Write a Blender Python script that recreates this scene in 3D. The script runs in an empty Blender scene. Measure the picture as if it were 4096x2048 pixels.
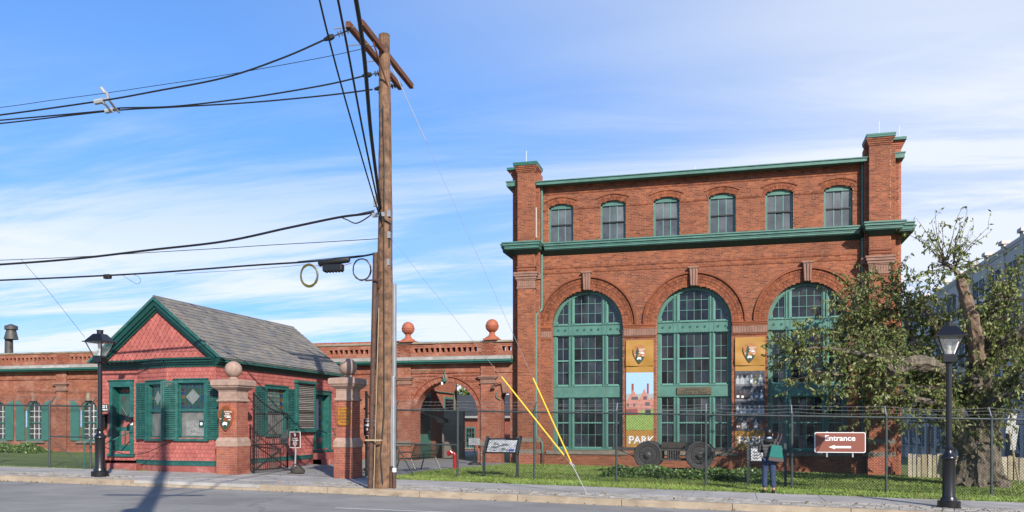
import bpy, bmesh, math, random
from mathutils import Vector, Matrix
D = bpy.data; SC = bpy.context.scene; COL = SC.collection
RN = random.Random(11); PI = math.pi; rad = math.radians
# ------------------------------------------------------------------ camera
F, CX, YH, CZ = 3388.0, 2048.0, 1703.0, 1.72
TH = math.atan(882 / 3388.0); SN, CS = math.sin(TH), math.cos(TH)
cam = D.cameras.new('camera'); co = D.objects.new('camera', cam); COL.objects.link(co)
co.location = (0, 0, CZ); co.rotation_euler = (PI / 2, 0, TH)
cam.sensor_width = 36; cam.lens = 36 * F / 4096; cam.shift_y = (YH - 1024) / 4096
cam.clip_start = 0.05; cam.clip_end = 6000
SC.camera = co
# ------------------------------------------------------------------ light
SUN_AZ, SUN_EL = rad(35), rad(28)          # azimuth from the facade normal towards the right
sdir = Vector((math.sin(SUN_AZ) * math.cos(SUN_EL), -math.cos(SUN_AZ) * math.cos(SUN_EL), math.sin(SUN_EL)))
sl = D.lights.new('sun', 'SUN'); so = D.objects.new('sun', sl); COL.objects.link(so)
sl.energy = 5.0; sl.angle = rad(0.5); sl.color = (1.0, 0.93, 0.83)
so.rotation_euler = (-sdir).to_track_quat('-Z', 'Y').to_euler(); so.location = (20, -40, 30)
SC.view_settings.view_transform = 'Standard'; SC.view_settings.look = 'None'
SC.view_settings.exposure = 0.50; SC.view_settings.gamma = 1.0
W = D.worlds.new('World'); SC.world = W; W.use_nodes = True
def build_world():
    nt = W.node_tree; nd = nt.nodes; L = nt.links
    for n in list(nd): nd.remove(n)
    N = lambda t: nd.new(t)
    out = N('ShaderNodeOutputWorld'); bg = N('ShaderNodeBackground'); bg.inputs[1].default_value = 0.122
    sky = N('ShaderNodeTexSky'); sky.sky_type = 'NISHITA'; sky.sun_disc = False
    sky.sun_elevation = SUN_EL
    sky.sun_rotation = math.atan2(sdir.x, sdir.y)
    sky.altitude = 100; sky.air_density = 1.25; sky.dust_density = 0.0; sky.ozone_density = 9.0
    tc = N('ShaderNodeTexCoord'); sv = N('ShaderNodeVectorMath'); sv.operation = 'MULTIPLY_ADD'; sv.inputs[1].default_value = (1, 1, .66); sv.inputs[2].default_value = (0, 0, .13)
    nv = N('ShaderNodeVectorMath'); nv.operation = 'NORMALIZE'; L.new(tc.outputs['Generated'], sv.inputs[0]); L.new(sv.outputs[0], nv.inputs[0]); L.new(nv.outputs[0], sky.inputs[0]); sep = N('ShaderNodeSeparateXYZ'); L.new(tc.outputs['Generated'], sep.inputs[0])
    def M(op, a, b=None, c=None, clamp=False):
        m = N('ShaderNodeMath'); m.operation = op; m.use_clamp = clamp
        for i, v in enumerate((a, b, c)):
            if v is None: continue
            if isinstance(v, (int, float)): m.inputs[i].default_value = v
            else: L.new(v, m.inputs[i])
        return m.outputs[0]
    z = M('MAXIMUM', sep.outputs[2], 0.0); zz = M('ADD', z, 0.10)
    px = M('DIVIDE', sep.outputs[0], zz); py = M('DIVIDE', sep.outputs[1], zz)
    cb = N('ShaderNodeCombineXYZ'); L.new(px, cb.inputs[0]); L.new(py, cb.inputs[1])
    def noise(rot, sc, scale, detail, rough, dist, seed):
        mp = N('ShaderNodeMapping'); mp.inputs['Rotation'].default_value = (0, 0, rad(rot)); mp.inputs['Scale'].default_value = (sc[0], sc[1], 1)
        mp.inputs['Location'].default_value = (seed, seed * 1.7, 0)
        L.new(cb.outputs[0], mp.inputs[0])
        n = N('ShaderNodeTexNoise'); n.inputs['Scale'].default_value = scale; n.inputs['Detail'].default_value = detail
        n.inputs['Roughness'].default_value = rough; n.inputs['Distortion'].default_value = dist
        L.new(mp.outputs[0], n.inputs[0]); return n.outputs[0]
    def ramp(v, a, b):
        r = N('ShaderNodeMapRange'); r.interpolation_type = 'SMOOTHSTEP'
        r.inputs[1].default_value = a; r.inputs[2].default_value = b; L.new(v, r.inputs[0]); return r.outputs[0]
    big = noise(28, (0.35, 1.0), 0.50, 4, 0.5, 0.6, 4.4)        # broad veils
    strk = noise(24, (0.25, 1.0), 1.7, 9, 0.66, 0.55, 8.3)       # cirrus streaks
    fine = noise(-35, (0.5, 1.0), 1.3, 6, 0.55, 0.7, 15.0)
    low = M('SUBTRACT', 1.0, ramp(z, 0.10, 0.42))               # more cloud towards the horizon
    rt = ramp(sep.outputs[0], -0.55, 0.25)
    m1 = M('MULTIPLY', ramp(strk, 0.39, 0.64), M('ADD', M('MULTIPLY', low, 0.95), M('MULTIPLY', rt, 0.06)))
    m2 = M('MULTIPLY', ramp(big, 0.30, 0.64), M('ADD', 0.05, M('MULTIPLY', rt, 0.72)))
    m3 = M('MULTIPLY', ramp(fine, 0.52, 0.80), 0.40)
    mask = M('ADD', M('ADD', m1, m2), M('ADD', m3, M('MULTIPLY', low, 0.10)))
    mask = M('MULTIPLY', M('MINIMUM', mask, 1.0), 0.88)
    mx = N('ShaderNodeMix'); mx.data_type = 'RGBA'; L.new(mask, mx.inputs[0])
    tn = N('ShaderNodeMix'); tn.data_type = 'RGBA'; tn.blend_type = 'MULTIPLY'; tn.inputs[0].default_value = 1; tn.inputs[7].default_value = (.86, 1.0, 1.14, 1); L.new(sky.outputs[0], tn.inputs[6]); L.new(tn.outputs[2], mx.inputs[6]); mx.inputs[7].default_value = (5.5, 5.75, 6.15, 1)
    L.new(mx.outputs[2], bg.inputs[0]); L.new(bg.outputs[0], out.inputs[0])
build_world()
# ------------------------------------------------------------------ geometry helpers
def ray(x, y):
    u = (x - CX) / F; return (u * CS - SN, u * SN + CS, -(y - YH) / F)
def at(x, y, Y):                       # world point on the plane Y
    d = ray(x, y); t = Y / d[1]; return Vector((d[0] * t, Y, CZ + d[2] * t))
def atX(x, y, X):
    d = ray(x, y); t = X / d[0]; return Vector((X, d[1] * t, CZ + d[2] * t))
def gz(X, Y=0.0):                      # the street falls gently to the right
    X = max(-60, min(40, X))
    z = -0.019 * (X - .9) if X > -10 else .207 + .0145 * (-10 - X)
    return z - max(0, min(Y, 120) - 36) * 0.024
class Fr:
    """a local frame: u along, v up, n outwards"""
    def __init__(s, o, ang=0.0, U=None, V=None, Nn=None):
        s.o = Vector(o)
        s.U = Vector(U) if U else Vector((math.cos(ang), math.sin(ang), 0))
        s.V = Vector(V) if V else Vector((0, 0, 1))
        s.N = Vector(Nn) if Nn else Vector((math.sin(ang), -math.cos(ang), 0))
    def P(s, u, v, n=0.0): return s.o + s.U * u + s.V * v + s.N * n
    def rot(s, u, v, a):               # frame at (u,v) turned by a in its plane
        c, q = math.cos(a), math.sin(a)
        return Fr(s.P(u, v), 0, s.U * c + s.V * q, s.V * c - s.U * q, s.N)
    def mat(s): return Matrix(((s.U.x, -s.N.x, s.V.x), (s.U.y, -s.N.y, s.V.y), (s.U.z, -s.N.z, s.V.z)))
    def hit(s, x, y, n=0.0):           # pixel -> (u,v)
        d = Vector(ray(x, y)); c = Vector((0, 0, CZ)); o = s.o + s.N * n
        t = (o - c).dot(s.N) / d.dot(s.N); q = c + d * t - o
        return q.dot(s.U), q.dot(s.V)
WF = Fr((0, 0, 0), 0)                  # u = X, v = Z, n = -Y
def yf(Y): return Fr((0, Y, 0), 0)
def wloc(o):
    p = Vector((0, 0, 0))
    while o is not None: p += o.location; o = o.parent
    return p
def link(o, parent=None, world=True):
    COL.objects.link(o)
    if parent is not None:
        o.parent = parent
        if world: o.location = o.location - wloc(parent)
    return o
def tag(o, label=None, cat=None, group=None, kind=None):
    if label: o['label'] = label
    if cat: o['category'] = cat
    if group: o['group'] = group
    if kind: o['kind'] = kind
    return o
def thing(name, loc, label, cat, group=None):
    o = D.objects.new(name, None); o.empty_display_size = .2; o.location = loc; COL.objects.link(o)
    return tag(o, label, cat, group)
class MB:
    def __init__(s): s.v = []; s.f = []
    def add(s, vs, fs):
        b = len(s.v); s.v += [tuple(p) for p in vs]; s.f += [tuple(b + i for i in q) for q in fs]; return s
    def box(s, f, u0, u1, v0, v1, n0, n1):
        vs = [f.P(u, v, n) for n in (n0, n1) for v in (v0, v1) for u in (u0, u1)]
        return s.add(vs, [(4, 5, 7, 6), (1, 0, 2, 3), (0, 4, 6, 2), (5, 1, 3, 7), (2, 6, 7, 3), (0, 1, 5, 4)])
    def wbox(s, x0, x1, y0, y1, z0, z1): return s.box(WF, x0, x1, z0, z1, -y1, -y0)
    def quad(s, *p): return s.add(p, [tuple(range(len(p)))])
    def prism(s, f, pts, n0, n1):      # polygon (u,v), anticlockwise seen from +n
        k = len(pts); vs = [f.P(u, v, n1) for u, v in pts] + [f.P(u, v, n0) for u, v in pts]
        fs = [tuple(range(k)), tuple(range(2 * k - 1, k - 1, -1))] + [(i, k + i, k + (i + 1) % k, (i + 1) % k) for i in range(k)]
        return s.add(vs, fs)
    def ring(s, f, cu, cv, r0, r1, a0, a1, n0, n1, seg=24):
        vs = []; fs = []
        for i in range(seg + 1):
            a = a0 + (a1 - a0) * i / seg; c, q = math.cos(a), math.sin(a)
            for r in (r0, r1):
                for n in (n0, n1): vs.append(f.P(cu + r * c, cv + r * q, n))
        for i in range(seg):
            b = 4 * i; e = b + 4
            fs += [(b + 1, b + 3, e + 3, e + 1), (b, e, e + 2, b + 2), (b, b + 1, e + 1, e), (b + 2, e + 2, e + 3, b + 3)]
        fs += [(0, 2, 3, 1), (4 * seg, 4 * seg + 1, 4 * seg + 3, 4 * seg + 2)]
        return s.add(vs, fs)
    def tube(s, pts, r, n=8, caps=True):
        pts = [Vector(p) for p in pts]; k = len(pts); rr = r if isinstance(r, (list, tuple)) else [r] * k
        vs = []; up = None
        for i, p in enumerate(pts):
            t = (pts[min(i + 1, k - 1)] - pts[max(i - 1, 0)]).normalized()
            if up is None:
                up = Vector((0, 0, 1)) if abs(t.z) < .9 else Vector((1, 0, 0))
            a = t.cross(up).normalized(); b = a.cross(t).normalized(); up = b
            for j in range(n):
                g = 2 * PI * j / n; vs.append(p + (a * math.cos(g) + b * math.sin(g)) * rr[i])
        fs = [(i * n + j, i * n + (j + 1) % n, (i + 1) * n + (j + 1) % n, (i + 1) * n + j) for i in range(k - 1) for j in range(n)]
        if caps: fs += [tuple(range(n - 1, -1, -1)), tuple((k - 1) * n + j for j in range(n))]
        return s.add(vs, fs)
    def lathe(s, c, prof, n=20, sx=1, sy=1, a0=0.0):
        c = Vector(c); vs = [c + Vector((sx * r * math.cos(a0 + 2 * PI * j / n), sy * r * math.sin(a0 + 2 * PI * j / n), z)) for r, z in prof for j in range(n)]
        k = len(prof)
        fs = [(i * n + j, i * n + (j + 1) % n, (i + 1) * n + (j + 1) % n, (i + 1) * n + j) for i in range(k - 1) for j in range(n)]
        fs += [tuple(range(n - 1, -1, -1)), tuple((k - 1) * n + j for j in range(n))]
        return s.add(vs, fs)
    def build(s, name, mat, parent=None, smooth=False, bevel=0, kind=None, label=None):
        me = D.meshes.new(name); me.from_pydata(s.v, [], s.f); me.materials.append(mat)
        if smooth:
            me.polygons.foreach_set('use_smooth', [True] * len(me.polygons)); me.set_sharp_from_angle(angle=rad(38))
        me.update()
        o = D.objects.new(name, me); link(o, parent)
        if bevel:
            b = o.modifiers.new('bevel', 'BEVEL'); b.width = bevel; b.segments = 2; b.limit_method = 'ANGLE'
        tag(o, label, None, None, kind); return o
def fixn(o):
    bm = bmesh.new(); bm.from_mesh(o.data); bmesh.ops.recalc_face_normals(bm, faces=bm.faces); bm.to_mesh(o.data); bm.free(); return o
# shared unit pieces -------------------------------------------------
def unit(name, vs, fs): return (vs, fs)
CUBE = ([(x - .5, y - .5, z - .5) for y in (1, 0) for z in (0, 1) for x in (0, 1)],
        [(4, 5, 7, 6), (1, 0, 2, 3), (0, 4, 6, 2), (5, 1, 3, 7), (2, 6, 7, 3), (0, 1, 5, 4)])
def upoly(pts):                       # polygon in x,z extruded y -.5 .. .5 (front = -y)
    k = len(pts); vs = [(x, -.5, z) for x, z in pts] + [(x, .5, z) for x, z in pts]
    return (vs, [tuple(range(k)), tuple(range(2 * k - 1, k - 1, -1))] + [(i, k + i, k + (i + 1) % k, (i + 1) % k) for i in range(k)])
TAB = upoly([(-.5, .5), (-.5, -.28), (-.25, -.5), (.25, -.5), (.5, -.28), (.5, .5)])
DIA = upoly([(-.5, 0.1), (0, -.5), (.5, 0.1), (0, .6)])
class Pieces:
    """many alike pieces: the nearest become objects, the rest one joined mesh"""
    def __init__(s): s.l = []
    def add(s, f, u, v, n, su, sn, sv): s.l.append((f, u, v, n, su, sn, sv))
    def done(s, parent, name, plural, mat, um=CUBE, limit=300):
        c0 = Vector((0, 0, CZ)); pw = wloc(parent)
        items = sorted(((it[0].P(it[1], it[2], it[3]) - c0).length, i) for i, it in enumerate(s.l))
        me = D.meshes.new(name); me.from_pydata(um[0], [], um[1]); me.materials.append(mat); me.update()
        V = []; FF = []; k = len(um[0])
        for rank, (dist, i) in enumerate(items):
            f, u, v, n, su, sn, sv = s.l[i]
            if rank < limit:
                o = D.objects.new(name, me); COL.objects.link(o); o.parent = parent
                m = (f.mat() @ Matrix.Diagonal((su, sn, sv))).to_4x4(); m.translation = f.P(u, v, n) - pw
                o.matrix_basis = m
            else:
                c = f.P(u, v, n); A = f.U * su; B = f.N * -sn; C_ = f.V * sv; b = len(V)
                V += [tuple(c + A * x + B * y + C_ * z) for x, y, z in um[0]]
                FF += [tuple(b + q for q in g) for g in um[1]]
        if V:
            m2 = D.meshes.new(plural); m2.from_pydata(V, [], FF); m2.materials.append(mat); m2.update()
            o = D.objects.new(plural, m2); link(o, parent); o['kind'] = 'stuff'
def cut(a, b, holes):
    segs = [(a, b)]
    for h0, h1 in holes:
        nx = []
        for p, q in segs:
            if h1 <= p or h0 >= q: nx.append((p, q)); continue
            if h0 > p: nx.append((p, h0))
            if h1 < q: nx.append((h1, q))
        segs = nx
    return segs
def lay(P, B, f, u0, u1, v0, v1, n, holes=None, bl=.205, bh=.0635, proud=None, jit=.0015):
    """lay a skin of bricks; P pieces, B backing (mortar) strips"""
    rows = max(1, round((v1 - v0) / bh)); h = (v1 - v0) / rows
    for r in range(rows):
        a, b = v0 + r * h, v0 + (r + 1) * h; m = (a + b) / 2
        hs = holes(m) if holes else []
        for p, q in cut(u0, u1, hs):
            if q - p < .01: continue
            B.add([f.P(p, a, n - .0035), f.P(q, a, n - .0035), f.P(q, b, n - .0035), f.P(p, b, n - .0035)], [(0, 1, 2, 3)])
        head = r % 6 == 5; L = bl / 2 if head else bl
        x = u0 - (L * .5 if r % 2 else 0) - RN.random() * .02
        while x < u1:
            for p, q in cut(max(x, u0), min(x + L, u1), hs):
                if q - p < .03: continue
                e = proud((p + q) / 2, m, r, x) if proud else 0
                P.add(f, (p + q) / 2, m, n + e - .02 + RN.uniform(-jit, jit), q - p - .009, .04, h - .009)
            x += L
def arch_holes(lst):                   # (u0,u1,v0,spring,crown) semicircle or segment
    def g(v):
        r = []
        for u0, u1, v0, sp, cr in lst:
            if v < v0 or v > cr: continue
            if v <= sp: r.append((u0, u1)); continue
            c = (u0 + u1) / 2; w = (u1 - u0) / 2; rise = cr - sp; R = (w * w + rise * rise) / (2 * rise)
            hw = math.sqrt(max(0, R * R - (v - (cr - R)) ** 2)); r.append((c - hw, c + hw))
        return r
    return g
def voussoirs(P, f, cu, cv, r0, r1, a0, a1, n, w=.066, t=.05):
    k = max(3, round((a1 - a0) * (r0 + r1) / 2 / w)); da = (a1 - a0) / k
    for i in range(k):
        a = a0 + (i + .5) * da; g = f.rot(cu, cv, a - PI / 2)
        P.add(g, 0, (r0 + r1) / 2, n - t / 2 + RN.uniform(-.003, .003), da * (r0 + r1) / 2 - .008, t, r1 - r0 - .008)
# ------------------------------------------------------------------ materials
MATS = {}
def mat(name, col, rough=.7, metal=0, var=0, vscale=4, bump=0, bscale=30, ramp=None, spec=.5, dirt=None, coat=0):
    """plain paint/stone/metal with fine variation; ramp = list of colours picked per piece"""
    if name in MATS: return MATS[name]
    K = .80; sc3 = lambda c: tuple(K * q for q in c); col = sc3(col)
    if ramp: ramp = [sc3(c) for c in ramp]
    if dirt: dirt = (sc3(dirt[0]),) + tuple(dirt[1:])
    m = D.materials.new(name); m.use_nodes = True; nt = m.node_tree; L = nt.links; nd = nt.nodes
    b = nd['Principled BSDF']; b.inputs['Roughness'].default_value = rough; b.inputs['Metallic'].default_value = metal
    b.inputs['Specular IOR Level'].default_value = spec; b.inputs['Coat Weight'].default_value = coat
    b.inputs['Base Color'].default_value = (*col, 1); cur = None
    geo = nd.new('ShaderNodeNewGeometry')
    def mixc(fac, A, Bc, mode='MIX'):
        x = nd.new('ShaderNodeMix'); x.data_type = 'RGBA'; x.blend_type = mode
        if isinstance(fac, (int, float)): x.inputs[0].default_value = fac
        else: L.new(fac, x.inputs[0])
        for i, c in ((6, A), (7, Bc)):
            if isinstance(c, tuple): x.inputs[i].default_value = (*c, 1)
            else: L.new(c, x.inputs[i])
        return x.outputs[2]
    def nz(scale, detail=4, rgh=.6, stretch=None):
        n = nd.new('ShaderNodeTexNoise'); n.inputs['Scale'].default_value = scale; n.inputs['Detail'].default_value = detail
        n.inputs['Roughness'].default_value = rgh
        if stretch:
            mp = nd.new('ShaderNodeMapping'); mp.inputs['Scale'].default_value = stretch; L.new(geo.outputs['Position'], mp.inputs[0]); L.new(mp.outputs[0], n.inputs[0])
        else: L.new(geo.outputs['Position'], n.inputs[0])
        return n.outputs[0]
    def rng(v, a, b_, c=0, d=1):
        r = nd.new('ShaderNodeMapRange'); r.inputs[1].default_value = a; r.inputs[2].default_value = b_; r.inputs[3].default_value = c; r.inputs[4].default_value = d
        L.new(v, r.inputs[0]); return r.outputs[0]
    if ramp:
        oi = nd.new('ShaderNodeObjectInfo'); ad = nd.new('ShaderNodeMath'); ad.operation = 'ADD'
        L.new(oi.outputs['Random'], ad.inputs[0]); L.new(geo.outputs['Random Per Island'], ad.inputs[1])
        fr = nd.new('ShaderNodeMath'); fr.operation = 'FRACT'; L.new(ad.outputs[0], fr.inputs[0])
        cr = nd.new('ShaderNodeValToRGB'); cr.color_ramp.interpolation = 'LINEAR'
        e = cr.color_ramp.elements
        while len(e) < len(ramp): e.new(.5)
        for i, c in enumerate(ramp): e[i].position = i / (len(ramp) - 1); e[i].color = (*c, 1)
        L.new(fr.outputs[0], cr.inputs[0]); cur = cr.outputs[0]
    if var:
        cur = mixc(1.0, cur if cur is not None else col, rngc(nd, L, rng(nz(vscale), .3, .7, 1 - var, 1 + var)), 'MULTIPLY')
    if dirt:                                     # (colour, amount, scale, stretch)
        dc, amt, dsc, st = dirt
        cur = mixc(rng(nz(dsc, 5, .65, st), .5, .78, 0, amt), cur if cur is not None else col, dc)
    if cur is not None: L.new(cur, b.inputs['Base Color'])
    if bump:
        bp = nd.new('ShaderNodeBump'); bp.inputs['Strength'].default_value = bump; bp.inputs['Distance'].default_value = .02
        L.new(nz(bscale, 6), bp.inputs['Height']); L.new(bp.outputs[0], b.inputs['Normal'])
    MATS[name] = m; return m
def rngc(nd, L, v):
    c = nd.new('ShaderNodeCombineColor')
    for i in range(3): L.new(v, c.inputs[i])
    return c.outputs[0]
BR = [(.145, .051, .031), (.245, .080, .040), (.315, .102, .047), (.27, .088, .044), (.185, .063, .035), (.37, .130, .060)]
M_brick = mat('brick_main', BR[2], .86, ramp=BR, var=.22, vscale=.9, spec=.25, dirt=((.085, .040, .030), .45, .55, (1.6, 1.6, .4)))
M_brickw = mat('brick_wing', BR[2], .86, ramp=[(.20, .066, .042), (.28, .088, .050), (.32, .104, .058), (.24, .078, .050), (.36, .135, .08)], var=.2, vscale=1.1, spec=.25, dirt=((.5, .36, .28), .5, 2.2, None))
M_brickp = mat('brick_pillar', BR[2], .86, ramp=[(.26, .085, .06), (.36, .11, .07), (.30, .10, .08), (.42, .13, .07)], var=.25, vscale=3, spec=.25, dirt=((.16, .12, .10), .5, 3, None))
M_mort = mat('mortar', (.46, .25, .165), .95, var=.25, vscale=2)
def brick_texture():
    m = D.materials.new('brick_side'); m.use_nodes = True; nt = m.node_tree; nd = nt.nodes; L = nt.links
    b = nd['Principled BSDF']; b.inputs['Roughness'].default_value = .88
    g = nd.new('ShaderNodeNewGeometry'); s = nd.new('ShaderNodeSeparateXYZ'); L.new(g.outputs['Position'], s.inputs[0])
    a = nd.new('ShaderNodeMath'); a.operation = 'ADD'; L.new(s.outputs[0], a.inputs[0]); L.new(s.outputs[1], a.inputs[1])
    c = nd.new('ShaderNodeCombineXYZ'); L.new(a.outputs[0], c.inputs[0]); L.new(s.outputs[2], c.inputs[1])
    t = nd.new('ShaderNodeTexBrick'); t.inputs['Scale'].default_value = 1; t.inputs['Brick Width'].default_value = .205; t.inputs['Row Height'].default_value = .0635
    t.inputs['Mortar Size'].default_value = .006; t.inputs['Color1'].default_value = (.36, .095, .048, 1); t.inputs['Color2'].default_value = (.20, .055, .036, 1); t.inputs['Mortar'].default_value = (.42, .22, .15, 1)
    L.new(c.outputs[0], t.inputs[0]); L.new(t.outputs[0], b.inputs[0])
    bp = nd.new('ShaderNodeBump'); bp.inputs['Strength'].default_value = .5; bp.inputs['Distance'].default_value = .01; bp.invert = True
    L.new(t.outputs[1], bp.inputs['Height']); L.new(bp.outputs[0], b.inputs['Normal']); return m
M_bside = brick_texture()
M_brown = mat('brownstone', (.30, .165, .12), .9, var=.2, vscale=5, dirt=((.14, .10, .08), .6, 3, (1, 1, .5)), bump=.2)
M_brownp = mat('brownstone_pillar', (.40, .27, .21), .9, var=.18, vscale=6, dirt=((.13, .11, .09), .7, 2.4, None), bump=.25, bscale=60)
M_terra = mat('terracotta', (.40, .12, .06), .7, var=.12, vscale=6)
M_stone = mat('grey_stone', (.22, .19, .15), .9, var=.25, vscale=5, bump=.2)
M_cop = mat('coping_stone', (.30, .26, .19), .9, var=.25, vscale=3, dirt=((.10, .10, .07), .6, 2, None))
M_lead = mat('lead_ledge', (.30, .29, .26), .7, var=.25, vscale=2, dirt=((.62, .62, .58), .8, 1.6, (1, 1, 3)))
M_grn = mat('green_paint_main', (.078, .205, .162), .5, var=.2, vscale=2.4, dirt=((.10, .15, .115), .65, 2.4, (3, 3, .35)))
M_grnd = mat('green_paint_dark', (.030, .145, .110), .45, var=.12, vscale=3)
M_teal = mat('green_paint_gatehouse', (.012, .105, .090), .55, var=.25, vscale=4, dirt=((.10, .22, .195), .55, 5, (1, 1, 1.6)))
M_teald = mat('green_paint_trim', (.004, .055, .045), .5, var=.15, vscale=4)
M_shut = mat('shutter_green', (.05, .19, .155), .6, var=.12, vscale=3)
M_sh = mat('red_shingle', (.40, .115, .094), .75, ramp=[(.35, .098, .082), (.41, .118, .098), (.46, .138, .114), (.375, .105, .088)], var=.12, vscale=2, spec=.3, dirt=((.62, .36, .32), .35, 9, None))
M_redp = mat('red_paint', (.34, .095, .078), .75, var=.15, vscale=4, dirt=((.55, .40, .34), .5, 4, None))
M_slate = mat('roof_slate', (.16, .15, .14), .7, ramp=[(.18, .165, .145), (.235, .215, .185), (.15, .15, .152), (.265, .23, .185), (.20, .185, .165)], var=.15, vscale=1.5)
def glass_dark(name, col, rough, var=.4, sc=6, ramp=None):
    return mat(name, col, rough, var=var, vscale=sc, spec=.6, ramp=ramp)
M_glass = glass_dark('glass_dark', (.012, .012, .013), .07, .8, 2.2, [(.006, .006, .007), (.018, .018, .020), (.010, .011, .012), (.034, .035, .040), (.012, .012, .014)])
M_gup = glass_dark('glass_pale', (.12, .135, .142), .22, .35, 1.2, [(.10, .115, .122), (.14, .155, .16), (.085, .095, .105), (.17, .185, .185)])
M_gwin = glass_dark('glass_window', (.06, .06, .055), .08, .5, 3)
M_black = mat('black_paint', (.010, .010, .011), .28, spec=.6)
M_iron = mat('iron_dark', (.020, .020, .019), .55, var=.3, vscale=20)
M_mesh = mat('mesh_wire', (.014, .020, .018), .5)
M_post = mat('fence_post', (.045, .060, .060), .5, var=.3, vscale=12)
M_galv = mat('galvanised', (.42, .43, .44), .45, metal=.5, var=.1)
M_white = mat('white_paint', (.78, .78, .76), .6)
M_wood = mat('pole_wood', (.20, .11, .062), .9, var=.6, vscale=5, dirt=((.026, .015, .010), 1.0, 2.2, (16, 16, .6)), bump=.5, bscale=14)
M_arm = mat('arm_wood', (.15, .055, .028), .85, var=.25, vscale=9)
M_rust = mat('rusty_pipe', (.085, .040, .024), .7, var=.3, vscale=8, dirt=((.16, .10, .07), .5, 9, None))
M_cable = mat('cable_black', (.010, .010, .010), .6)
M_steel = mat('guy_steel', (.36, .36, .36), .6)
M_strand = mat('guy_strand', (.20, .20, .21), .6)
M_yel = mat('guard_yellow', (.78, .50, .010), .45)
M_conc = mat('concrete', (.42, .40, .37), .9, var=.10, vscale=1.2, dirt=((.20, .19, .17), .45, 1.1, None), bump=.1, bscale=80)
M_kerb = mat('kerb_concrete', (.40, .32, .23), .9, var=.18, vscale=2.5, dirt=((.17, .12, .08), .7, 2.2, (1, 1, 3)), bump=.15, bscale=60)
M_cob = mat('cobble', (.34, .32, .29), .9, ramp=[(.30, .29, .26), (.40, .38, .35), (.25, .23, .20), (.44, .42, .385), (.36, .34, .30)], var=.2, vscale=5)
M_grout = mat('cobble_joint', (.20, .185, .155), .95, var=.35, vscale=9, dirt=((.07, .06, .04), .9, 9, None))
M_red = mat('red_enamel', (.45, .008, .012), .3, coat=.3)
M_gold = mat('banner_gold', (.42, .215, .035), .55, var=.08, vscale=3)
M_sign = mat('sign_brown', (.25, .072, .045), .5)
M_sgd = mat('sign_maroon', (.075, .014, .010), .5)
M_letter = mat('white_lettering', (.80, .80, .78), .5)
M_skin = mat('skin', (.55, .30, .21), .55)
# ------------------------------------------------------------------ the setting: ground, road, pavement
M_soil = mat('lawn_soil', (.12, .18, .036), .95, var=.35, vscale=1.3, dirt=((.14, .13, .05), .5, 2.0, None))
M_asph = mat('asphalt', (.29, .279, .258), .92, var=.07, vscale=.5, dirt=((.13, .128, .122), .6, 5, (.12, 3, 1)), bump=.35, bscale=160)
def cracked(m, scale=.33, dark=.55):
    nt = m.node_tree; nd = nt.nodes; L = nt.links; b = nd['Principled BSDF']; src = b.inputs['Base Color'].links[0].from_socket; g = nd.new('ShaderNodeNewGeometry')
    n = nd.new('ShaderNodeTexNoise'); n.inputs['Scale'].default_value = 1.6; n.inputs['Detail'].default_value = 5; L.new(g.outputs['Position'], n.inputs[0])
    va = nd.new('ShaderNodeVectorMath'); va.operation = 'SCALE'; va.inputs['Scale'].default_value = .9; L.new(n.outputs[1], va.inputs[0]); vb = nd.new('ShaderNodeVectorMath'); L.new(g.outputs['Position'], vb.inputs[0]); L.new(va.outputs[0], vb.inputs[1])
    v = nd.new('ShaderNodeTexVoronoi'); v.feature = 'DISTANCE_TO_EDGE'; v.inputs['Scale'].default_value = scale; L.new(vb.outputs[0], v.inputs[0])
    r = nd.new('ShaderNodeMapRange'); r.inputs[1].default_value = .0; r.inputs[2].default_value = .012; r.inputs[3].default_value = dark; r.inputs[4].default_value = 1; L.new(v.outputs[0], r.inputs[0])
    n2 = nd.new('ShaderNodeTexNoise'); n2.inputs['Scale'].default_value = .35; n2.inputs['Detail'].default_value = 6; n2.inputs['Roughness'].default_value = .7; L.new(g.outputs['Position'], n2.inputs[0]); r2 = nd.new('ShaderNodeMapRange'); r2.inputs[1].default_value = .35; r2.inputs[2].default_value = .65; r2.inputs[3].default_value = .74; r2.inputs[4].default_value = 1.14; L.new(n2.outputs[0], r2.inputs[0])
    mm = nd.new('ShaderNodeMath'); mm.operation = 'MULTIPLY'; L.new(r.outputs[0], mm.inputs[0]); L.new(r2.outputs[0], mm.inputs[1])
    x = nd.new('ShaderNodeMix'); x.data_type = 'RGBA'; x.blend_type = 'MULTIPLY'; x.inputs[0].default_value = 1; L.new(src, x.inputs[6]); L.new(rngc(nd, L, mm.outputs[0]), x.inputs[7]); L.new(x.outputs[2], b.inputs['Base Color'])
cracked(M_asph, .17, .72); cracked(M_conc, .12, .78)
M_path = mat('path_asphalt', (.26, .255, .245), .92, var=.15, vscale=1, bump=.3, bscale=120)
M_line = mat('road_paint', (.62, .62, .58), .7, var=.15, vscale=8)
def sheet(name, xs, ys, zf, m, kind='structure', parent=None):
    b = MB(); nx = len(xs)
    b.v = [(x, y, zf(x, y)) for y in ys for x in xs]
    b.f = [(j * nx + i, j * nx + i + 1, (j + 1) * nx + i + 1, (j + 1) * nx + i) for j in range(len(ys) - 1) for i in range(nx - 1)]
    return b.build(name, m, parent, kind=kind)
XS = [-1500, -200, -60] + [x for x in range(-50, 41, 5)] + [200, 1500]
KY, SY, GY = 19.1, 20.5, 22.6        # road edge, cobble edge, lawn edge
sheet('ground', XS, [-1500, -200, -60, 19.3, 22.5, 22.9, 26, 30, 36, 60, 120, 300, 1500], lambda x, y: gz(x, y) - (.32 if y < 22.7 else .012), M_soil)
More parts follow.
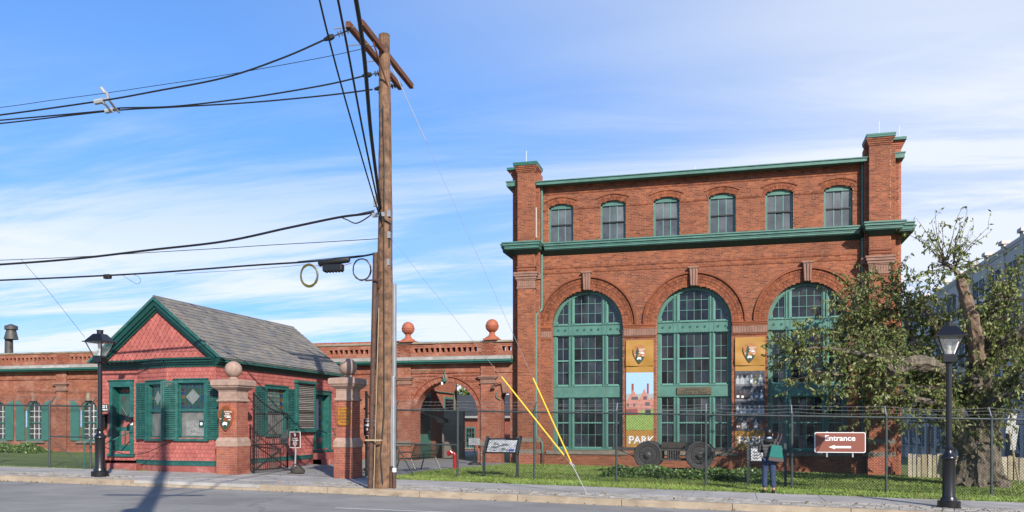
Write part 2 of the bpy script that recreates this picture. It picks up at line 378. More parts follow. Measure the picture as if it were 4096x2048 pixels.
sheet('road', XS, [-200, -60, -10, 0, 5, 10, 15, KY], lambda x, y: gz(x) - .15 + .05 * max(0, min(1, (KY - y) / 5)) if y > -20 else gz(x) - .10, M_asph)
b = MB()
for x in range(0, 8):
    x0 = -9.5 + x * 6.0
    if x in (0,): x1 = -4.6; x0 = -8.4
    else: x1 = x0 + 3
    b.quad(*[(p, q, gz(p) - .1105) for p, q in ((-7.8, 15.68), (-5.4, 15.82), (-5.4, 15.93), (-7.8, 15.79))])
    break
b.build('lane_marking', M_line, kind='structure')
# pavement slabs
pave = D.objects.new('pavement', None); COL.objects.link(pave); pave['kind'] = 'structure'
def slab(x0, x1, y0, y1, name='paving_slab', m=M_conc, z0=.14, parent=pave, dz=0, g=.006):
    b = MB(); xa, xb = x0 + g, x1 - g
    vs = [(xa, y0, gz(xa) - z0), (xb, y0, gz(xb) - z0), (xb, y1, gz(xb) - z0), (xa, y1, gz(xa) - z0),
          (xa, y0, gz(xa) + dz), (xb, y0, gz(xb) + dz), (xb, y1, gz(xb) + dz), (xa, y1, gz(xa) + dz)]
    b.add(vs, [(4, 5, 6, 7), (0, 1, 5, 4), (1, 2, 6, 5), (2, 3, 7, 6), (3, 0, 4, 7)])
    return b.build(name, m, parent)
x = -42.0
while x < 12:
    w = 1.52
    slab(x, x + w, SY, GY - .02, dz=RN.uniform(-.004, .004)); x += w
for i in range(3): slab(-16.2 + i * 1.82, -16.2 + (i + 1) * 1.82, KY + .16, SY - .012, dz=-.01)
# kerb
kerb = D.objects.new('kerb', None); COL.objects.link(kerb); kerb['kind'] = 'structure'
x = -42.0
while x < 12:
    w = 2.42 if x > -10.5 or x < -17 else 1.9
    low = -17.5 < x < -13.0
    slab(x, x + w, KY, KY + .17, 'kerb_stone', M_kerb, .3, kerb, dz=-.09 if low else 0.004, g=.007); x += w
# cobbles
cobs = D.objects.new('cobble_strip', None); COL.objects.link(cobs); cobs['kind'] = 'structure'
sheet('joint_bed', [x * 1.0 for x in range(-42, 13)], [KY + .16, SY - .005], lambda x, y: gz(x) - .022, M_grout, None, cobs)
P = Pieces(); UP = lambda: None
y = KY + .235
rowi = 0
while y < SY - .05:
    x = -24.0 + (rowi % 2) * .11
    while x < 8.5:
        w = RN.uniform(.17, .25)
        if not (-16.25 < x + w / 2 < -10.7) and RN.random() > .03:
            f = Fr((0, 0, 0), 0, (1, 0, -.019 if x > -10 else -.0145), (0, 1, 0), (0, 0, 1))
            P.add(Fr((x + w / 2, y, gz(x + w / 2)), 0, f.U, f.V, f.N), 0, 0, -.045 + RN.uniform(-.014, .008), w - .026, .09, RN.uniform(.080, .098))
        x += w
    y += .113; rowi += 1
P.done(cobs, 'cobble', 'cobbles', M_cob)
# courtyard path behind the gate (curved edge against the lawn)
edge = [at(1584, 1912, 24.0), at(1690, 1890, 25.8), at(1760, 1876, 27.6), at(1830, 1866, 29.6), at(1862, 1858, 31.6), at(1868, 1854, 33.2)]
pts = [(-15.25, 22.6), (-9.9, 22.6)] + [(p.x, p.y) for p in edge]
pts = [(-15.3, 22.59), (-10.0, 22.59), (-9.75, 24.0), (-9.9, 25.8), (-9.8, 27.6), (-9.3, 29.8), (-8.9, 31.6), (-8.75, 33.4), (-8.75, 36), (-8.75, 60), (-26, 60), (-26, 36), (-15.3, 36)]
b = MB(); b.quad(*[(p, q, gz(p, q) + .002) for p, q in pts[:8] + [(-15.3, 33.4)]]); b.quad(*[(p, q, gz(p, q) + .002) for p, q in [(-15.3, 33.4), (-8.75, 33.4), (-8.75, 36), (-15.3, 36)]])
b.quad(*[(p, q, gz(p, q) + .004) for p, q in [(-30, 36), (-4, 36), (-4, 90), (-30, 90)]])
b.build('courtyard_path', M_path, kind='structure')
# lawn of real blades
M_grass = mat('grass_blade', (.085, .16, .022), .6, ramp=[(.11, .20, .024), (.165, .27, .038), (.21, .31, .055), (.28, .31, .085), (.13, .23, .028)], var=.3, vscale=.8, dirt=((.34, .29, .12), .4, .75, None))
def in_path(x, y):
    if x > -8.6: return False
    for (ax, ay), (bx, by) in zip(pts[1:7], pts[2:8]):
        if ay <= y <= by: return x < ax + (bx - ax) * (y - ay) / (by - ay) + .03
    return y > 33.4
def grass(name, x0, x1, y0, y1, n, label, hmin=.035, hmax=.075):
    V = []; FF = []
    for _ in range(n):
        x = RN.uniform(x0, x1); y = y0 + (y1 - y0) * RN.random() ** 1.25
        if in_path(x, y): continue
        z = gz(x) - .014; a = RN.uniform(0, PI); h = RN.uniform(hmin, hmax); w = RN.uniform(.006, .013)
        dx, dy = math.cos(a) * w, math.sin(a) * w; lx, ly = RN.gauss(0, .03), RN.gauss(0, .03); b0 = len(V)
        V += [(x - dx, y - dy, z), (x + dx, y + dy, z), (x + lx + dx * .4, y + ly + dy * .4, z + h), (x + lx - dx * .4, y + ly - dy * .4, z + h * .96)]
        FF.append((b0, b0 + 1, b0 + 2, b0 + 3))
    b = MB(); b.v = V; b.f = FF; o = b.build(name, M_grass, kind='stuff'); tag(o, label, 'grass')
grass('grass', -9.9, 10, 22.58, 33.3, 115000, 'green lawn behind the long fence in front of the tall brick building')
grass('grass', -34, -19.9, 22.58, 33.2, 40000, 'green lawn strip left of the red gatehouse')
# ------------------------------------------------------------------ glazing helpers
UNITQ = {}
def pane_mesh(m):
    k = m.name
    if k not in UNITQ:
        me = D.meshes.new('pane'); me.from_pydata(CUBE[0], [], CUBE[1]); me.materials.append(m); UNITQ[k] = me
    return UNITQ[k]
def put(parent, name, me, f, u, v, n, su, sn, sv):
    o = D.objects.new(name, me); COL.objects.link(o); o.parent = parent
    jm = Matrix.Rotation(RN.gauss(0, .03), 3, 'Z') @ Matrix.Rotation(RN.gauss(0, .03), 3, 'X') if name == 'pane' else Matrix.Identity(3)
    m = (f.mat() @ jm @ Matrix.Diagonal((su, sn, sv))).to_4x4(); m.translation = f.P(u, v, n) - wloc(parent); o.matrix_basis = m; return o
def grid(bars, parent, f, us, vs, n, mg, bw=.014, bd=.022, top=None):
    """panes between the grid lines us x vs, bars on the inner lines; top(u) clips"""
    for i in range(len(us) - 1):
        for j in range(len(vs) - 1):
            a, b_, c, d = us[i], us[i + 1], vs[j], vs[j + 1]
            if top is None: put(parent, 'pane', pane_mesh(mg), f, (a + b_) / 2, (c + d) / 2, n, b_ - a, .008, d - c); continue
            pl = [(a, c), (b_, c)] if top(a) > c and top(b_) > c else None
            k = 8; xs = [a + (b_ - a) * q / k for q in range(k + 1)]; up = [(x, min(d, top(x))) for x in xs]
            up = [(x, t) for x, t in up if t > c + .004]
            if len(up) < 2: continue
            poly = [(up[0][0], c), (up[-1][0], c)] + up[::-1]
            MB().prism(f, poly, n - .004, n + .004).build('pane', mg, parent)
    for u in us[1:-1]:
        t = vs[-1] if top is None else min(vs[-1], top(u))
        bars.box(f, u - bw / 2, u + bw / 2, vs[0], t, n, n + bd)
    for v in vs[1:-1]:
        a, b_ = us[0], us[-1]
        if top:
            while top(a) < v and a < b_: a += .02
            while top(b_) < v and b_ > a: b_ -= .02
        if b_ - a > .03: bars.box(f, a, b_, v - bw / 2, v + bw / 2, n, n + bd * .9)
def lin(a, b, k): return [a + (b - a) * i / k for i in range(k + 1)]
def text(s, f, u, v, h, m, parent, n=.0, name='lettering', align='CENTER', bold=.0, wscale=1.0, line=1.0, depth=.002, vert=False):
    c = D.curves.new('t', 'FONT'); c.body = s; c.size = h / .72; c.align_x = align; c.align_y = 'CENTER'; c.offset = bold; c.space_line = line; c.extrude = depth / 2
    o = D.objects.new('t', c); COL.objects.link(o); dg = bpy.context.evaluated_depsgraph_get()
    me = D.meshes.new_from_object(o.evaluated_get(dg)); D.objects.remove(o); D.curves.remove(c)
    for q in me.vertices:
        x, y, z = q.co
        x *= wscale
        if vert: x, y = -y, x
        q.co = f.P(u + x, v + y, n + z)
    me.materials.clear(); me.materials.append(m); me.name = name
    o = D.objects.new(name, me); return link(o, parent)
def flat(f, pts, n, m, parent, name, t=.002): return MB().prism(f, pts, n, n + t).build(name, m, parent)
# ------------------------------------------------------------------ tall brick building
YB = 33.0; FW = yf(YB + .5); PW = yf(YB); P2W = yf(YB + .25)
big = thing('brick_building', (-1.3, 33.5, 0.0), 'tall red brick building with three huge arched green windows and green cornice', 'building')
P = Pieces(); B = MB()
AR = [(-7.05, -4.2), (-2.875, -.03), (1.30, 4.12)]; SPR, CRN, SILL = 5.72, 7.145, .73
UWX = [(-7.18, -6.18), (-5.09, -4.08), (-2.99, -1.99), (-.89, .12), (1.21, 2.21), (3.30, 4.30)]
hol = arch_holes([(a, b_, SILL, SPR, SPR + (b_ - a) / 2) for a, b_ in AR] + [(a, b_, 9.12, 10.54, 10.655) for a, b_ in UWX])
XL, XR = -8.52, 5.86
def proudf(u, v, r, x):
    if 11.02 < v < 11.1 or 11.2 < v < 11.34: return .02 + .015 * (v > 11.26)
    if 10.40 < v < 10.46: return .02
    if 8.05 < v < 8.12 or 7.97 < v < 8.01 or 7.86 < v < 7.89: return .022
    return 0
lay(P, B, FW, -7.6, 4.75, SILL - .13, 11.42, 0, hol, proud=proudf)
BASE = -.35
lay(P, B, FW, -7.6, 4.75, BASE, SILL - .13, .06)
# corner piers
for (a, b_, c, d) in ((-8.36, -7.65, -8.52, -7.5), (4.80, 5.53, 4.67, 5.72)):
    lay(P, B, PW, a, b_, BASE, 11.88, 0)
    for p, q in ((c, a), (b_, d)): lay(P, B, P2W, p, q, BASE, 11.9, 0)
    for k in range(4):
        e = .028 * (k + 1); z = 11.88 + k * .064
        lay(P, B, PW, a - e, b_ + e, z, z + .064, e)
for p, q, y in ((-8.62, -8.5, YB + .5), (5.70, 5.88, YB + .5)): lay(P, B, yf(y), p, q, BASE, 11.3, 0)
# voussoirs
for a, b_ in AR:
    c, r = (a + b_) / 2, (b_ - a) / 2
    for k in range(4): voussoirs(P, FW, c, SPR, r + .005 + k * .118, r + .005 + (k + 1) * .118, 0, PI, (.0, .012, .026, .036)[k])
for a, b_ in UWX:
    c = (a + b_) / 2; R_ = (.5 ** 2 + .115 ** 2) / (2 * .115); cz = 10.655 - R_
    for k in range(2):
        r0 = R_ + k * .115; am = math.asin(.60 / (r0 + .1)); voussoirs(P, FW, c, cz, r0 + .004, r0 + .116, PI / 2 - am, PI / 2 + am, .012, w=.07)
    r0 = R_ + .235; am = math.asin(.64 / r0); voussoirs(P, FW, c, cz, r0, r0 + .05, PI / 2 - am, PI / 2 + am, .045, w=.2, t=.07)
P.done(big, 'brick', 'brickwork', M_brick)
B.build('mortar_joints', M_mort, big)
# body behind the skin: returns, sides, roof
b = MB()
for (a, b_, c, d) in ((-8.36, -7.65, -8.52, -7.5), (4.80, 5.53, 4.67, 5.72)):
    b.wbox(a + .004, b_ - .004, YB + .012, YB + .3, BASE, 11.88); b.wbox(c + .004, d - .004, YB + .262, YB + .8, BASE, 11.9)
    for k in range(4):
        e = .028 * (k + 1) - .004; b.wbox(a - e, b_ + e, YB + .012 - e, YB + .85, 11.885 + k * .064, 11.945 + k * .064)
b.wbox(-8.62, -8.5, YB + .512, YB + 22, BASE, 11.3); b.wbox(5.74, 5.88, YB + .512, YB + 22, BASE, 11.3); b.wbox(-8.5, 5.74, YB + 21.8, YB + 22, BASE, 11.3)
for s, (a, b_) in ((-1, (-8.88, -8.45)), (1, (5.6, 6.06))):     # side piers with their own caps
    b.wbox(a, b_ - .0, YB + .62, YB + 1.35, BASE, 11.9) if False else None
    x0, x1 = (-8.72, -8.4) if s < 0 else (5.62, 5.98)
    b.wbox(x0, x1, YB + .62, YB + 1.4, BASE, 11.9)
    for k in range(4):
        e = .03 * (k + 1); b.wbox(x0 - (e if s < 0 else 0), x1 + (e if s > 0 else 0), YB + .62 - e, YB + 1.4 + e, 11.9 + k * .062, 11.958 + k * .062)
b.build('side_wall', M_bside, big)
# arch reveals
b = MB()
for a, b_ in AR:
    c, r = (a + b_) / 2, (b_ - a) / 2
    pth = [(a, SILL - .0)] + [(c - r * math.cos(t), SPR + r * math.sin(t)) for t in lin(0, PI, 36)] + [(b_, SILL)]
    for (p, q), (p2, q2) in zip(pth, pth[1:]): b.quad(FW.P(p, q, -.002), FW.P(p2, q2, -.002), FW.P(p2, q2, -.42), FW.P(p, q, -.42))
for a, b_ in UWX:
    c = (a + b_) / 2; R_ = (.505 ** 2 + .115 ** 2) / (2 * .115); cz = 10.655 - R_; am = math.asin(.5 / R_)
    pth = [(a, 9.1)] + [(c + R_ * math.sin(t), cz + R_ * math.cos(t)) for t in lin(-am, am, 10)] + [(b_, 9.1)]
    for (p, q), (p2, q2) in zip(pth, pth[1:]): b.quad(FW.P(p, q, -.002), FW.P(p2, q2, -.002), FW.P(p2, q2, -.2), FW.P(p, q, -.2))
b.build('reveal', M_bside, big)
# hood moulds, imposts, keystones
for a, b_ in AR:
    c, r = (a + b_) / 2, (b_ - a) / 2
    h = MB(); h.ring(FW, c, SPR, r + .478, r + .53, 0, PI, -.02, .105, 40); h.ring(FW, c, SPR, r + .53, r + .56, 0, PI, -.02, .06, 40)
    h.build('hood_mould', M_brick, big)
    k = MB(); k.prism(FW, [(c - .125, 7.12), (c + .125, 7.12), (c + .165, 7.80), (c - .165, 7.80)], -.05, .16)
    k.box(FW, c - .20, c + .20, 7.80, 7.87, -.05, .20)
    for t in (-.09, 0, .09): k.prism(FW, [(c + t - .022, 7.14), (c + t + .022, 7.14), (c + t * 1.3 + .030, 7.78), (c + t * 1.3 - .030, 7.78)], .16, .195)
    k.build('keystone', M_brown, big, bevel=.006)
for p, q in ((-7.6, -7.07), (-4.18, -2.895), (-.01, 1.28), (4.14, 4.72)):
    i = MB(); i.box(FW, p, q, 5.665, 5.72, -.05, .075); i.box(FW, p, q, 5.60, 5.662, -.05, .05); i.box(FW, p, q, 5.545, 5.597, -.05, .03)
    i.box(FW, p, q, 5.20, 5.245, -.05, .03); i.build('impost_course', M_brick, big)
    i = MB(); i.box(FW, p + .01, q - .01, 5.27, 5.535, -.03, .022)
    for t in lin(p + .05, q - .05, max(3, int((q - p) / .1))): i.box(FW, t - .018, t + .018, 5.30, 5.52, .022, .036)
    i.build('fluted_block', M_brown, big)
for a, b_ in ((-8.36, -7.65), (4.80, 5.53)):
    i = MB()
    for z0, z1, e in ((7.80, 7.87, .14), (7.70, 7.80, .11), (7.60, 7.70, .07), (7.55, 7.60, .04), (7.22, 7.28, .03)): i.box(PW, a - e, b_ + e, z0, z1, -.3, e)
    i.box(PW, a - .012, b_ + .012, 7.28, 7.55, -.3, .015)
    for t in lin(a + .06, b_ - .06, 7): i.box(PW, t - .02, t + .02, 7.31, 7.52, .015, .03)
    i.box(P2W, a - .24, b_ + .18, 7.62, 7.85, -.2, .07); i.build('pier_capital', M_brown, big)
    for z0, z1 in ((8.06, 8.115), (7.96, 8.0)):
        i = MB(); i.box(PW, a - .03, b_ + .03, z0, z1, -.3, .03); i.build('pier_band', M_brick, big)
    for z0, z1 in ((1.07, 1.24), (.60, .77)):
        i = MB(); i.box(PW, a - .03, b_ + .03, z0, z1, -.3, .03); i.box(P2W, a - .17, b_ + .2, z0, z1 - .01, -.2, .02); i.build('stone_band', M_stone, big)
    i = MB(); i.box(PW, a - .05, b_ + .05, BASE, .595, -.3, .045); i.build('plinth', M_bside, big)
for a, b_ in AR:
    i = MB(); i.box(FW, a - .22, b_ + .22, .58, .715, -.3, .12); i.build('window_sill', M_stone, big)
# cornice with its breaks over the piers
i = MB()
LAY = ((8.99, 9.04, .44), (8.905, 8.988, .40), (8.85, 8.90, .35), (8.785, 8.845, .33), (8.755, 8.782, .29))
for z0, z1, e in LAY:
    i.wbox(-7.3, 4.5, YB + .5 - e, YB + .5, z0, z1)
    i.wbox(-8.50 - e * .96, -7.62 + e * .96 * .6, YB - e * .99, YB + .49, z0 + .001, z1 - .001); i.wbox(4.83 - e * .6, 5.56 + e * .96, YB - e * .99, YB + .49, z0 + .001, z1 - .001)
    i.wbox(-8.60 - e * 1.05, -8.3, YB + .3 - e, YB + 2.5, z0 + .002, z1 - .002); i.wbox(5.4, 5.86 + e * 1.05, YB + .3 - e, YB + 2.5, z0 + .002, z1 - .002)
    i.wbox(-8.68 - e * 1.12, -8.3, YB + .62 - e * .4, YB + 3.5, z0 + .003, z1 - .003); i.wbox(5.4, 5.98 + e * 1.12, YB + .62 - e * .4, YB + 3.5, z0 + .003, z1 - .003)
i.build('cornice', M_grn, big)
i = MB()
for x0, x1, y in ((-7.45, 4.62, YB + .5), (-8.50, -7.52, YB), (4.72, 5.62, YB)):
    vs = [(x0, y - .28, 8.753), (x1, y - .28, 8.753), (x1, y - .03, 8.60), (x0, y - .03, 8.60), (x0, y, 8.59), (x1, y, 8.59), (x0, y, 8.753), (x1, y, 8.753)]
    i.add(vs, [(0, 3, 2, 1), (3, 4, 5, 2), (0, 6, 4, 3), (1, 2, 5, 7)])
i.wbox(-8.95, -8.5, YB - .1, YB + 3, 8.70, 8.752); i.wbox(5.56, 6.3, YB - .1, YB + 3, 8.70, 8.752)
i.build('cornice_soffit', mat('soffit_shade_green', (.010, .070, .055), .6), big)  # green darkened in the colour itself to stand for shade under the cornice
# gutter, roof edge, caps
i = MB(); i.wbox(-7.62, 4.78, YB + .10, YB + .46, 11.365, 11.48); i.wbox(-7.62, 4.78, YB + .06, YB + .46, 11.482, 11.515); i.build('gutter', M_grn, big)
i = MB(); i.add([(-7.6, YB + .4, 11.50), (4.8, YB + .4, 11.50), (4.8, YB + 3.2, 12.0), (-7.6, YB + 3.2, 12.0), (4.8, YB + 22, 12.0), (-7.6, YB + 22, 12.0)], [(0, 1, 2, 3), (3, 2, 4, 5)]); i.build('roof', mat('roof_felt', (.05, .035, .03), .9), big)
for x0, x1 in ((-8.51, -7.54), (4.70, 5.67)):
    i = MB(); i.wbox(x0, x1, YB - .14, YB + .98, 12.14, 12.2); i.wbox(x0 - .01, x1 + .01, YB - .15, YB + .99, 12.2, 12.265); i.build('pier_cap', M_grnd, big)
for x0, x1 in ((-8.92, -8.45), (5.62, 6.13)):
    i = MB(); i.wbox(x0, x1, YB + .40, YB + 1.6, 12.15, 12.25); i.build('pier_cap', M_grnd, big)
for x0, x1 in ((-8.9, -8.5), (5.56, 6.04)):
    i = MB(); i.wbox(x0, x1, YB + .28, YB + 1.6, 11.45, 11.62); i.wbox(x0 - .03, x1 + .03, YB + .25, YB + 1.6, 11.62, 11.66); i.build('return_gutter', M_grn, big)
for x, y, z in ((-8.02, YB + .1, 12.26), (5.15, YB + .1, 12.26), (5.95, YB + .8, 12.25), (-1.5, YB + 3, 12.0)):
    MB().tube([(x, y, z), (x, y, z + .48), (x, y, z + .52)], [.010, .010, .003], 6).build('lightning_rod', M_white, big)
# downspouts
for x, jog in ((-7.45, -.22), (4.63, 0)):
    y = YB + .40; xl = x + jog + .02
    MB().tube([(x, y, 11.37), (x, y, 8.85)], .047, 10).build('downspout', M_grn, big, smooth=True)
    MB().tube([(x, y, 8.62), (x, y, 6.55), (x, y - .02, 6.42), (xl, y - .16 if jog else y, 6.18), (xl, y - .16 if jog else y, 6.05), (xl, y - .16 if jog else y, 1.28), (x + .03, y - .1, 1.05), (x + .05, y - .1, .62)], .05, 10).build('downspout', M_grn, big, smooth=True)
    MB().tube([(x + .05, y - .1, .62), (x + .05, y - .1, .0)], .065, 10).build('drain_pipe', M_rust, big, smooth=True)
MB().wbox(-7.62, -7.57, YB + .02, YB + .07, 9.25, 10.45).build('plank', mat('old_plank', (.5, .46, .38), .9), big)
# the three great windows
GW = -.30                                   # frame plane (behind the wall face)
for a, b_ in AR:
    c, r = (a + b_) / 2, (b_ - a) / 2; w0 = a + .005; w1 = b_ - .005
    fr = MB()
    fr.ring(FW, c, SPR, r - .14, r - .004, 0, PI, GW - .05, GW + .06, 36)
    for p, q in ((w0, w0 + .135), (w1 - .135, w1)): fr.box(FW, p, q, SILL, SPR, GW - .05, GW + .06)
    m1, m2 = a + .74, b_ - .74
    topc = lambda u: SPR + math.sqrt(max(0, (r - .12) ** 2 - (u - c) ** 2))
    for m in (m1, m2):
        fr.box(FW, m - .085, m - .02, SILL, topc(m), GW - .05, GW + .075); fr.box(FW, m + .02, m + .085, SILL, topc(m), GW - .05, GW + .075); fr.box(FW, m - .02, m + .02, SILL, topc(m), GW - .05, GW + .02)
    fr.box(FW, w0 + .13, w1 - .13, SILL, SILL + .09, GW - .05, GW + .05)
    MB().ring(FW, c, SPR, r - .0, r + .475, 0, PI, -.2, -.014, 36).build('arch_backing', M_mort, big)
    win = fr.build('arched_window', M_grn, big)
    sp = MB()
    sp.box(FW, w0, w1, 5.36, 5.80, GW - .05, GW + .085); sp.box(FW, w0, w1, 5.36, 5.40, GW + .085, GW + .12); sp.box(FW, w0, w1, 5.76, 5.80, GW + .085, GW + .12)
    for u in (w0 + .02, m1 - .09, m1 + .09, m2 - .09, m2 + .09, w1 - .02): sp.box(FW, u - .018, u + .018, 5.40, 5.76, GW + .085, GW + .10)
    sp.build('girder_panel', M_grn, win)
    rs = MB()
    for u in (w0 + .22, w0 + .50, c - .42, c - .14, c + .14, c + .42, w1 - .50, w1 - .22):
        rs.ring(FW, u, 5.58, .030, .046, 0, 2 * PI, GW + .085, GW + .108, 12); rs.ring(FW, u, 5.58, .0, .018, 0, 2 * PI, GW + .085, GW + .115, 8)
    for u in lin(w0 + .06, w1 - .06, 20): rs.box(FW, u - .009, u + .009, 5.772, 5.79, GW + .12, GW + .13); rs.box(FW, u - .009, u + .009, 5.37, 5.388, GW + .12, GW + .13)
    rs.build('rivet', M_grnd, win)
    sp = MB(); sp.box(FW, w0, w1, 2.86, 3.33, GW - .05, GW + .085); sp.box(FW, w0, w1, 2.86, 2.90, GW + .085, GW + .105); sp.box(FW, w0, w1, 3.29, 3.33, GW + .085, GW + .105)
    sp.build('girder_panel', M_grn, win)
    bars = MB()
    cols = ((w0 + .135, m1 - .085, 2), (m1 + .085, m2 - .085, 4), (m2 + .085, w1 - .135, 2))
    for z0, z1 in ((SILL + .09, 2.86), (3.33, 5.36)):
        for p, q, k in cols:
            for (u, v) in ((p, p + .034), (q - .034, q)): bars.box(FW, u, v, z0, z1, GW - .03, GW + .03)
            bars.box(FW, p, q, z1 - .045, z1, GW - .03, GW + .03); bars.box(FW, p, q, z0, z0 + .05, GW - .03, GW + .03)
            zm = (z0 + z1) / 2; bars.box(FW, p, q, zm - .025, zm + .025, GW - .03, GW + .035)
            grid(bars, win, FW, lin(p + .034, q - .034, k), lin(z0 + .05, z1 - .045, 4), GW - .03, M_glass)
    for p, q, k in cols:
        z0 = 5.80
        for (u, v) in ((p, p + .045), (q - .045, q)): bars.box(FW, u, v, z0, max(z0, min(topc(u), topc(v))), GW - .03, GW + .03)
        bars.box(FW, p, q, z0, z0 + .04, GW - .03, GW + .03)
        grid(bars, win, FW, lin(p + .045, q - .045, k), [z0 + .04, z0 + .44, z0 + .84, z0 + 1.40], GW - .03, M_glass, top=topc)
    bars.build('glazing_bars', mat('bar_green', (.13, .32, .255), .5), win)
# upper windows
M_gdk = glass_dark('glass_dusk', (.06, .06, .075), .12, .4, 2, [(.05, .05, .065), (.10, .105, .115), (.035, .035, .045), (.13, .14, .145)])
for a, b_ in UWX:
    c = (a + b_) / 2; R_ = (.5 ** 2 + .115 ** 2) / (2 * .115); tp = lambda u: 10.655 - R_ + math.sqrt(R_ * R_ - (u - c) ** 2)
    fr = MB()
    for p, q in ((a, a + .07), (b_ - .07, b_)): fr.box(FW, p, q, 9.1, 10.53, -.18, -.10)
    k = lin(a, b_, 10)
    fr.prism(FW, [(u, 10.47) for u in (a, b_)] + [(u, tp(u)) for u in k[::-1]], -.18, -.10)
    MB().ring(FW, c, 10.655 - R_, R_ + .002, R_ + .28, PI / 2 - .56, PI / 2 + .56, -.19, -.016, 12).build('arch_backing', M_mort, big)
    fr.box(FW, a, b_, 9.05, 9.14, -.18, -.08); win = fr.build('upper_window', M_grn, big)
    br = MB(); br.box(FW, a + .07, b_ - .07, 9.80, 9.845, -.17, -.10); br.build('meeting_rail', M_iron, win)
    br = MB()
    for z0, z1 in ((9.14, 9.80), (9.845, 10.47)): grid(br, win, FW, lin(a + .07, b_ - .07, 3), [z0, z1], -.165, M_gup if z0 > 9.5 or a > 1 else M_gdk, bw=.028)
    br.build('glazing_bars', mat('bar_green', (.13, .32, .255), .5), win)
# ------------------------------------------------------------------ park emblem (arrowhead) and banners
M_arrow = mat('emblem_brown', (.20, .058, .012), .55); M_arrowp = mat('emblem_print', (.42, .17, .05), .6)
M_egrn = mat('emblem_green', (.020, .060, .035), .6); M_emt = mat('emblem_dark', (.10, .028, .012), .6)
AROW = [(0, -.62), (.10, -.55), (.22, -.40), (.33, -.18), (.40, .06), (.42, .26), (.40, .36), (.28, .40), (.22, .46), (.23, .52), (.13, .585), (0, .61), (-.13, .585), (-.23, .52), (-.22, .46), (-.28, .40), (-.40, .36), (-.42, .26), (-.40, .06), (-.33, -.18), (-.22, -.40), (-.10, -.55)]
def emblem(f, u, v, h, parent, n, mb=M_arrow, thick=.002, base=None):
    s = h / 1.23; T = lambda pts: [(u + a * s, v + q * s) for a, q in pts]
    face = base or flat(f, T(AROW), n, mb, parent, 'emblem_shield', thick); n = n + thick + .0004
    flat(f, T([(0, -.60), (.10, -.53), (.22, -.385), (.30, -.21), (.10, -.14), (-.12, -.19), (-.30, -.21), (-.22, -.385), (-.10, -.53)]), n, M_egrn, face, 'emblem_meadow')
    flat(f, T([(-.26, -.20), (-.14, -.20), (-.12, -.02), (-.03, .02), (-.06, .12), (-.02, .18), (-.08, .26), (-.06, .32), (-.14, .44), (-.20, .34), (-.19, .24), (-.26, .16), (-.22, .08), (-.29, .0), (-.24, -.04)]), n + .0003, M_egrn, face, 'emblem_tree')
    flat(f, T([(-.02, .0), (.06, .03), (.16, .125), (.26, .06), (.35, -.01), (.28, -.005), (.22, .03), (.16, .0), (.10, .02)]), n + .0006, M_letter, face, 'emblem_mountain')
    flat(f, T([(-.34, -.06), (-.22, -.05), (-.22, -.02), (-.32, -.03)]), n + .0006, M_letter, face, 'emblem_lake'); flat(f, T([(.14, -.12), (.31, -.10), (.30, -.07), (.2, -.075)]), n + .0006, M_letter, face, 'emblem_lake')
    flat(f, T([(-.13, -.38), (-.10, -.38), (-.09, -.34), (.06, -.34), (.07, -.38), (.10, -.38), (.10, -.30), (.12, -.25), (.07, -.21), (-.05, -.19), (-.12, -.22), (-.16, -.28), (-.16, -.33)]), n + .0006, M_letter, face, 'emblem_bison')
    for k, w in enumerate(('NATIONAL', 'PARK', 'SERVICE')): text(w, f, u + .12 * s, v + (.31 - .105 * k) * s, .072 * s, M_letter, face, n + .001, 'emblem_lettering', bold=.0012, wscale=1.05, depth=.001)
    return face
M_bsky = mat('print_sky', (.36, .56, .78), .6); M_bhouse = mat('print_house', (.50, .22, .17), .6, var=.15, vscale=14); M_bhouse2 = mat('print_house_dark', (.30, .06, .045), .6)
M_broof = mat('print_roof', (.36, .38, .37), .6); M_bgrass = mat('print_grass', (.26, .38, .09), .6, var=.2, vscale=9); M_bdark = mat('print_dark', (.03, .03, .035), .6); M_bwin = mat('print_window', (.10, .09, .09), .6)
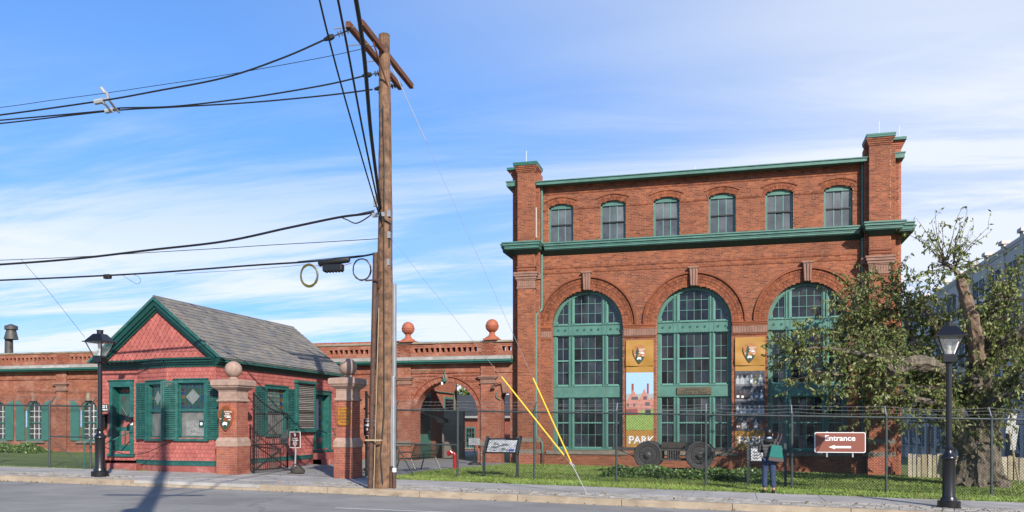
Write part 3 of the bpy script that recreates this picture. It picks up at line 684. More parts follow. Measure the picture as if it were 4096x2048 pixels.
def banner(u0, u1, z0, z1, zp, zs, zg, zt, label, house):
    f = yf(YB + .5); n = .03
    t = thing('banner', f.P((u0 + u1) / 2, z0, n), label, 'banner', 'banners hung between the great windows'); w = u1 - u0; c = (u0 + u1) / 2
    cl = MB(); k = 18; g = 6                                   # cloth with slight ripples
    for j in range(k + 1):
        for i in range(g + 1):
            v = z0 + (z1 - z0) * j / k; a = i / g
            cl.v.append(tuple(f.P(u0 + w * a, v, n + .006 * math.sin(5 * a + v * 2.1) + .006)))
    cl.f = [(j * (g + 1) + i, j * (g + 1) + i + 1, (j + 1) * (g + 1) + i + 1, (j + 1) * (g + 1) + i) for j in range(k) for i in range(g)]
    cl.build('cloth', M_gold, t, smooth=True)
    po = MB(); g = 8; k = 10                                   # proud top panel with folds
    for j in range(k + 1):
        for i in range(g + 1):
            a = i / g; q = j / k; v = zp + (z1 - zp) * q
            e = .03 + .022 * math.sin(a * 7 + q * 5) * (1 - q) + .012 * math.sin(q * 11 - a * 3) + (.02 if q < .75 else 0)
            po.v.append(tuple(f.P(u0 - .004 + (w + .008) * a, v, n + e)))
    po.f = [(j * (g + 1) + i, j * (g + 1) + i + 1, (j + 1) * (g + 1) + i + 1, (j + 1) * (g + 1) + i) for j in range(k) for i in range(g)]
    po.build('top_panel', M_gold, t, smooth=True)
    emblem(f, c, zp + .50 * (z1 - zp) - .05, .74, t, n + .088, M_arrowp, .003)
    n += .019
    R = lambda a0, a1, b0, b1, m, nm, dn: flat(f, [(u0 + w * a0, b0), (u0 + w * a1, b0), (u0 + w * a1, b1), (u0 + w * a0, b1)], n + dn, m, t, nm, .001)
    if house:
        R(0, 1, zg, zs, M_bsky, 'printed_sky', 0); H = zs - zg
        zz = lambda a: zg + H * a
        R(0, 1, zg, zz(.50), M_broof, 'printed_roof', .0014)
        R(0, 1, zg, zz(.33), M_bhouse, 'printed_house', .0028)
        for p, q, hgt in ((.02, .50, .60), (.45, .88, .62), (.86, 1.0, .44)): flat(f, [(u0 + w * p, zz(.33)), (u0 + w * q, zz(.33)), (u0 + w * (p + q) / 2, zz(hgt))], n + .0042, M_bhouse, t, 'printed_gable', .001)
        R(0, .42, zg, zz(.15), M_bhouse2, 'printed_storey', .0056)
        for p, q in ((.20, .28), (.76, .83)): R(p, q, zz(.50), zz(.74), M_bhouse2, 'printed_chimney', .0035)
        for p, q, r0, r1 in ((.2, .44, .36, .43), (.04, .1, .20, .28), (.27, .33, .20, .28), (.63, .76, .36, .44), (.70, .86, .22, .30), (.08, .2, .03, .10)): R(p, q, zz(r0), zz(r1), M_bwin, 'printed_window', .007)
        R(.70, .94, zg, zz(.13), M_bdark, 'printed_porch', .007); R(.52, .68, zg, zz(.12), M_bgrass, 'printed_shrub', .0084); R(.9, 1.0, zg, zz(.14), M_bgrass, 'printed_shrub', .0098)
        R(0, 1, zt, zg, M_bgrass, 'printed_lawn', 0)
    else:
        R(0, 1, zt, zs, mat('print_shelf_dark', (.060, .066, .080), .6, var=.4, vscale=9), 'printed_shelf', 0)
        MBt = [mat('print_bottle_%d' % k, c_, .5) for k, c_ in enumerate(((.26, .29, .31), (.40, .42, .43), (.15, .18, .21), (.17, .07, .04), (.28, .26, .08), (.04, .025, .025)))]
        hgt = (zs - zt) / 4.0
        for r in range(4):
            zb = zt + .06 + r * hgt * 1.0
            R(0, 1, zb - .07, zb - .005, mat('print_plank', (.17, .175, .19), .6), 'printed_plank', .0014)
            x = .02
            while x < .93:
                bw = RN.uniform(.10, .16) * (1.35 if r == 0 else 1); bh = RN.uniform(.30, .40) * (hgt / .58)
                m = MBt[5 if r == 2 and x < .35 else 3 if r == 2 and x < .5 else RN.choice((0, 1, 1, 2, 0, 1, 3, 4))]
                a0, a1 = u0 + w * x, u0 + w * min(.985, x + bw); cc = (a0 + a1) / 2; q = (a1 - a0)
                flat(f, [(a0, zb), (a1, zb), (a1, zb + bh * .6), (cc + q * .16, zb + bh * .76), (cc + q * .16, zb + bh), (cc - q * .16, zb + bh), (cc - q * .16, zb + bh * .76), (a0, zb + bh * .6)], n + .0028, m, t, 'printed_bottle', .001)
                if RN.random() < .5: flat(f, [(a0 + q * .2, zb + bh * .15), (a1 - q * .2, zb + bh * .15), (a1 - q * .2, zb + bh * .4), (a0 + q * .2, zb + bh * .4)], n + .0042, M_letter, t, 'printed_label', .001)
                x += bw + RN.uniform(.01, .03)
    text('PARK', f, c + .06, zt - .40, .30, M_letter, t, n + .002, bold=.010, wscale=.98, depth=.002)
    text('FIND YOUR', f, u0 + .09, zt - .40, .06, M_letter, t, n + .002, wscale=.72, vert=True)
    return t
banner(-4.06, -2.99, .80, 5.09, 4.07, 3.81, 2.14, 1.55, 'banner printed with a red gabled mansion above the word PARK', True)
banner(.10, 1.19, .80, 5.09, 4.02, 3.81, 1.55, 1.55, 'banner printed with shelves of glass bottles above the word PARK', False)
pl = thing('bronze_plaque', FW.P(-1.445, 2.93, 0), 'bronze name plaque on the middle window of the tall brick building', 'plaque')
M_brz = mat('bronze', (.14, .115, .07), .5, metal=.4, var=.25, vscale=9)
MB().box(FW, -2.11, -.78, 2.93, 3.22, GW + .11, GW + .15).build('plate', M_brz, pl, bevel=.01)
text('Laboratory of', FW, -1.445, 3.135, .10, mat('bronze_letter', (.05, .045, .03), .5), pl, GW + .151, bold=.006); text('Thomas A. Edison', FW, -1.445, 3.01, .10, mat('bronze_letter', (.05, .045, .03), .5), pl, GW + .151, bold=.006)
# ------------------------------------------------------------------ long low brick wing with the archway
YG = 33.5; GF = yf(YG)
wing = thing('brick_wing', (-15, YG, .3), 'low brick wing with pierced parapet and arched gateway beside the tall building', 'building')
P = Pieces(); B = MB()
AC, AR_, ASP = -11.565, 1.375, 2.18
WX = [(-35.0, -34.05), (-32.88, -31.92), (-29.75, -28.80)]      # left windows
hw = [(a, b_, 1.0, 2.45, 2.45 + (b_ - a) / 2) for a, b_ in WX]
hol = arch_holes([(AC - AR_, AC + AR_, -.5, ASP, ASP + AR_), (-9.20, -8.80, -.5, 2.9, 3.1)] + hw)
def proudw(u, v, r, x):
    if -13.1 < u < -10.05 and 2.75 < v < 3.82 and math.hypot(u - AC, v - ASP) > 1.66: return .028 if int(x / .1025 + r // 2 * 1) % 2 else 0
    if 3.93 < v < 4.0: return .045
    if 3.83 < v < 3.88: return .03
    return 0
for u0, u1 in ((-38, -27.2), (-17.5, -8.62)): lay(P, B, GF, u0, u1, -.1, 4.36, 0, hol, proud=proudw)
PIL = ((-13.71, -13.11), (-10.03, -9.42), (-31.05, -30.45), (-17.0, -16.4))
for a, b_ in PIL: lay(P, B, GF, a, b_, -.1, 4.36, .09)
voussoirs(P, GF, AC, ASP, AR_ + .004, AR_ + .20, 0, PI, .02, w=.075)
for a, b_ in WX: voussoirs(P, GF, (a + b_) / 2, 2.45, (b_ - a) / 2 + .004, (b_ - a) / 2 + .27, 0, PI, .016, w=.085)
# parapet with real openings
def holes_par(v):
    if not 4.79 < v < 5.0: return []
    r = []
    for p, q in ((-12.98, -10.16), (-9.15, -8.75), (-16.9, -13.95), (-30.3, -27.3), (-35.5, -31.2)):
        x = p
        while x + .16 <= q + .02: r.append((x, x + .16)); x += .238
    return r
def prp(u, v, r, x):
    for a, b_ in ((-13.68, -13.12), (-10.02, -9.44), (-30.98, -30.4)):
        if a < u < b_: return .03
    return 0
for u0, u1 in ((-38, -27.2), (-17.5, -8.62)): lay(P, B, GF, u0, u1, 4.60, 5.15, .0, holes_par, proud=prp)
P.done(wing, 'brick', 'brickwork', M_brickw); B.build('mortar_joints', M_mort, wing)
core = MB()
for u0, u1 in ((-38, -27.2), (-17.5, -8.62)):
    rows = 9
    for k in range(9):
        z0 = 4.60 + k * .0611; 
    for (z0, z1, hh) in ((4.60, 4.795, []), (4.795, 4.98, holes_par(4.9)), (4.98, 5.15, [])):
        for p, q in cut(u0, u1, hh): core.box(GF, p + .002, q - .002, z0, z1, -.50, -.012)
core.build('parapet_core', M_bside, wing, kind='stuff')
wl = MB(); wl.box(GF, -38, AC - AR_ - .004, -.2, 4.6, -.55, -.012); wl.box(GF, AC + AR_ + .004, -9.2, -.2, 4.6, -.55, -.012); wl.box(GF, -8.8, -8.6, -.2, 4.6, -.55, -.012)
wl = MB()
for u0, u1 in ((-38, AC - AR_), (AC + AR_, -9.2), (-8.8, -8.62)):
    if u0 == -38:
        wl.quad(GF.P(AC - AR_, -.2, -.01), GF.P(AC - AR_, ASP, -.01), GF.P(AC - AR_, ASP, -.6), GF.P(AC - AR_, -.2, -.6))
pth = [(AC - AR_, -.2)] + [(AC - AR_ * math.cos(t), ASP + AR_ * math.sin(t)) for t in lin(0, PI, 30)] + [(AC + AR_, -.2)]
wl = MB()
for (p, q), (p2, q2) in zip(pth, pth[1:]): wl.quad(GF.P(p, q, .0), GF.P(p2, q2, .0), GF.P(p2, q2, -.62), GF.P(p, q, -.62))
wl.build('archway_reveal', M_bside, wing)
pth = [(-9.2, -.2), (-9.2, 2.9), (-9.14, 3.04), (-9.0, 3.1), (-8.86, 3.04), (-8.8, 2.9), (-8.8, -.2)]
wl = MB()
for (p, q), (p2, q2) in zip(pth, pth[1:]): wl.quad(GF.P(p, q, .0), GF.P(p2, q2, .0), GF.P(p2, q2, -.62), GF.P(p, q, -.62))
wl.build('doorway_reveal', M_bside, wing)
bk = MB()                                                      # rear face of the wall
for v0, v1 in zip(lin(-.2, 4.6, 60), lin(-.2, 4.6, 60)[1:]):
    for p, q in cut(-17.5, -8.62, hol((v0 + v1) / 2)): bk.quad(GF.P(q, v0, -.62), GF.P(p, v0, -.62), GF.P(p, v1, -.62), GF.P(q, v1, -.62))
bk.build('rear_face', M_bside, wing, kind='stuff')
for x0, x1 in ((-38, -33.4), (-33.39, -30.3), (-30.29, -27.2), (-17.5, -13.72), (-13.71, -12.0), (-11.99, -10.06), (-10.05, -8.62)):
    MB().box(GF, x0, x1 - .006, 5.15, 5.235, -.55, .07 if x0 in (-13.71, -10.05) else .045).build('coping', M_cop, wing, bevel=.02)
for x0, x1 in ((-38, -33.0), (-32.99, -27.2), (-17.5, -13.1), (-13.09, -10.2), (-10.19, -8.66)):
    b = MB(); b.add([GF.P(u, v, n) for u in (x0, x1 - .006) for v, n in ((4.625, .0), (4.575, .36), (4.44, .40), (4.43, .0))], [(0, 1, 5, 4), (1, 2, 6, 5), (2, 3, 7, 6), (0, 3, 2, 1), (4, 5, 6, 7)])
    b.build('ledge', M_lead, wing); b = MB(); b.box(GF, x0, x1 - .002, 4.36, 4.435, -.02, .38); b.box(GF, x0, x1 - .002, 4.30, 4.358, -.02, .30); b.build('fascia', M_grnd, wing)
for a, b_ in PIL[:2]:
    i = MB()
    for z0, z1, e in ((3.72, 3.77, .12), (3.66, 3.72, .08), (3.46, 3.49, .05)): i.box(GF, a - e, b_ + e, z0, z1, 0, .09 + e)
    i.box(GF, a - .01, b_ + .01, 3.49, 3.66, 0, .10)
    for t in lin(a + .05, b_ - .05, 8): i.box(GF, t - .018, t + .018, 3.51, 3.64, .10, .115)
    i.build('pilaster_capital', M_brown, wing)
    MB().box(GF, a - .03, b_ + .03, .88, 1.03, 0, .13).build('stone_band', M_stone, wing); MB().box(GF, a - .02, b_ + .02, 1.03, 1.13, 0, .11).build('stone_band', M_brown, wing)
for a, b_ in PIL[2:3]:
    i = MB(); i.box(GF, a - .12, b_ + .12, 3.68, 3.74, 0, .2); i.box(GF, a - .06, b_ + .06, 3.62, 3.68, 0, .15); i.box(GF, a, b_, 3.40, 3.62, 0, .10); i.box(GF, a - .03, b_ + .03, 3.36, 3.40, 0, .13); i.build('pilaster_capital', M_brown, wing)
h = MB(); h.ring(GF, AC, ASP, AR_ + .205, AR_ + .255, 0.05, PI - .05, -.02, .075, 40); h.build('hood_mould', M_brickw, wing)
k = MB(); k.prism(GF, [(AC - .08, 3.48), (AC + .08, 3.48), (AC + .12, 3.85), (AC - .12, 3.85)], -.05, .12); k.build('keystone', M_brown, wing)
k = MB(); k.prism(GF, [(-9.08, 3.06), (-8.92, 3.06), (-8.86, 3.5), (-9.14, 3.5)], -.05, .12)
for t in (-.06, 0, .06): k.box(GF, -9.0 + t - .015, -9.0 + t + .015, 3.08, 3.48, .12, .14)
k.build('keystone', M_brown, wing)
MB().box(GF, -38, -27.2, .0, .62, -.05, .05).build('plinth', M_bside, wing); MB().box(GF, -38, -27.2, .40, .47, .05, .09).build('foundation_band', M_cop, wing)
# arched windows with shutters
for a, b_ in WX:
    c, r = (a + b_) / 2, (b_ - a) / 2; fr = MB(); fr.ring(GF, c, 2.45, r - .09, r - .004, 0, PI, -.22, -.10, 20)
    for p, q in ((a, a + .09), (b_ - .09, b_)): fr.box(GF, p, q, 1.0, 2.45, -.22, -.10)
    fr.box(GF, a, b_, 1.0, 1.08, -.22, -.08); fr.box(GF, a + .09, b_ - .09, 1.84, 1.89, -.20, -.12); win = fr.build('shuttered_window', M_shut, wing)
    br = MB(); tp = lambda u: 2.45 + math.sqrt(max(0, (r - .07) ** 2 - (u - c) ** 2))
    grid(br, win, GF, lin(a + .09, b_ - .09, 3), [1.08, 1.33, 1.58, 1.84], -.2, M_gwin, bw=.025); grid(br, win, GF, lin(a + .09, b_ - .09, 3), [1.89, 2.15, 2.42, 2.9], -.2, M_gwin, bw=.025, top=tp)
    br.build('glazing_bars', M_white, win)
    if -33 < a < -32: MB().box(GF, a + .2, b_ - .2, 1.1, 2.5, -.26, -.21).build('blind', mat('blind', (.7, .68, .62), .9), win)
    MB().box(GF, a - .18, b_ + .18, .9, 1.0, -.1, .10).build('window_sill', M_stone, win)
    for s in (-1, 1):
        e0, e1 = (a - .50, a - .02) if s < 0 else (b_ + .02, b_ + .50)
        pts_ = [(e0, 1.02), (e1, 1.02)]
        k = lin(0, PI / 2, 8)
        arc = [(e1 - (e1 - e0) * (1 - math.cos(t)) if s < 0 else e0 + (e1 - e0) * math.sin(t), 2.45 + .48 * math.sin(t) if s < 0 else 2.45 + .48 * math.cos(t)) for t in k]
        arc = [(e0 + (e1 - e0) * (1 - math.cos(t)), 2.42 + .5 * math.sin(t)) for t in k] if s > 0 else [(e1 - (e1 - e0) * (1 - math.cos(t)), 2.42 + .5 * math.sin(t)) for t in k]
        poly = ([(e0, 1.02), (e1, 1.02), (e1, 2.92)] + [(u, v) for u, v in arc[::-1]][1:]) if s > 0 else ([(e1, 1.02)] + arc + [(e0, 2.92), (e0, 1.02)])
        sh = fixn(MB().prism(GF, poly, .02, .06).build('shutter', M_shut, win))
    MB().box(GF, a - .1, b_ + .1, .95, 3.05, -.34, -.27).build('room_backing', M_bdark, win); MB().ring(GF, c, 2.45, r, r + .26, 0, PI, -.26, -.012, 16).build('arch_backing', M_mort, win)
    kk = MB(); kk.prism(GF, [(c - .07, 2.9), (c + .07, 2.9), (c + .09, 3.28), (c - .09, 3.28)], -.03, .05); kk.build('keystone', M_brown if a < -30 else M_cop, win)
# terracotta ball finials
for x, lab in ((-13.30, 'terracotta ball finial on the parapet nearer the utility pole'), (-9.60, 'terracotta ball finial on the parapet nearer the tall building')):
    t = thing('ball_finial', (x, YG + .12, 5.235), lab, 'finial', 'ball finials on the parapet')
    MB().wbox(x - .31, x + .31, YG - .18, YG + .42, 5.236, 5.31).build('base', M_terra, t, bevel=.01)
    MB().lathe((x, YG + .12, 5.31), [(.30, 0), (.28, .05), (.16, .12), (.11, .2), (.12, .27), (.15, .29)], 20).build('stem', M_terra, t, smooth=True)
    MB().lathe((x, YG + .12, 5.58), [(.08, 0)] + [(.265 * math.sin(q), .265 - .265 * math.cos(q)) for q in lin(.35, 1.45, 6)] + [(.275, .24), (.275, .29)] + [(.26 * math.sin(q), .28 - .26 * math.cos(q)) for q in lin(1.65, 3.05, 9)], 24).build('ball', M_terra, t, smooth=True)
    rb = MB()
    for k in range(18):
        g = 2 * PI * k / 18; rb.tube([(x + math.cos(g) * .268 * math.sin(q), YG + .12 + math.sin(g) * .268 * math.sin(q), 5.845 - .268 * math.cos(q)) for q in lin(.5, 1.4, 5)], .014, 5)
    rb.build('ribs', M_terra, t)
# iron lamp bracket over the archway, alarm bracket over the doorway
t = thing('arch_lamp', GF.P(AC, 3.6, .2), 'green iron lamp bracket with white bulb over the gateway arch', 'lamp')
MB().tube([GF.P(AC, 4.02, .1), GF.P(AC, 3.9, .16), GF.P(AC + .03, 3.75, .18), GF.P(AC, 3.62, .2)], .022, 8).build('arm', M_grnd, t); MB().tube([GF.P(-13.4, 4.03, .08), GF.P(AC, 4.03, .08)], .012, 6).build('conduit', M_grnd, t)
MB().lathe(GF.P(AC - .01, 3.52, .2), [(.05, 0), (.10, .03), (.11, .09), (.07, .14), (.02, .17)], 14).build('shade', M_grnd, t, smooth=True)
MB().lathe(GF.P(AC - .10, 3.41, .22), [(.035, 0), (.05, .04), (.045, .09), (.03, .13)], 12).build('bulb', mat('bulb_glass', (.85, .85, .82), .3), t, smooth=True)
t = thing('wall_lamp', GF.P(-9.35, 3.3, .2), 'rusty wall lamp bracket beside the narrow doorway keystone', 'lamp')
MB().tube([GF.P(-9.2, 3.42, .02), GF.P(-9.35, 3.45, .16), GF.P(-9.45, 3.38, .2)], .025, 7).build('arm', M_rust, t); MB().lathe(GF.P(-9.47, 3.24, .2), [(.09, 0), (.07, .06), (.03, .13)], 12).build('shade', M_rust, t, smooth=True)
MB().tube([GF.P(-9.35, 3.1, .04), GF.P(-9.38, 2.9, .05), GF.P(-9.2, 2.78, .04)], .018, 6).build('conduit', M_grn, t)
# roof ventilator on the wing
t = thing('roof_ventilator', (-38.4, 38, 5.0), 'grey metal ventilator stack on the roof at the far left', 'ventilator'); M_vent = mat('vent_metal', (.085, .082, .075), .6, metal=.3, var=.35, vscale=3)
MB().lathe((-38.4, 38, 4.2), [(.24, 0), (.20, 2.3)], 14).build('stack', M_vent, t, smooth=True); MB().lathe((-38.25, 38, 6.45), [(.36, 0), (.35, .06), (.24, .52)], 14).build('cowl', M_vent, t, smooth=True); MB().lathe((-38.25, 38, 6.98), [(.33, 0), (.33, .2), (.08, .30)], 14).build('cap', M_vent, t, smooth=True)
# ------------------------------------------------------------------ courtyard seen through the arch
court = thing('courtyard_building', (-13.3, 37, .2), 'shaded brick building with green door seen through the gateway arch', 'building')
CF = Fr((-13.3, 0, 0), rad(90))
MB().wbox(-24, -13.3, 34.3, 40.2, -.4, 5.4).build('wall', M_bside, court)
w = MB(); w.box(CF, 35.2, 36.3, .2, 3.2, 0, .05); win = w.build('window', M_grn, court); MB().box(CF, 35.3, 36.2, 1.5, 3.0, .05, .055).build('pane', M_gwin, win)
w = MB(); w.box(CF, 34.9, 35.9, .15, 1.35, .05, .09); dr = w.build('door', M_grn, court); MB().box(CF, 35.0, 35.8, 1.36, 2.1, .05, .08).build('pane', M_glass, dr)
w = MB(); w.box(CF, 38.2, 39.6, 1.1, 3.1, 0, .05); win = w.build('window', M_grn, court); MB().box(CF, 38.3, 39.5, 1.2, 3.0, .05, .055).build('pane', M_glass, win)
MB().tube([CF.P(36.9, 2.2, .05), CF.P(36.9, 3.3, .05), CF.P(39.6, 3.3, .05), CF.P(39.6, 2.4, .05)], .025, 6).build('conduit', M_grn, court)
aw = MB(); aw.add([CF.P(34.7, 2.35, 0), CF.P(36.2, 2.35, 0), CF.P(36.2, 2.0, .9), CF.P(34.7, 2.0, .9), CF.P(34.7, 1.85, .9), CF.P(36.2, 1.85, .9)], [(0, 3, 2, 1), (3, 4, 5, 2), (0, 1, 2, 3)]); aw.build('awning', mat('awning_dark', (.02, .025, .028), .7), court)
sc = thing('screen_door', (-12.3, 36.6, .2), 'open grey framed screen door in front of the shaded courtyard building', 'door')
SF = Fr((-12.75, 36.4, gz(-12.5)), rad(10)); w = MB(); M_scr = mat('screen_frame', (.16, .14, .12), .6)
for u0, u1, v0, v1 in ((0, .09, 0, 2.2), (.95, 1.04, 0, 2.2), (0, 1.04, 2.12, 2.2), (0, 1.04, 0, .75), (0, 1.04, 1.4, 1.46)): w.box(SF, u0, u1, v0 + .02, v1, -.02, .02)
w.build('frame', M_scr, sc); MB().box(SF, .09, .95, .75, 2.12, -.004, .004).build('pane', M_glass, sc)
back = thing('slate_roof_building', (-21.5, 72, -.9), 'distant low brick building with dark slate roof seen through the arch', 'building')
BF = yf(72); M_brf = mat('dark_slate', (.045, .048, .055), .8, var=.2, vscale=1)
MB().wbox(-29, -14, 72, 80, -1.2, 2.45).build('wall', mat('brick_far', (.33, .095, .055), .9, var=.2, vscale=3), back)
rf = MB(); rf.add([(-29.3, 71.6, 2.45), (-13.7, 71.6, 2.45), (-13.7, 76, 4.6), (-29.3, 76, 4.6), (-13.7, 80.4, 2.45), (-29.3, 80.4, 2.45)], [(0, 1, 2, 3), (3, 2, 4, 5), (1, 4, 2), (0, 3, 5), (0, 5, 4, 1)]); rf.build('roof', M_brf, back)
MB().wbox(-29.2, -13.8, 71.5, 71.62, 2.40, 2.58).build('gutter', mat('gutter_grey', (.4, .4, .38), .6), back)
for u in (-22.98, -18.8, -15.9):
    w = MB(); w.box(BF, u, u + .85, -.25, 1.62, 0, .05); win = w.build('window', M_grn, back); br = MB(); grid(br, win, BF, lin(u + .07, u + .78, 3), lin(-.17, 1.5, 4), .052, M_glass, bw=.03, bd=.03); br.build('glazing_bars', M_grn, win)
    MB().box(BF, u - .1, u + .95, -.36, -.25, 0, .1).build('window_sill', M_cop, win)
MB().lathe(BF.P(-21.1, 2.0, .06), [(.3, -.01), (.3, .0)], 10).build('round_vent', M_bhouse2, back)
# ------------------------------------------------------------------ red shingled gatehouse
GX0, GX1, GYB, GYD, GYR = -19.8, -15.2, 22.6, 23.2, 30.9
gh = thing('gatehouse', (-17.5, 24.5, .3), 'red shingled gatehouse with green trim and slate gable roof', 'house')
FD = Fr((GX0, GYD, 0), 0)                                     # door wall, u 0..1.4
c0, c1 = Vector((-18.4, GYD, 0)), Vector((-16.87, GYB, 0)); CL = (c1 - c0).length
FC = Fr(c0, math.atan2(c1.y - c0.y, c1.x - c0.x)); FB = Fr((-16.87, GYB, 0), 0); BL = GX1 + 16.87
FR = Fr((GX1, GYB, 0), rad(90)); RL = GYR - GYB
ZS, ZE = .62, 3.62                                            # siding bottom / top
# window rectangles on each wall (u0,u1,v0,v1), from the photograph
def rect(f, x0, y0, x1, y1):
    a = f.hit(x0, y0); b_ = f.hit(x1, y1); return (a[0], b_[0], min(a[1], b_[1]), max(a[1], b_[1]))
dA = FD.hit(440, 1524); dB = FD.hit(537, 1815); DU0, DU1, DV0, DV1 = dA[0], dB[0], dB[1] , dA[1]
w1 = FC.hit(592, 1600)[0], FC.hit(662, 1600)[0]; W1 = (w1[0], w1[1], 1.30, 3.12)
w2 = FB.hit(704, 1600)[0], FB.hit(832, 1600)[0]; W2 = (w2[0], w2[1], 1.30, 3.14)
w3 = FR.hit(1058, 1600)[0], FR.hit(1146, 1600)[0]; W3 = (w3[0], w3[1], 1.40, 3.08)
w4 = FR.hit(1176, 1600)[0], FR.hit(1250, 1600)[0]; W4 = (w4[0], w4[1], 1.55, 3.26)
d2 = FR.hit(1252, 1600)[0], FR.hit(1321, 1600)[0]; D2 = (d2[0], d2[1], .80, 3.04)
def hrect(lst): return lambda v: [(a, b_) for a, b_, c, d in lst if c < v < d]
P = Pieces(); core = MB()
for f, L, rs in ((FD, 1.42, [(DU0, DU1, DV0, DV1)]), (FC, CL, [W1]), (FB, BL, [W2]), (FR, RL, [W3, W4, D2])):
    hh = hrect(rs); rows = 24; ch = (ZE - ZS) / rows
    for v0, v1 in zip(lin(ZS - .02, ZE, rows), lin(ZS - .02, ZE, rows)[1:]):
        for p, q in cut(0, L, hh((v0 + v1) / 2)): core.quad(f.P(p, v0, 0), f.P(q, v0, 0), f.P(q, v1, 0), f.P(p, v1, 0))
    for r in range(rows):
        vb = ZS + r * ch; x = -(r % 2) * .063
        while x < L:
            for p, q in cut(max(0, x), min(L, x + .126), hh(vb + ch / 2)):
                if q - p > .02: P.add(Fr(f.P((p + q) / 2, vb + ch * .62, .012), 0, f.U, (f.V - f.N * .13).normalized(), (f.N + f.V * .13).normalized()), 0, 0, RN.uniform(-.002, .002), q - p - .007, .026, ch * 1.28 + RN.uniform(-.004, .004))
            x += .126
core.build('sheathing', M_redp, gh, kind='stuff'); P.done(gh, 'shingle', 'wall_shingles', M_sh, TAB)
# foundation, skirt board, rear and left walls
fo = MB(); fo.box(FD, 0, 1.42, .0, .50, -.3, .02); fo.box(FC, 0, CL, .0, .52, -.3, .02); fo.box(FB, 0, BL, .0, .52, -.3, .02); fo.box(FR, 0, RL, .0, .52, -.3, .02); fo.build('foundation', M_redp, gh)
MB().wbox(GX0, GX1 - .05, GYD + .02, GYR, .0, 3.62).build('rear_wall', M_redp, gh) if False else None
rw = MB(); rw.quad((GX0, GYD, 0), (GX0, GYR, 0), (GX0, GYR, 3.7), (GX0, GYD, 3.7)); rw.quad((GX0, GYR, 0), (GX1, GYR, 0), (GX1, GYR, 3.7), (GX0, GYR, 3.7)); rw.add([(GX0, GYR, 3.7), (GX1, GYR, 3.7), (-17.5, GYR, 5.6)], [(0, 1, 2)]); rw.build('rear_wall', M_redp, gh)
for f, a, b_ in ((FC, -.02, CL), (FB, 0, BL + .03), (FR, 0, D2[0] - .12), (FR, D2[1] + .12, RL)):
    s = MB(); s.box(f, a, b_, .50, .62, -.05, .04); s.box(f, a, b_, .622, .65, -.05, .06); s.build('skirt_board', M_teal, gh)
# frieze under the eaves
for f, L in ((FD, 1.42), (FC, CL), (FB, BL + .02), (FR, RL)):
    s = MB()
    for z0, z1, e in ((3.52, 3.60, .05), (3.603, 3.66, .10), (3.663, 3.74, .16), (3.743, 3.80, .22)): s.box(f, -.0 if f is not FC else -.06, L, z0, z1, -.08, e)
    s.build('frieze', M_teald, gh)
# roof
RX, RZ, EZ, EXR, EXL = -17.5, 5.75, 3.73, -15.0, -19.98
Y0, Y1 = 22.78, 31.5
rb = MB(); rb.add([(EXL, Y0 + .01, EZ), (RX, Y0 + .01, RZ - .03), (EXR, Y0 + .01, EZ), (EXL, Y1, EZ), (RX, Y1, RZ - .03), (EXR, Y1, EZ)], [(0, 1, 4, 3), (1, 2, 5, 4), (0, 3, 5, 2)]); rb.build('roof_deck', M_teald, gh)
SLn = math.hypot(EXR - RX, RZ - EZ)
FS = Fr((EXR, Y0, EZ), 0, (0, 1, 0), ((RX - EXR) / SLn, 0, (RZ - EZ) / SLn), ((RZ - EZ) / SLn, 0, (EXR - RX) / SLn))
P = Pieces(); rows = 17; ch = SLn / rows
for r in range(rows):
    x = -.1 * (r % 2)
    while x < Y1 - Y0:
        wd = RN.uniform(.24, .34); p, q = max(0, x), min(Y1 - Y0, x + wd)
        if q - p > .04: P.add(Fr(FS.P((p + q) / 2, (r + .5) * ch + .02, .02), 0, FS.U, (FS.V - FS.N * .09).normalized(), (FS.N + FS.V * .09).normalized()), 0, 0, RN.uniform(-.005, .005), q - p - .012, .026, ch * 1.36 + RN.uniform(-.006, .006))
        x += wd
P.done(gh, 'slate', 'roof_slates', M_slate)
FSL = Fr((EXL, Y1, EZ), 0, (0, -1, 0), ((RX - EXL) / SLn, 0, (RZ - EZ) / SLn), (-(RZ - EZ) / SLn, 0, (RX - EXL) / SLn))
MB().box(FSL, 0, Y1 - Y0, 0, SLn + .02, .005, .035).build('roof_slope', M_slate, gh)
MB().tube([(RX, Y0, RZ + .02), (RX, Y1, RZ + .02)], .035, 6).build('ridge_cap', M_slate, gh)
MB().wbox(EXR - .03, EXR + .05, Y0 + .1, Y1, EZ - .06, EZ - .005).build('eave_gutter', M_teal, gh)
# gable: diamond shingles, flaring out over the bay
FG = yf(23.02)
gsl = (RZ - EZ) / (RX - EXL)
P = Pieces(); gm = MB(); gm.add([FG.P(-19.6, 3.74, 0), FG.P(-15.3, 3.74, 0), FG.P(-17.5, 5.44, 0)], [(0, 1, 2)]); gm.build('gable_sheathing', M_redp, gh)
dw, dh = .17, .27; r = 0; v = 3.82
while v < 5.4:
    x = -19.8 + (r % 2) * dw / 2
    while x < -15.2:
        lim = 5.47 - abs(x + 17.5) * gsl * 1.0
        if v + .02 < lim:
            fl = max(0, 1 - (v - 3.78) / .55) * max(0, min(1, (x + 18.6) / 1.6)) * max(0, min(1, (-15.5 - x) / .4)) * .34
            P.add(Fr(FG.P(x, v, .016), 0, FG.U, (FG.V - FG.N * .12).normalized(), (FG.N + FG.V * .12).normalized()), 0, 0, 0, dw - .014, .018, dh)
        x += dw
    v += dh / 2; r += 1
P.done(gh, 'shingle', 'gable_shingles', M_sh, DIA)
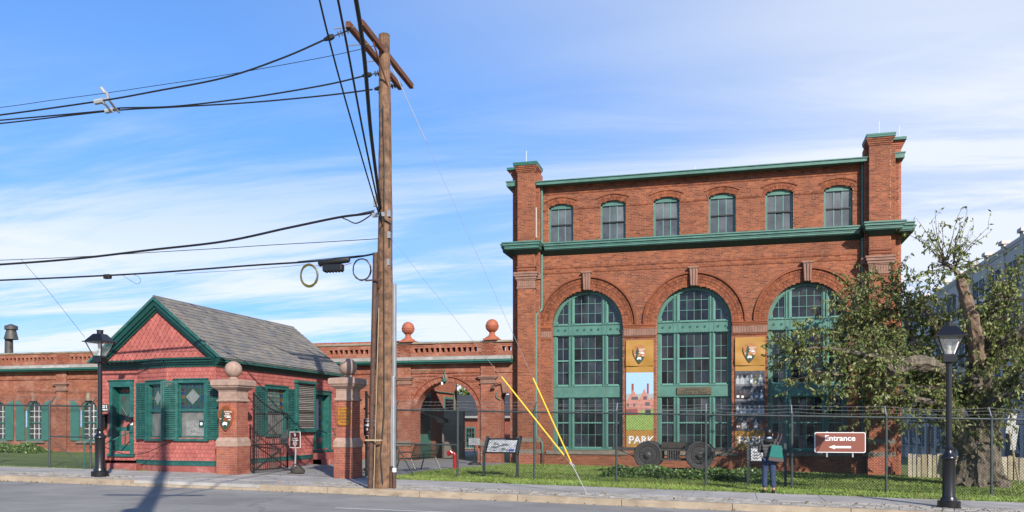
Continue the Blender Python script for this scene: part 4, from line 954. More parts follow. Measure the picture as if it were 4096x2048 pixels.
for s in (-1, 1):                                              # rake boards
    ex = EXL if s < 0 else EXR
    for k, (o_, wd, y0_, y1_) in enumerate(((.0, .075, Y0 - .03, 23.0), (.075, .14, Y0 + .03, 22.99), (.215, .08, Y0 + .09, 22.98), (.295, .06, Y0 + .15, 22.97))):
        b_, d = RZ - o_ * 1.25, RZ - (o_ + wd) * 1.25; a = c = EZ; gs = (RZ - EZ) / abs(RX - ex); e = RX - s * -1 * (b_ - EZ) / gs; e2 = RX + s * (d - EZ) / gs
        q = MB(); q.add([(e, y0_, a), (RX, y0_, b_), (RX, y0_, d), (e2, y0_, c), (e, y1_, a), (RX, y1_, b_), (RX, y1_, d), (e2, y1_, c)], [(0, 1, 2, 3), (4, 7, 6, 5), (3, 2, 6, 7), (0, 4, 5, 1), (0, 3, 7, 4)])
        fixn(q.build('rake_board', M_teald if k else M_teal, gh))
# --- windows
M_stA = [mat('stain_%d' % k, c_, .15) for k, c_ in enumerate(((.02, .03, .10), (.16, .06, .01), (.03, .05, .035), (.05, .01, .02)))]
M_diag = mat('frosted_glass', (.20, .22, .21), .3, var=.25, vscale=30)
M_inner = mat('window_interior', (.16, .165, .15), .25, var=.4, vscale=3)
def stained(f, u0, u1, v0, v1, n, par, k=6, kv=7):
    br = MB(); cu, cv = (u1 - u0) / k, (v1 - v0) / kv
    for i in range(k):
        for j in range(kv):
            if i in (0, k - 1) or j in (0, kv - 1): MB().box(f, u0 + i * cu, u0 + (i + 1) * cu, v0 + j * cv, v0 + (j + 1) * cv, n - .004, n).build('stained_pane', M_stA[(i * 2 + j * 3 + (i * j) % 2) % 4], par)
    a, b_, c, d = u0 + cu, u1 - cu, v0 + cv, v1 - cv; mu, mv = (a + b_) / 2, (c + d) / 2
    MB().box(f, a, b_, c, d, n - .006, n - .002).build('pane', M_stA[2], par); MB().prism(f, [(mu, c + .03), (b_ - .02, mv), (mu, d - .03), (a + .02, mv)], n - .002, n + .004).build('diamond_pane', M_diag, par)
    for u in [u0 + cu * i for i in range(1, k)]:
        for p, q in ((v0, c), (d, v1)): br.box(f, u - .007, u + .007, p, q, n, n + .012)
    for v in [v0 + cv * j for j in range(1, kv)]:
        for p, q in ((u0, a), (b_, u1)): br.box(f, p, q, v - .007, v + .007, n, n + .012)
    for p, q, r_, s_ in ((a, b_, c, c + .0), ): br.box(f, a, b_, c - .008, c + .008, n, n + .014); br.box(f, a, b_, d - .008, d + .008, n, n + .014); br.box(f, a - .008, a + .008, c, d, n, n + .014); br.box(f, b_ - .008, b_ + .008, c, d, n, n + .014)
    pr = [(mu, c + .02), (b_ - .01, mv), (mu, d - .02), (a + .01, mv)]
    for (p, q), (p2, q2) in zip(pr, pr[1:] + pr[:1]): br.tube([f.P(p, q, n + .004), f.P(p2, q2, n + .004)], .010, 4)
    br.build('leading', M_teal, par)
def shutter(par, f, u0, u1, v0, v1, ang=0.0, hinge=0):
    """louvred shutter; ang swings it out from the wall about the hinge side"""
    if ang:
        hu = u0 if hinge < 0 else u1; c, s = math.cos(ang), math.sin(ang); L = u1 - u0
        U = f.U * c + f.N * s * (1 if hinge < 0 else -1); g = Fr(f.P(hu, 0, .02), 0, U, f.V, U.cross(f.V)); (u0, u1) = (0, L) if hinge < 0 else (-L, 0)
    else: g = f
    fr = MB(); t = .045
    for p, q in ((u0, u0 + t), (u1 - t, u1)): fr.box(g, p, q, v0, v1, .03, .065)
    vm = (v0 + v1) / 2
    for p, q in ((v0, v0 + .07), (vm - .03, vm + .03), (v1 - .05, v1)): fr.box(g, u0 + t, u1 - t, p, q, .03, .062)
    sh = fr.build('shutter', M_teal, par)
    for p, q in ((v0 + .07, vm - .03), (vm + .03, v1 - .05)):
        k = max(4, int((q - p) / .055))
        for v in lin(p + .02, q - .035, k - 1): fixn(MB().add([g.P(a, v + e, n) for a in (u0 + t, u1 - t) for e, n in ((0, .066), (.008, .066), (.045, .034), (.037, .034))], [(0, 1, 5, 4), (1, 2, 6, 5), (2, 3, 7, 6), (3, 0, 4, 7)]).build('louvre', M_teal, sh))
    MB().box(g, (u0 + u1) / 2 - .006, (u0 + u1) / 2 + .006, v0 + .08, v1 - .06, .068, .076).build('tilt_rod', M_teal, sh)
def casing(f, r, n0=-.1, name='window', w=.11, sill=True):
    u0, u1, v0, v1 = r; c = MB()
    for p, q in ((u0, u0 + w), (u1 - w, u1)): c.box(f, p, q, v0, v1 - .10, n0, .05)
    c.box(f, u0 - .03, u1 + .03, v1 - .11, v1, n0, .06); c.box(f, u0 - .05, u1 + .05, v1, v1 + .03, -.02, .09)
    if sill: c.box(f, u0 - .06, u1 + .06, v0 - .05, v0 + .02, n0, .10)
    return c.build(name, M_teal, gh)
for f, r, stn in ((FB, W2, (6, 7)), (FC, W1, (5, 7))):
    win = casing(f, r); u0, u1, v0, v1 = r; a, b_ = u0 + .11, u1 - .11; vm = v0 + (v1 - v0) * .49
    s = MB()
    for p, q in ((a, a + .05), (b_ - .05, b_)): s.box(f, p, q, v0 + .02, v1 - .11, -.09, -.02)
    s.box(f, a, b_, vm - .04, vm + .04, -.09, .0); s.box(f, a, b_, v0 + .02, v0 + .10, -.09, -.02); s.box(f, a, b_, v1 - .16, v1 - .11, -.09, -.02); s.build('sash', M_teal, win)
    stained(f, a + .05, b_ - .05, vm + .04, v1 - .16, -.05, win, *stn); MB().box(f, a + .05, b_ - .05, v0 + .10, vm - .04, -.075, -.065).build('pane', M_inner, win)
    if f is FB:
        MB().box(f, a + .22, b_ - .06, v0 + .11, v0 + .58, -.064, -.058).build('poster_stand', mat('acrylic', (.24, .24, .23), .2, var=.4, vscale=12), win); MB().box(f, b_ - .24, b_ - .08, v0 + .36, v0 + .58, -.057, -.054).build('poster', M_teald, win); MB().ring(f, b_ - .16, v0 + .48, .0, .05, 0, 2 * PI, -.054, -.052, 12).build('poster_emblem', M_letter, win)
        shutter(win, f, u1 - .02, u1 + .45, v0 - .0, v1 - .05); shutter(win, f, u0 - .40, u0 + .02, v0, v1 - .05, rad(52), 1)
    else:
        shutter(win, f, u0 - .46, u0 + .02, v0, v1 - .04, rad(8), 1); shutter(win, f, u1 - .02, u1 + .40, v0, v1 - .04, rad(38), -1)
win = casing(FR, W3); u0, u1, v0, v1 = W3; a, b_ = u0 + .11, u1 - .11; vm = (v0 + v1) / 2
s = MB()
for p, q in ((a, a + .05), (b_ - .05, b_)): s.box(FR, p, q, v0 + .02, v1 - .11, -.09, -.02)
s.box(FR, a, b_, vm - .04, vm + .04, -.09, 0); s.build('sash', M_teal, win)
MB().box(FR, a + .05, b_ - .05, v0 + .03, vm - .04, -.075, -.065).build('pane', M_inner, win); br = MB(); grid(br, win, FR, lin(a + .05, b_ - .05, 5), lin(vm + .04, v1 - .12, 5), -.06, M_inner, bw=.016); br.build('glazing_bars', M_teal, win)
for j in range(5): MB().box(FR, b_ - .05 - (b_ - a - .1) / 5, b_ - .055, vm + .05 + j * (v1 - vm - .16) / 5, vm + .04 + (j + 1) * (v1 - vm - .16) / 5, -.055, -.052).build('stained_pane', M_stA[(j + 1) % 2], win)
shutter(win, FR, u0 - .62, u0 + .02, v0, v1 - .05); shutter(win, FR, u1 - .02, u1 + .50, v0, v1 - .05)
# boarded louvre window with its own hood
lw = MB(); u0, u1, v0, v1 = W4
for p, q in ((u0, u0 + .10), (u1 - .10, u1)): lw.box(FR, p, q, v0, v1, -.05, .14)
lw.box(FR, u0 - .06, u1 + .06, v1, v1 + .09, -.02, .20); lw.box(FR, u0, u1, v0 - .06, v0 + .06, -.02, .16); lw = lw.build('louvred_window', M_teal, gh)
M_old = mat('weathered_wood', (.16, .14, .12), .9, ramp=[(.07, .06, .05), (.20, .18, .16), (.30, .27, .24), (.11, .095, .08)], var=.3, vscale=12)
for v in lin(v0 + .08, v1 - .04, 24): fixn(MB().add([FR.P(a, v + e, n) for a in (u0 + .1, u1 - .1) for e, n in ((0, .12), (.012, .12), (.06, .07), (.048, .07))], [(0, 1, 5, 4), (1, 2, 6, 5), (2, 3, 7, 6), (3, 0, 4, 7)]).build('louvre', M_old, lw))
# front door in its porch
d = MB(); u0, u1, v0, v1 = DU0, DU1, DV0, DV1
for p, q in ((u0, u0 + .13), (u1 - .13, u1)): d.box(FD, p, q, v0, v1 - .2, -.35, .05)
d.box(FD, u0, u1, v1 - .20, v1, -.35, .055); d.box(FD, u0 - .03, u1 + .03, v1, v1 + .03, -.02, .09); d.box(FD, u0 - .05, u1 + .05, v0 - .09, v0 + .0, -.3, .10); dp = d.build('door_surround', M_teal, gh)
d = MB(); a, b_ = u0 + .13, u1 - .13; d.box(FD, a, b_, v0, v1 - .2, -.32, -.27); dr = d.build('door', M_teal, gh)
mu = (a + b_) / 2; MB().box(FD, a + .08, b_ - .08, v0 + 1.18, v0 + 1.86, -.268, -.26).build('pane', M_gwin, dr); pr = [(mu, v0 + 1.2), (b_ - .1, v0 + 1.52), (mu, v0 + 1.84), (a + .1, v0 + 1.52)]
MB().prism(FD, pr, -.26, -.25).build('diamond_pane', mat('green_glass', (.05, .10, .085), .2), dr)
e = MB()
for (p, q), (p2, q2) in zip(pr, pr[1:] + pr[:1]): e.tube([FD.P(p, q, -.25), FD.P(p2, q2, -.25)], .014, 5)
e.build('diamond_frame', M_teal, dr); MB().box(FD, a + .09, b_ - .09, v0 + .86, v0 + 1.08, -.268, -.255).build('door_panel', M_redp, dr)
for p in (a + .10, mu - .055, b_ - .21): MB().box(FD, p, p + .11, v0 + .28, v0 + .72, -.268, -.255).build('door_panel', M_redp, dr)
for p in (a + .13, mu - .05, b_ - .22): MB().box(FD, p, p + .09, v0 + 1.98, v0 + 2.08, -.268, -.255).build('door_panel', M_redp, dr)
MB().lathe(FD.P(b_ - .06, v0 + 1.1, -.2), [(.02, 0), (.035, .02), (.035, .04), (.02, .06)], 10).build('door_knob', M_iron, dr)
st = MB(); st.box(FD, u0 - .1, u1 + .35, .3, .52, -.1, .38); st.build('step', M_redp, gh, bevel=.02); st = MB(); st.box(FD, u0 - .2, u1 + .1, .1, .36, .1, .72); st.build('step', M_stone, gh, bevel=.02)
# side door
u0, u1, v0, v1 = D2; d = MB()
for p, q in ((u0, u0 + .14), (u1 - .18, u1)): d.box(FR, p, q, v0, v1 - .14, -.3, .05)
d.box(FR, u0, u1, v1 - .14, v1, -.3, .055); d.box(FR, u0 - .04, u1 + .04, v1, v1 + .03, -.02, .09); d.box(FR, u0 - .06, u1 + .08, v0 - .08, v0, -.2, .14); d.build('door_surround', M_teal, gh)
dr = MB().box(FR, u0 + .14, u1 - .18, v0, v1 - .14, -.24, -.19).build('door', M_teal, gh); MB().box(FR, u0 + .25, u1 - .62, v0 + .75, v1 - .3, -.188, -.18).build('pane', mat('pale_pane', (.40, .42, .46), .3), dr)
for v in lin(v0 + .72, v1 - .32, 8): MB().box(FR, u1 - .56, u1 - .40, v, v + .12, -.188, -.182).build('stained_pane', M_stA[int(v * 9) % 4], dr)
for p in (u0 + .3, u0 + .75): MB().box(FR, p, p + .3, v0 + .25, v0 + .48, -.188, -.178).build('door_panel', M_redp, dr)
for k in range(2): MB().box(FR, u0 - .05, u1 + .1, .1 + 0 * k, .70 - .22 * k, .0 + .01, .38 + .34 * k).build('step', M_redp, gh, bevel=.02)
# handrails (things of their own)
def rail(pts, lab, r=.022):
    t = thing('handrail', pts[0], lab, 'handrail', 'handrails at the gatehouse doors'); MB().tube(pts, r, 8).build('rail', M_teal, t, smooth=True); return t
q = lambda u, v, n: FD.P(u, v, n)
rail([q(DU0 - .35, gz(-19.8) - .02, .72), q(DU0 - .35, 1.15, .72), q(DU0 - .05, 1.42, .1)], 'green pipe handrail left of the front door, behind the left lamp post')
rail([q(DU1 - .42, gz(-19) - .02, .85), q(DU1 - .42, 1.15, .85), q(DU1 - .02, 1.55, .08)], 'green pipe handrail in front of the front door')
q = lambda u, v, n: FR.P(u, v, n)
rail([q(D2[0] - .05, 1.62, .05), q(D2[0] - .0, 1.30, 1.05), q(D2[0] - .0, gz(-14) - .02, 1.05)], 'dark green pipe handrail left of the side door')
rail([q(D2[1] + .1, 1.62, .05), q(D2[1] + .15, 1.38, .8), q(D2[1] + .15, gz(-14) - .02, .8)], 'green pipe handrail right of the side door by the right gate pillar')
# things fixed to the gatehouse
t = thing('address_sign', FD.P(.13, 2.3, .05), 'green 211 address sign beside the front door', 'sign'); MB().box(FD, DU0 - .28, DU0 - .03, 2.18, 2.42, .03, .05).build('panel', M_teald, t)
text('211', FD, DU0 - .155, 2.335, .10, M_letter, t, .052, bold=.006); text('MAIN ST', FD, DU0 - .155, 2.235, .04, M_letter, t, .052, bold=.004)
t = thing('mailbox', FD.P(.1, 1.7, .05), 'black wall mailbox under the 211 address sign', 'mailbox'); MB().box(FD, DU0 - .32, DU0 - .06, 1.66, 2.02, .03, .16).build('box', M_black, t, bevel=.02); MB().box(FD, DU0 - .33, DU0 - .05, 2.02, 2.10, .03, .19).build('lid', M_black, t, bevel=.02); MB().box(FD, DU0 - .28, DU0 - .16, 1.68, 1.72, .161, .166).build('label_plate', M_letter, t)
t = thing('security_camera', FD.P(DU1 - .1, 1.85, .05), 'small black security lamp on the right door post', 'lamp'); MB().box(FD, DU1 - .2, DU1 + .02, 1.84, 2.0, .06, .18).build('housing', M_black, t, bevel=.02); MB().box(FD, DU1 - .09, DU1 + .0, 1.74, 1.82, .056, .066).build('notice', M_letter, t)
ch = MB(); a = FD.P(DU1 - .42, 1.08, .85); b_ = FC.P(CL * .98, 1.18, .05)
ch.tube([a + (b_ - a) * s + Vector((0, 0, -.30 * 4 * s * (1 - s))) for s in lin(0, 1, 14)], .012, 5); o = ch.build('barrier_chain', M_iron); tag(o, 'thin chain sagging from the front handrail to the bay window corner', 'chain')
# ------------------------------------------------------------------ gate pillars
def pillar(x0, x1, y0, y1, label):
    z = gz((x0 + x1) / 2) - .03; cx, cy = (x0 + x1) / 2, (y0 + y1) / 2
    t = thing('gate_pillar', (cx, cy, z), label, 'pillar', 'brick gate pillars'); P = Pieces(); B = MB()
    def ring4(e, z0, z1):                                       # bricks on all four faces
        X0, X1, Y0_, Y1_ = x0 - e, x1 + e, y0 - e, y1 + e
        for f, L in ((Fr((X0, Y0_, 0), 0), X1 - X0), (Fr((X1, Y0_, 0), rad(90)), Y1_ - Y0_), (Fr((X1, Y1_, 0), rad(180)), X1 - X0), (Fr((X0, Y1_, 0), rad(270)), Y1_ - Y0_)):
            lay(P, B, f, .004, L - .004, z0, z1, 0, bl=.215, bh=.068)
    ring4(0, z, 1.10); ring4(-.05, 1.375, 2.43)
    P.done(t, 'brick', 'brickwork', M_brickp); B.build('mortar_joints', M_mort, t)
    s = MB()
    def tier(rows):
        m = MB()
        for e, zz in rows: m.v += [(x0 - e, y0 - e, zz), (x1 + e, y0 - e, zz), (x1 + e, y1 + e, zz), (x0 - e, y1 + e, zz)]
        k = len(rows); m.f = [(i * 4 + j, i * 4 + (j + 1) % 4, i * 4 + 4 + (j + 1) % 4, i * 4 + 4 + j) for i in range(k - 1) for j in range(4)] + [(3, 2, 1, 0), tuple((k - 1) * 4 + j for j in range(4))]
        return m
    tier([(.012, 1.10), (.012, 1.27), (-.045, 1.375)]).build('stone_band', M_brownp, t, bevel=.01)
    tier([(-.045, 2.43), (-.02, 2.435), (.0, 2.47), (-.02, 2.505), (-.045, 2.51), (-.05, 2.74)]).build('neck_stone', M_brownp, t, bevel=.006)
    tier([(-.04, 2.74), (-.035, 2.77), (.02, 2.81), (.085, 2.865), (.09, 2.90)]).build('cap_moulding', M_brownp, t, bevel=.008)
    tier([(.11, 2.902), (.125, 2.93), (.125, 3.06), (.09, 3.085), (-.25, 3.13)]).build('cap_slab', M_brownp, t, bevel=.012)
    MB().lathe((cx, cy, 3.12), [(.14, 0), (.12, .04)] + [(.255 * math.sin(q), .29 - .255 * math.cos(q)) for q in lin(.48, 3.05, 16)], 28).build('ball', M_brownp, t, smooth=True)
    return t
PLx = (-14.89, -14.19, 22.2, 22.92); PRx = (-11.06, -10.47, 22.2, 22.86)
pillar(*PLx, 'left gate pillar with arrowhead emblem beside the red gatehouse'); pillar(*PRx, 'right gate pillar with yellow wooden plaque beside the utility pole')
FPL = Fr((PLx[0] + .05, PLx[2] + .05, 0), 0); FPR = Fr((PRx[0] + .05, PRx[2] + .05, 0), 0)
t = thing('park_emblem', FPL.P(.28, 1.9, .0), 'brown wooden arrowhead emblem mounted on the left gate pillar', 'emblem')
uv = FPL.hit(907, 1672); pts_ = [(uv[0] + a * .61, uv[1] + q_ * .61) for a, q_ in AROW]
base = MB().prism(FPL, pts_, .01, .07).build('shield', mat('emblem_edge', (.45, .10, .03), .6), t); flat(FPL, [(uv[0] + a * .585, uv[1] + q_ * .59) for a, q_ in AROW], .0702, M_arrow, base, 'shield_face', .003)
emblem(FPL, uv[0], uv[1], .73, t, .0735, base=base)
t = thing('park_plaque', FPR.P(.25, 1.9, 0), 'yellow wooden plaque with park name on the right gate pillar', 'plaque')
a = FPR.hit(1352, 1628); b_ = FPR.hit(1404, 1702); M_pq = mat('plaque_wood', (.42, .17, .015), .5, var=.2, vscale=8); u0, u1, v0, v1 = a[0], b_[0], b_[1], a[1]; k = .04
oct_ = lambda e: [(u0 + k + e, v0 + e), (u1 - k - e, v0 + e), (u1 - e, v0 + k + e), (u1 - e, v1 - k - e), (u1 - k - e, v1 - e), (u0 + k + e, v1 - e), (u0 + e, v1 - k - e), (u0 + e, v0 + k + e)]
MB().prism(FPR, oct_(0), .01, .05).build('board', M_pq, t); MB().prism(FPR, oct_(.014), .05, .053).build('border', M_bdark, t); MB().prism(FPR, oct_(.020), .053, .056).build('face', M_pq, t)
for i, w in enumerate(('THOMAS', 'EDISON', 'NATIONAL', 'HISTORICAL', 'PARK')): text(w, FPR, (u0 + u1) / 2, v1 - .085 - i * (v1 - v0 - .12) / 4.6, .055, M_bdark, t, .058, bold=.0, wscale=.92)
# ------------------------------------------------------------------ iron gates (swung inwards)
def gate(h, e, zb, ztop0, ztop1, label, plate):
    d = (Vector(e) - Vector(h)); L = d.length; f = Fr((h[0], h[1], 0), math.atan2(d.y, d.x)); t = thing('iron_gate', (h[0], h[1], zb), label, 'gate', 'iron gates'); b = zb + .07
    top = lambda u: ztop1 + (ztop0 - ztop1) * (1 - u / L) ** 2.2
    fr = MB(); fr.box(f, 0, .05, b - .05, ztop0 + .02, -.025, .025); fr.box(f, L - .05, L, b, ztop1, -.02, .02)
    for z in (b + .02, b + .78, ztop1 - .06): fr.box(f, 0, L, z, z + .035, -.014, .014)
    fr.tube([f.P(u, top(u), 0) for u in lin(.03, L - .02, 14)], .022, 6); fr.tube([f.P(.05, b + .8, 0), f.P(L - .05, b + .05, 0)], .020, 5); fr.tube([f.P(.05, b + .05, 0), f.P(L - .05, b + .8, 0)], .018, 5); fr.tube([f.P(.05, b + .85, 0), f.P(L - .1, ztop1 - .1, 0)], .018, 5)
    fr.build('frame', M_iron, t)
    for u in lin(.13, L - .12, 13): MB().tube([f.P(u, b - .02, 0), f.P(u, top(u) + .0, 0), f.P(u, top(u) + .12, 0)], [.011, .011, .002], 6).build('bar', M_iron, t)
    for z in (b + .15, b + .95, ztop0 - .5): MB().tube([f.P(-.1, z, .0), f.P(.0, z, .0)], .035, 7).build('hinge', M_rust, t)
    if plate:
        pl_ = MB(); pl_.prism(f, [(L - .46, b + .82), (L - .02, b + .82), (L - .02, b + 1.28), (L - .12, b + 1.24), (L - .40, b + 1.04)], .024, .03); pl_.build('lock_plate', mat('gate_plate', (.075, .085, .09), .5, var=.3, vscale=6), t)
    return t
gate((-14.1, 22.95), (-13.88, 24.62), gz(-14), 2.72, 2.12, 'black iron gate leaf with lock plate hinged to the left pillar', True)
gate((-10.40, 22.95), (-10.42, 24.62), gz(-10.4), 2.72, 2.12, 'black iron gate leaf hinged to the right pillar behind the utility pole', False)
# ------------------------------------------------------------------ signs near the gate
t = thing('welcome_sign', (-12.85, 23.55, gz(-12.85)), 'small maroon welcome sign on a post in the gateway', 'sign'); g = gz(-12.85); px_, py_ = -12.85, 23.55
f = Fr((px_, py_, 0), rad(-6)); S0 = f.hit(1163, 1729)[0]; S1 = f.hit(1202, 1790)[0]; sv1 = f.hit(1180, 1729)[1]; sv0 = f.hit(1180, 1789)[1]; sc_ = (S0 + S1) / 2
MB().lathe(f.P(sc_ - .03, g, 0), [(.24, 0), (.23, .02), (.05, .04), (.03, .1)], 16).build('base', M_rust, t, smooth=True); MB().tube([f.P(sc_ - .03, g + .03, 0), f.P(sc_ + .02, sv0 + .2, 0)], .028, 8).build('post', M_galv, t)
MB().box(f, S0 - .015, S1 + .015, sv0 - .015, sv1 + .015, .02, .03).build('border', M_letter, t); MB().box(f, S0, S1, sv0, sv1, .03, .034).build('panel', M_sgd, t)
for i, w in enumerate(('Welcome to', 'Thomas Edison', 'National', 'Historical', 'Park')): text(w, f, sc_, sv1 - .185 - i * .058, .030, M_letter, t, .036, bold=.002, wscale=.92)
flat(f, [(sc_ + a * .09, sv1 - .085 + q_ * .09) for a, q_ in AROW], .0345, M_letter, t, 'small_emblem', .001)
sb = thing('sandbag', f.P(sc_ + .16, g, .06), 'dark sandbag lying on the foot of the welcome sign', 'sandbag'); MB().lathe(f.P(sc_ + .14, g, .08), [(.12, .0), (.19, .03), (.20, .10), (.14, .18), (.05, .22)], 12, 1.2, .8).build('bag', mat('sandbag_cloth', (.05, .045, .035), .9, var=.3, vscale=9), sb, smooth=True); MB().tube([f.P(sc_ - .05, g + .12, .2), f.P(sc_ + .05, g + .30, .15), f.P(sc_ + .25, g + .25, .12), f.P(sc_ + .36, g + .08, .1)], .02, 6).build('strap', M_cable, sb)
t = thing('hours_sign', (-10.45, 23.3, 1.4), 'maroon opening hours sign half hidden behind the utility pole', 'sign'); f = yf(22.88); a = f.hit(1455, 1676); b_ = f.hit(1522, 1742); M_post2 = M_iron
MB().box(f, a[0] - .01, b_[0] + .01, b_[1] - .01, a[1] + .01, -.01, .0).build('border', M_letter, t); MB().box(f, a[0], b_[0], b_[1], a[1], .0, .004).build('panel', M_sgd, t); uc = (a[0] + b_[0]) / 2; vt = a[1]
text('HOURS OF OPERATION', f, uc, vt - .06, .038, M_letter, t, .006, bold=.001, wscale=.8); text('Wednesday - Sunday', f, uc, vt - .125, .032, M_letter, t, .006, wscale=.8)
MB().box(f, a[0] + .03, b_[0] - .03, vt - .21, vt - .15, .004, .006).build('hours_strip', M_letter, t); text('9:30AM - 4:00PM', f, uc, vt - .18, .034, M_sgd, t, .008, wscale=.85)
for u in (a[0] + .1, a[0] + .24, a[0] + .38): MB().ring(f, u, vt - .30, .012, .035, 0, 2 * PI, .004, .007, 12).build('pictogram', M_letter, t)
text('Closed Thanksgiving, Christmas', f, uc, vt - .40, .018, M_letter, t, .006, wscale=.8); MB().tube([f.P(uc + .2, gz(-10.3), -.03), f.P(uc + .2, vt - .05, -.03)], .025, 7).build('post', M_iron, t)
# ------------------------------------------------------------------ utility pole
px0, py0 = -8.41, 19.55; gp = gz(px0)
pole = thing('utility_pole', (px0, py0, gp), 'tall brown wooden utility pole with double crossarms at the kerb', 'utility pole')
def pole_shaft(x, y, z0, z1, parent):
    m = MB(); k = 26
    m.tube([(x + .012 * math.sin(i * 1.3) * (1 - i / k) + .07 * math.sin(PI * i / k * .8), y, z0 + (z1 - z0) * i / k) for i in range(k + 1)], [.235 - .10 * (i / k) + RN.uniform(-.004, .004) for i in range(k + 1)], 18); return m.build('shaft', M_wood, parent, smooth=True)
pole_shaft(px0, py0, gp - .1, 11.42, pole)
MB().lathe((px0 + .05, py0, 11.40), [(.135, 0), (.12, .03), (.03, .05)], 16).build('pole_top', mat('pole_top_moss', (.12, .13, .06), .9, var=.4, vscale=10), pole)
arms = []
for (a, b_) in (((-8.60, 17.98), (-8.82, 21.72)), ((-8.27, 17.98), (-8.49, 21.72))):
    v = Vector((b_[0] - a[0], b_[1] - a[1], 0)); f = Fr((a[0], a[1], 10.93), math.atan2(v.y, v.x)); arms.append(f); MB().box(f, 0, v.length, 0, .14, -.055, .055).build('crossarm', M_arm, pole, bevel=.006)
fA = arms[0]
for u in (.16, 1.05, 2.0, 2.75, 3.5): MB().tube([fA.P(u, .07, -.42), fA.P(u, .07, .12)], .014, 6).build('through_bolt', M_galv, pole)
MB().tube([arms[1].P(.75, 0, .0), (px0 + .18, py0 + .02, 10.0)], .022, 6).build('brace', M_arm, pole); MB().tube([arms[0].P(3.0, 0, 0), (px0 - .1, py0, 10.0)], .022, 6).build('brace', M_arm, pole)
MB().tube([(px0 + .18, py0 - .1, 9.55), (px0 + .6, py0 + 1.6, 9.7)], .02, 5).build('brace', M_galv, pole) if False else None
PA = [fA.P(.12, .02, .10), fA.P(1.35, .05, .08), fA.P(2.55, .02, .10), fA.P(3.45, .02, .10)]       # dead-end points
def insul(p, q, parent=pole):
    d = (q - p).normalized(); m = MB()
    for k in range(4): c = p + d * (.16 + .075 * k); m.tube([c - d * .010, c + d * .006, c + d * .018], [.030, .075, .030], 10)
    m.tube([p, p + d * .55], .016, 6); m.build('insulator', mat('polymer_grey', (.07, .08, .085), .5), parent); c = p + d * .60; MB().tube([c - d * .09, c, c + d * .16], [.05, .075, .035], 8).build('dead_end_clamp', M_cable, parent)
# conduit pipes on the pole
MB().tube([(-8.60, 19.22, gp - .05), (-8.455, 19.22, 5.95)], .064, 12).build('riser_pipe', M_rust, pole, smooth=True)
MB().tube([(-8.52, 19.26, gp), (-8.385, 19.26, 4.6)], .010, 6).build('ground_rod', mat('pale_wood', (.45, .34, .2), .8), pole)
MB().box(Fr((0, 19.62, 0), 0), -8.165, -8.085, 2.90, 5.25, -.05, .05).build('cable_guard', M_galv, pole, bevel=.012); MB().box(Fr((0, 19.58, 0), 0), -8.225, -8.085, .62, 2.95, -.07, .07).build('cable_guard', M_galv, pole, bevel=.02)
MB().tube([(-8.16, 19.5, gp - .02), (-8.16, 19.5, .62)], .06, 12).build('stub_pipe', M_rust, pole, smooth=True); MB().tube([(-8.16, 19.5, .60), (-8.16, 19.5, .72)], .05, 10).build('cable_boot', M_cable, pole); MB().tube([(-8.06, 19.45, gp), (-8.06, 19.45, .58)], .05, 10).build('stub_pipe', M_rust, pole); MB().tube([(-8.06, 19.45, .58), (-8.06, 19.45, .68)], .055, 10).build('pipe_cap', M_white, pole)
for z, m in ((5.25, M_rust), (1.35, mat('pale_wood', (.45, .34, .2), .8))):
    MB().box(Fr((0, 19.12, 0), 0), -8.68, -8.25, z, z + .035, -.02, .02).build('strap', m, pole)
MB().tube([(px0 + .1, py0 - .22 + .0, 9.6), (px0 + .13, py0 - .19, 8.0), (px0 + .12, py0 - .21, 6.5), (px0 + .13, py0 - .22, 4.5), (px0 + .14, py0 - .235, 2.0), (px0 + .05, py0 - .25, 1.0), (px0 + .12, py0 - .26, .3)], .014, 6).build('ground_wire', M_cable, pole)
for z, sx in ((6.95, .24), (6.42, .24), (5.75, .22)): MB().box(Fr((0, py0 - .1, 0), 0), px0 + .02 * 0 + sx - .06, px0 + sx + .02, z - .08, z + .08, -.03, .05).build('bracket', M_galv, pole)
MB().box(Fr((0, py0 - .2, 0), 0), px0 - .18, px0 + .14, 6.86, 6.96, -.03, .05).build('bracket', M_galv, pole); MB().tube([(px0 - .05, py0 - .2, 7.1), (px0 + .1, py0 - .25, 6.8), (px0 + .25, py0 - .1, 6.7), (px0 + .2, py0 - .1, 6.1)], .022, 6).build('jumper', M_cable, pole)
MB().box(Fr((0, py0 - .2, 0), 0), px0 - .14, px0 - .07, 7.12, 7.36, -.02, .05).build('fuse_box', M_galv, pole)
# the pole opposite, outside the picture, that throws the long shadow over the road
farp = thing('utility_pole', (-2.62, 2.0, gz(-3)), 'wooden utility pole on the camera side of the street', 'utility pole'); pole_shaft(-2.62, 2.0, gz(-3) - .1, 15.4, farp)
ff = Fr((-3.6, 1.7, 9.6), rad(20)); MB().box(ff, 0, 2.2, 0, .14, -.05, .05).build('crossarm', M_arm, farp); MB().lathe((-2.9, 2.2, 6.9), [(.20, 0), (.22, .05), (.22, .75), (.18, .85)], 14).build('transformer', M_galv, farp, smooth=True)
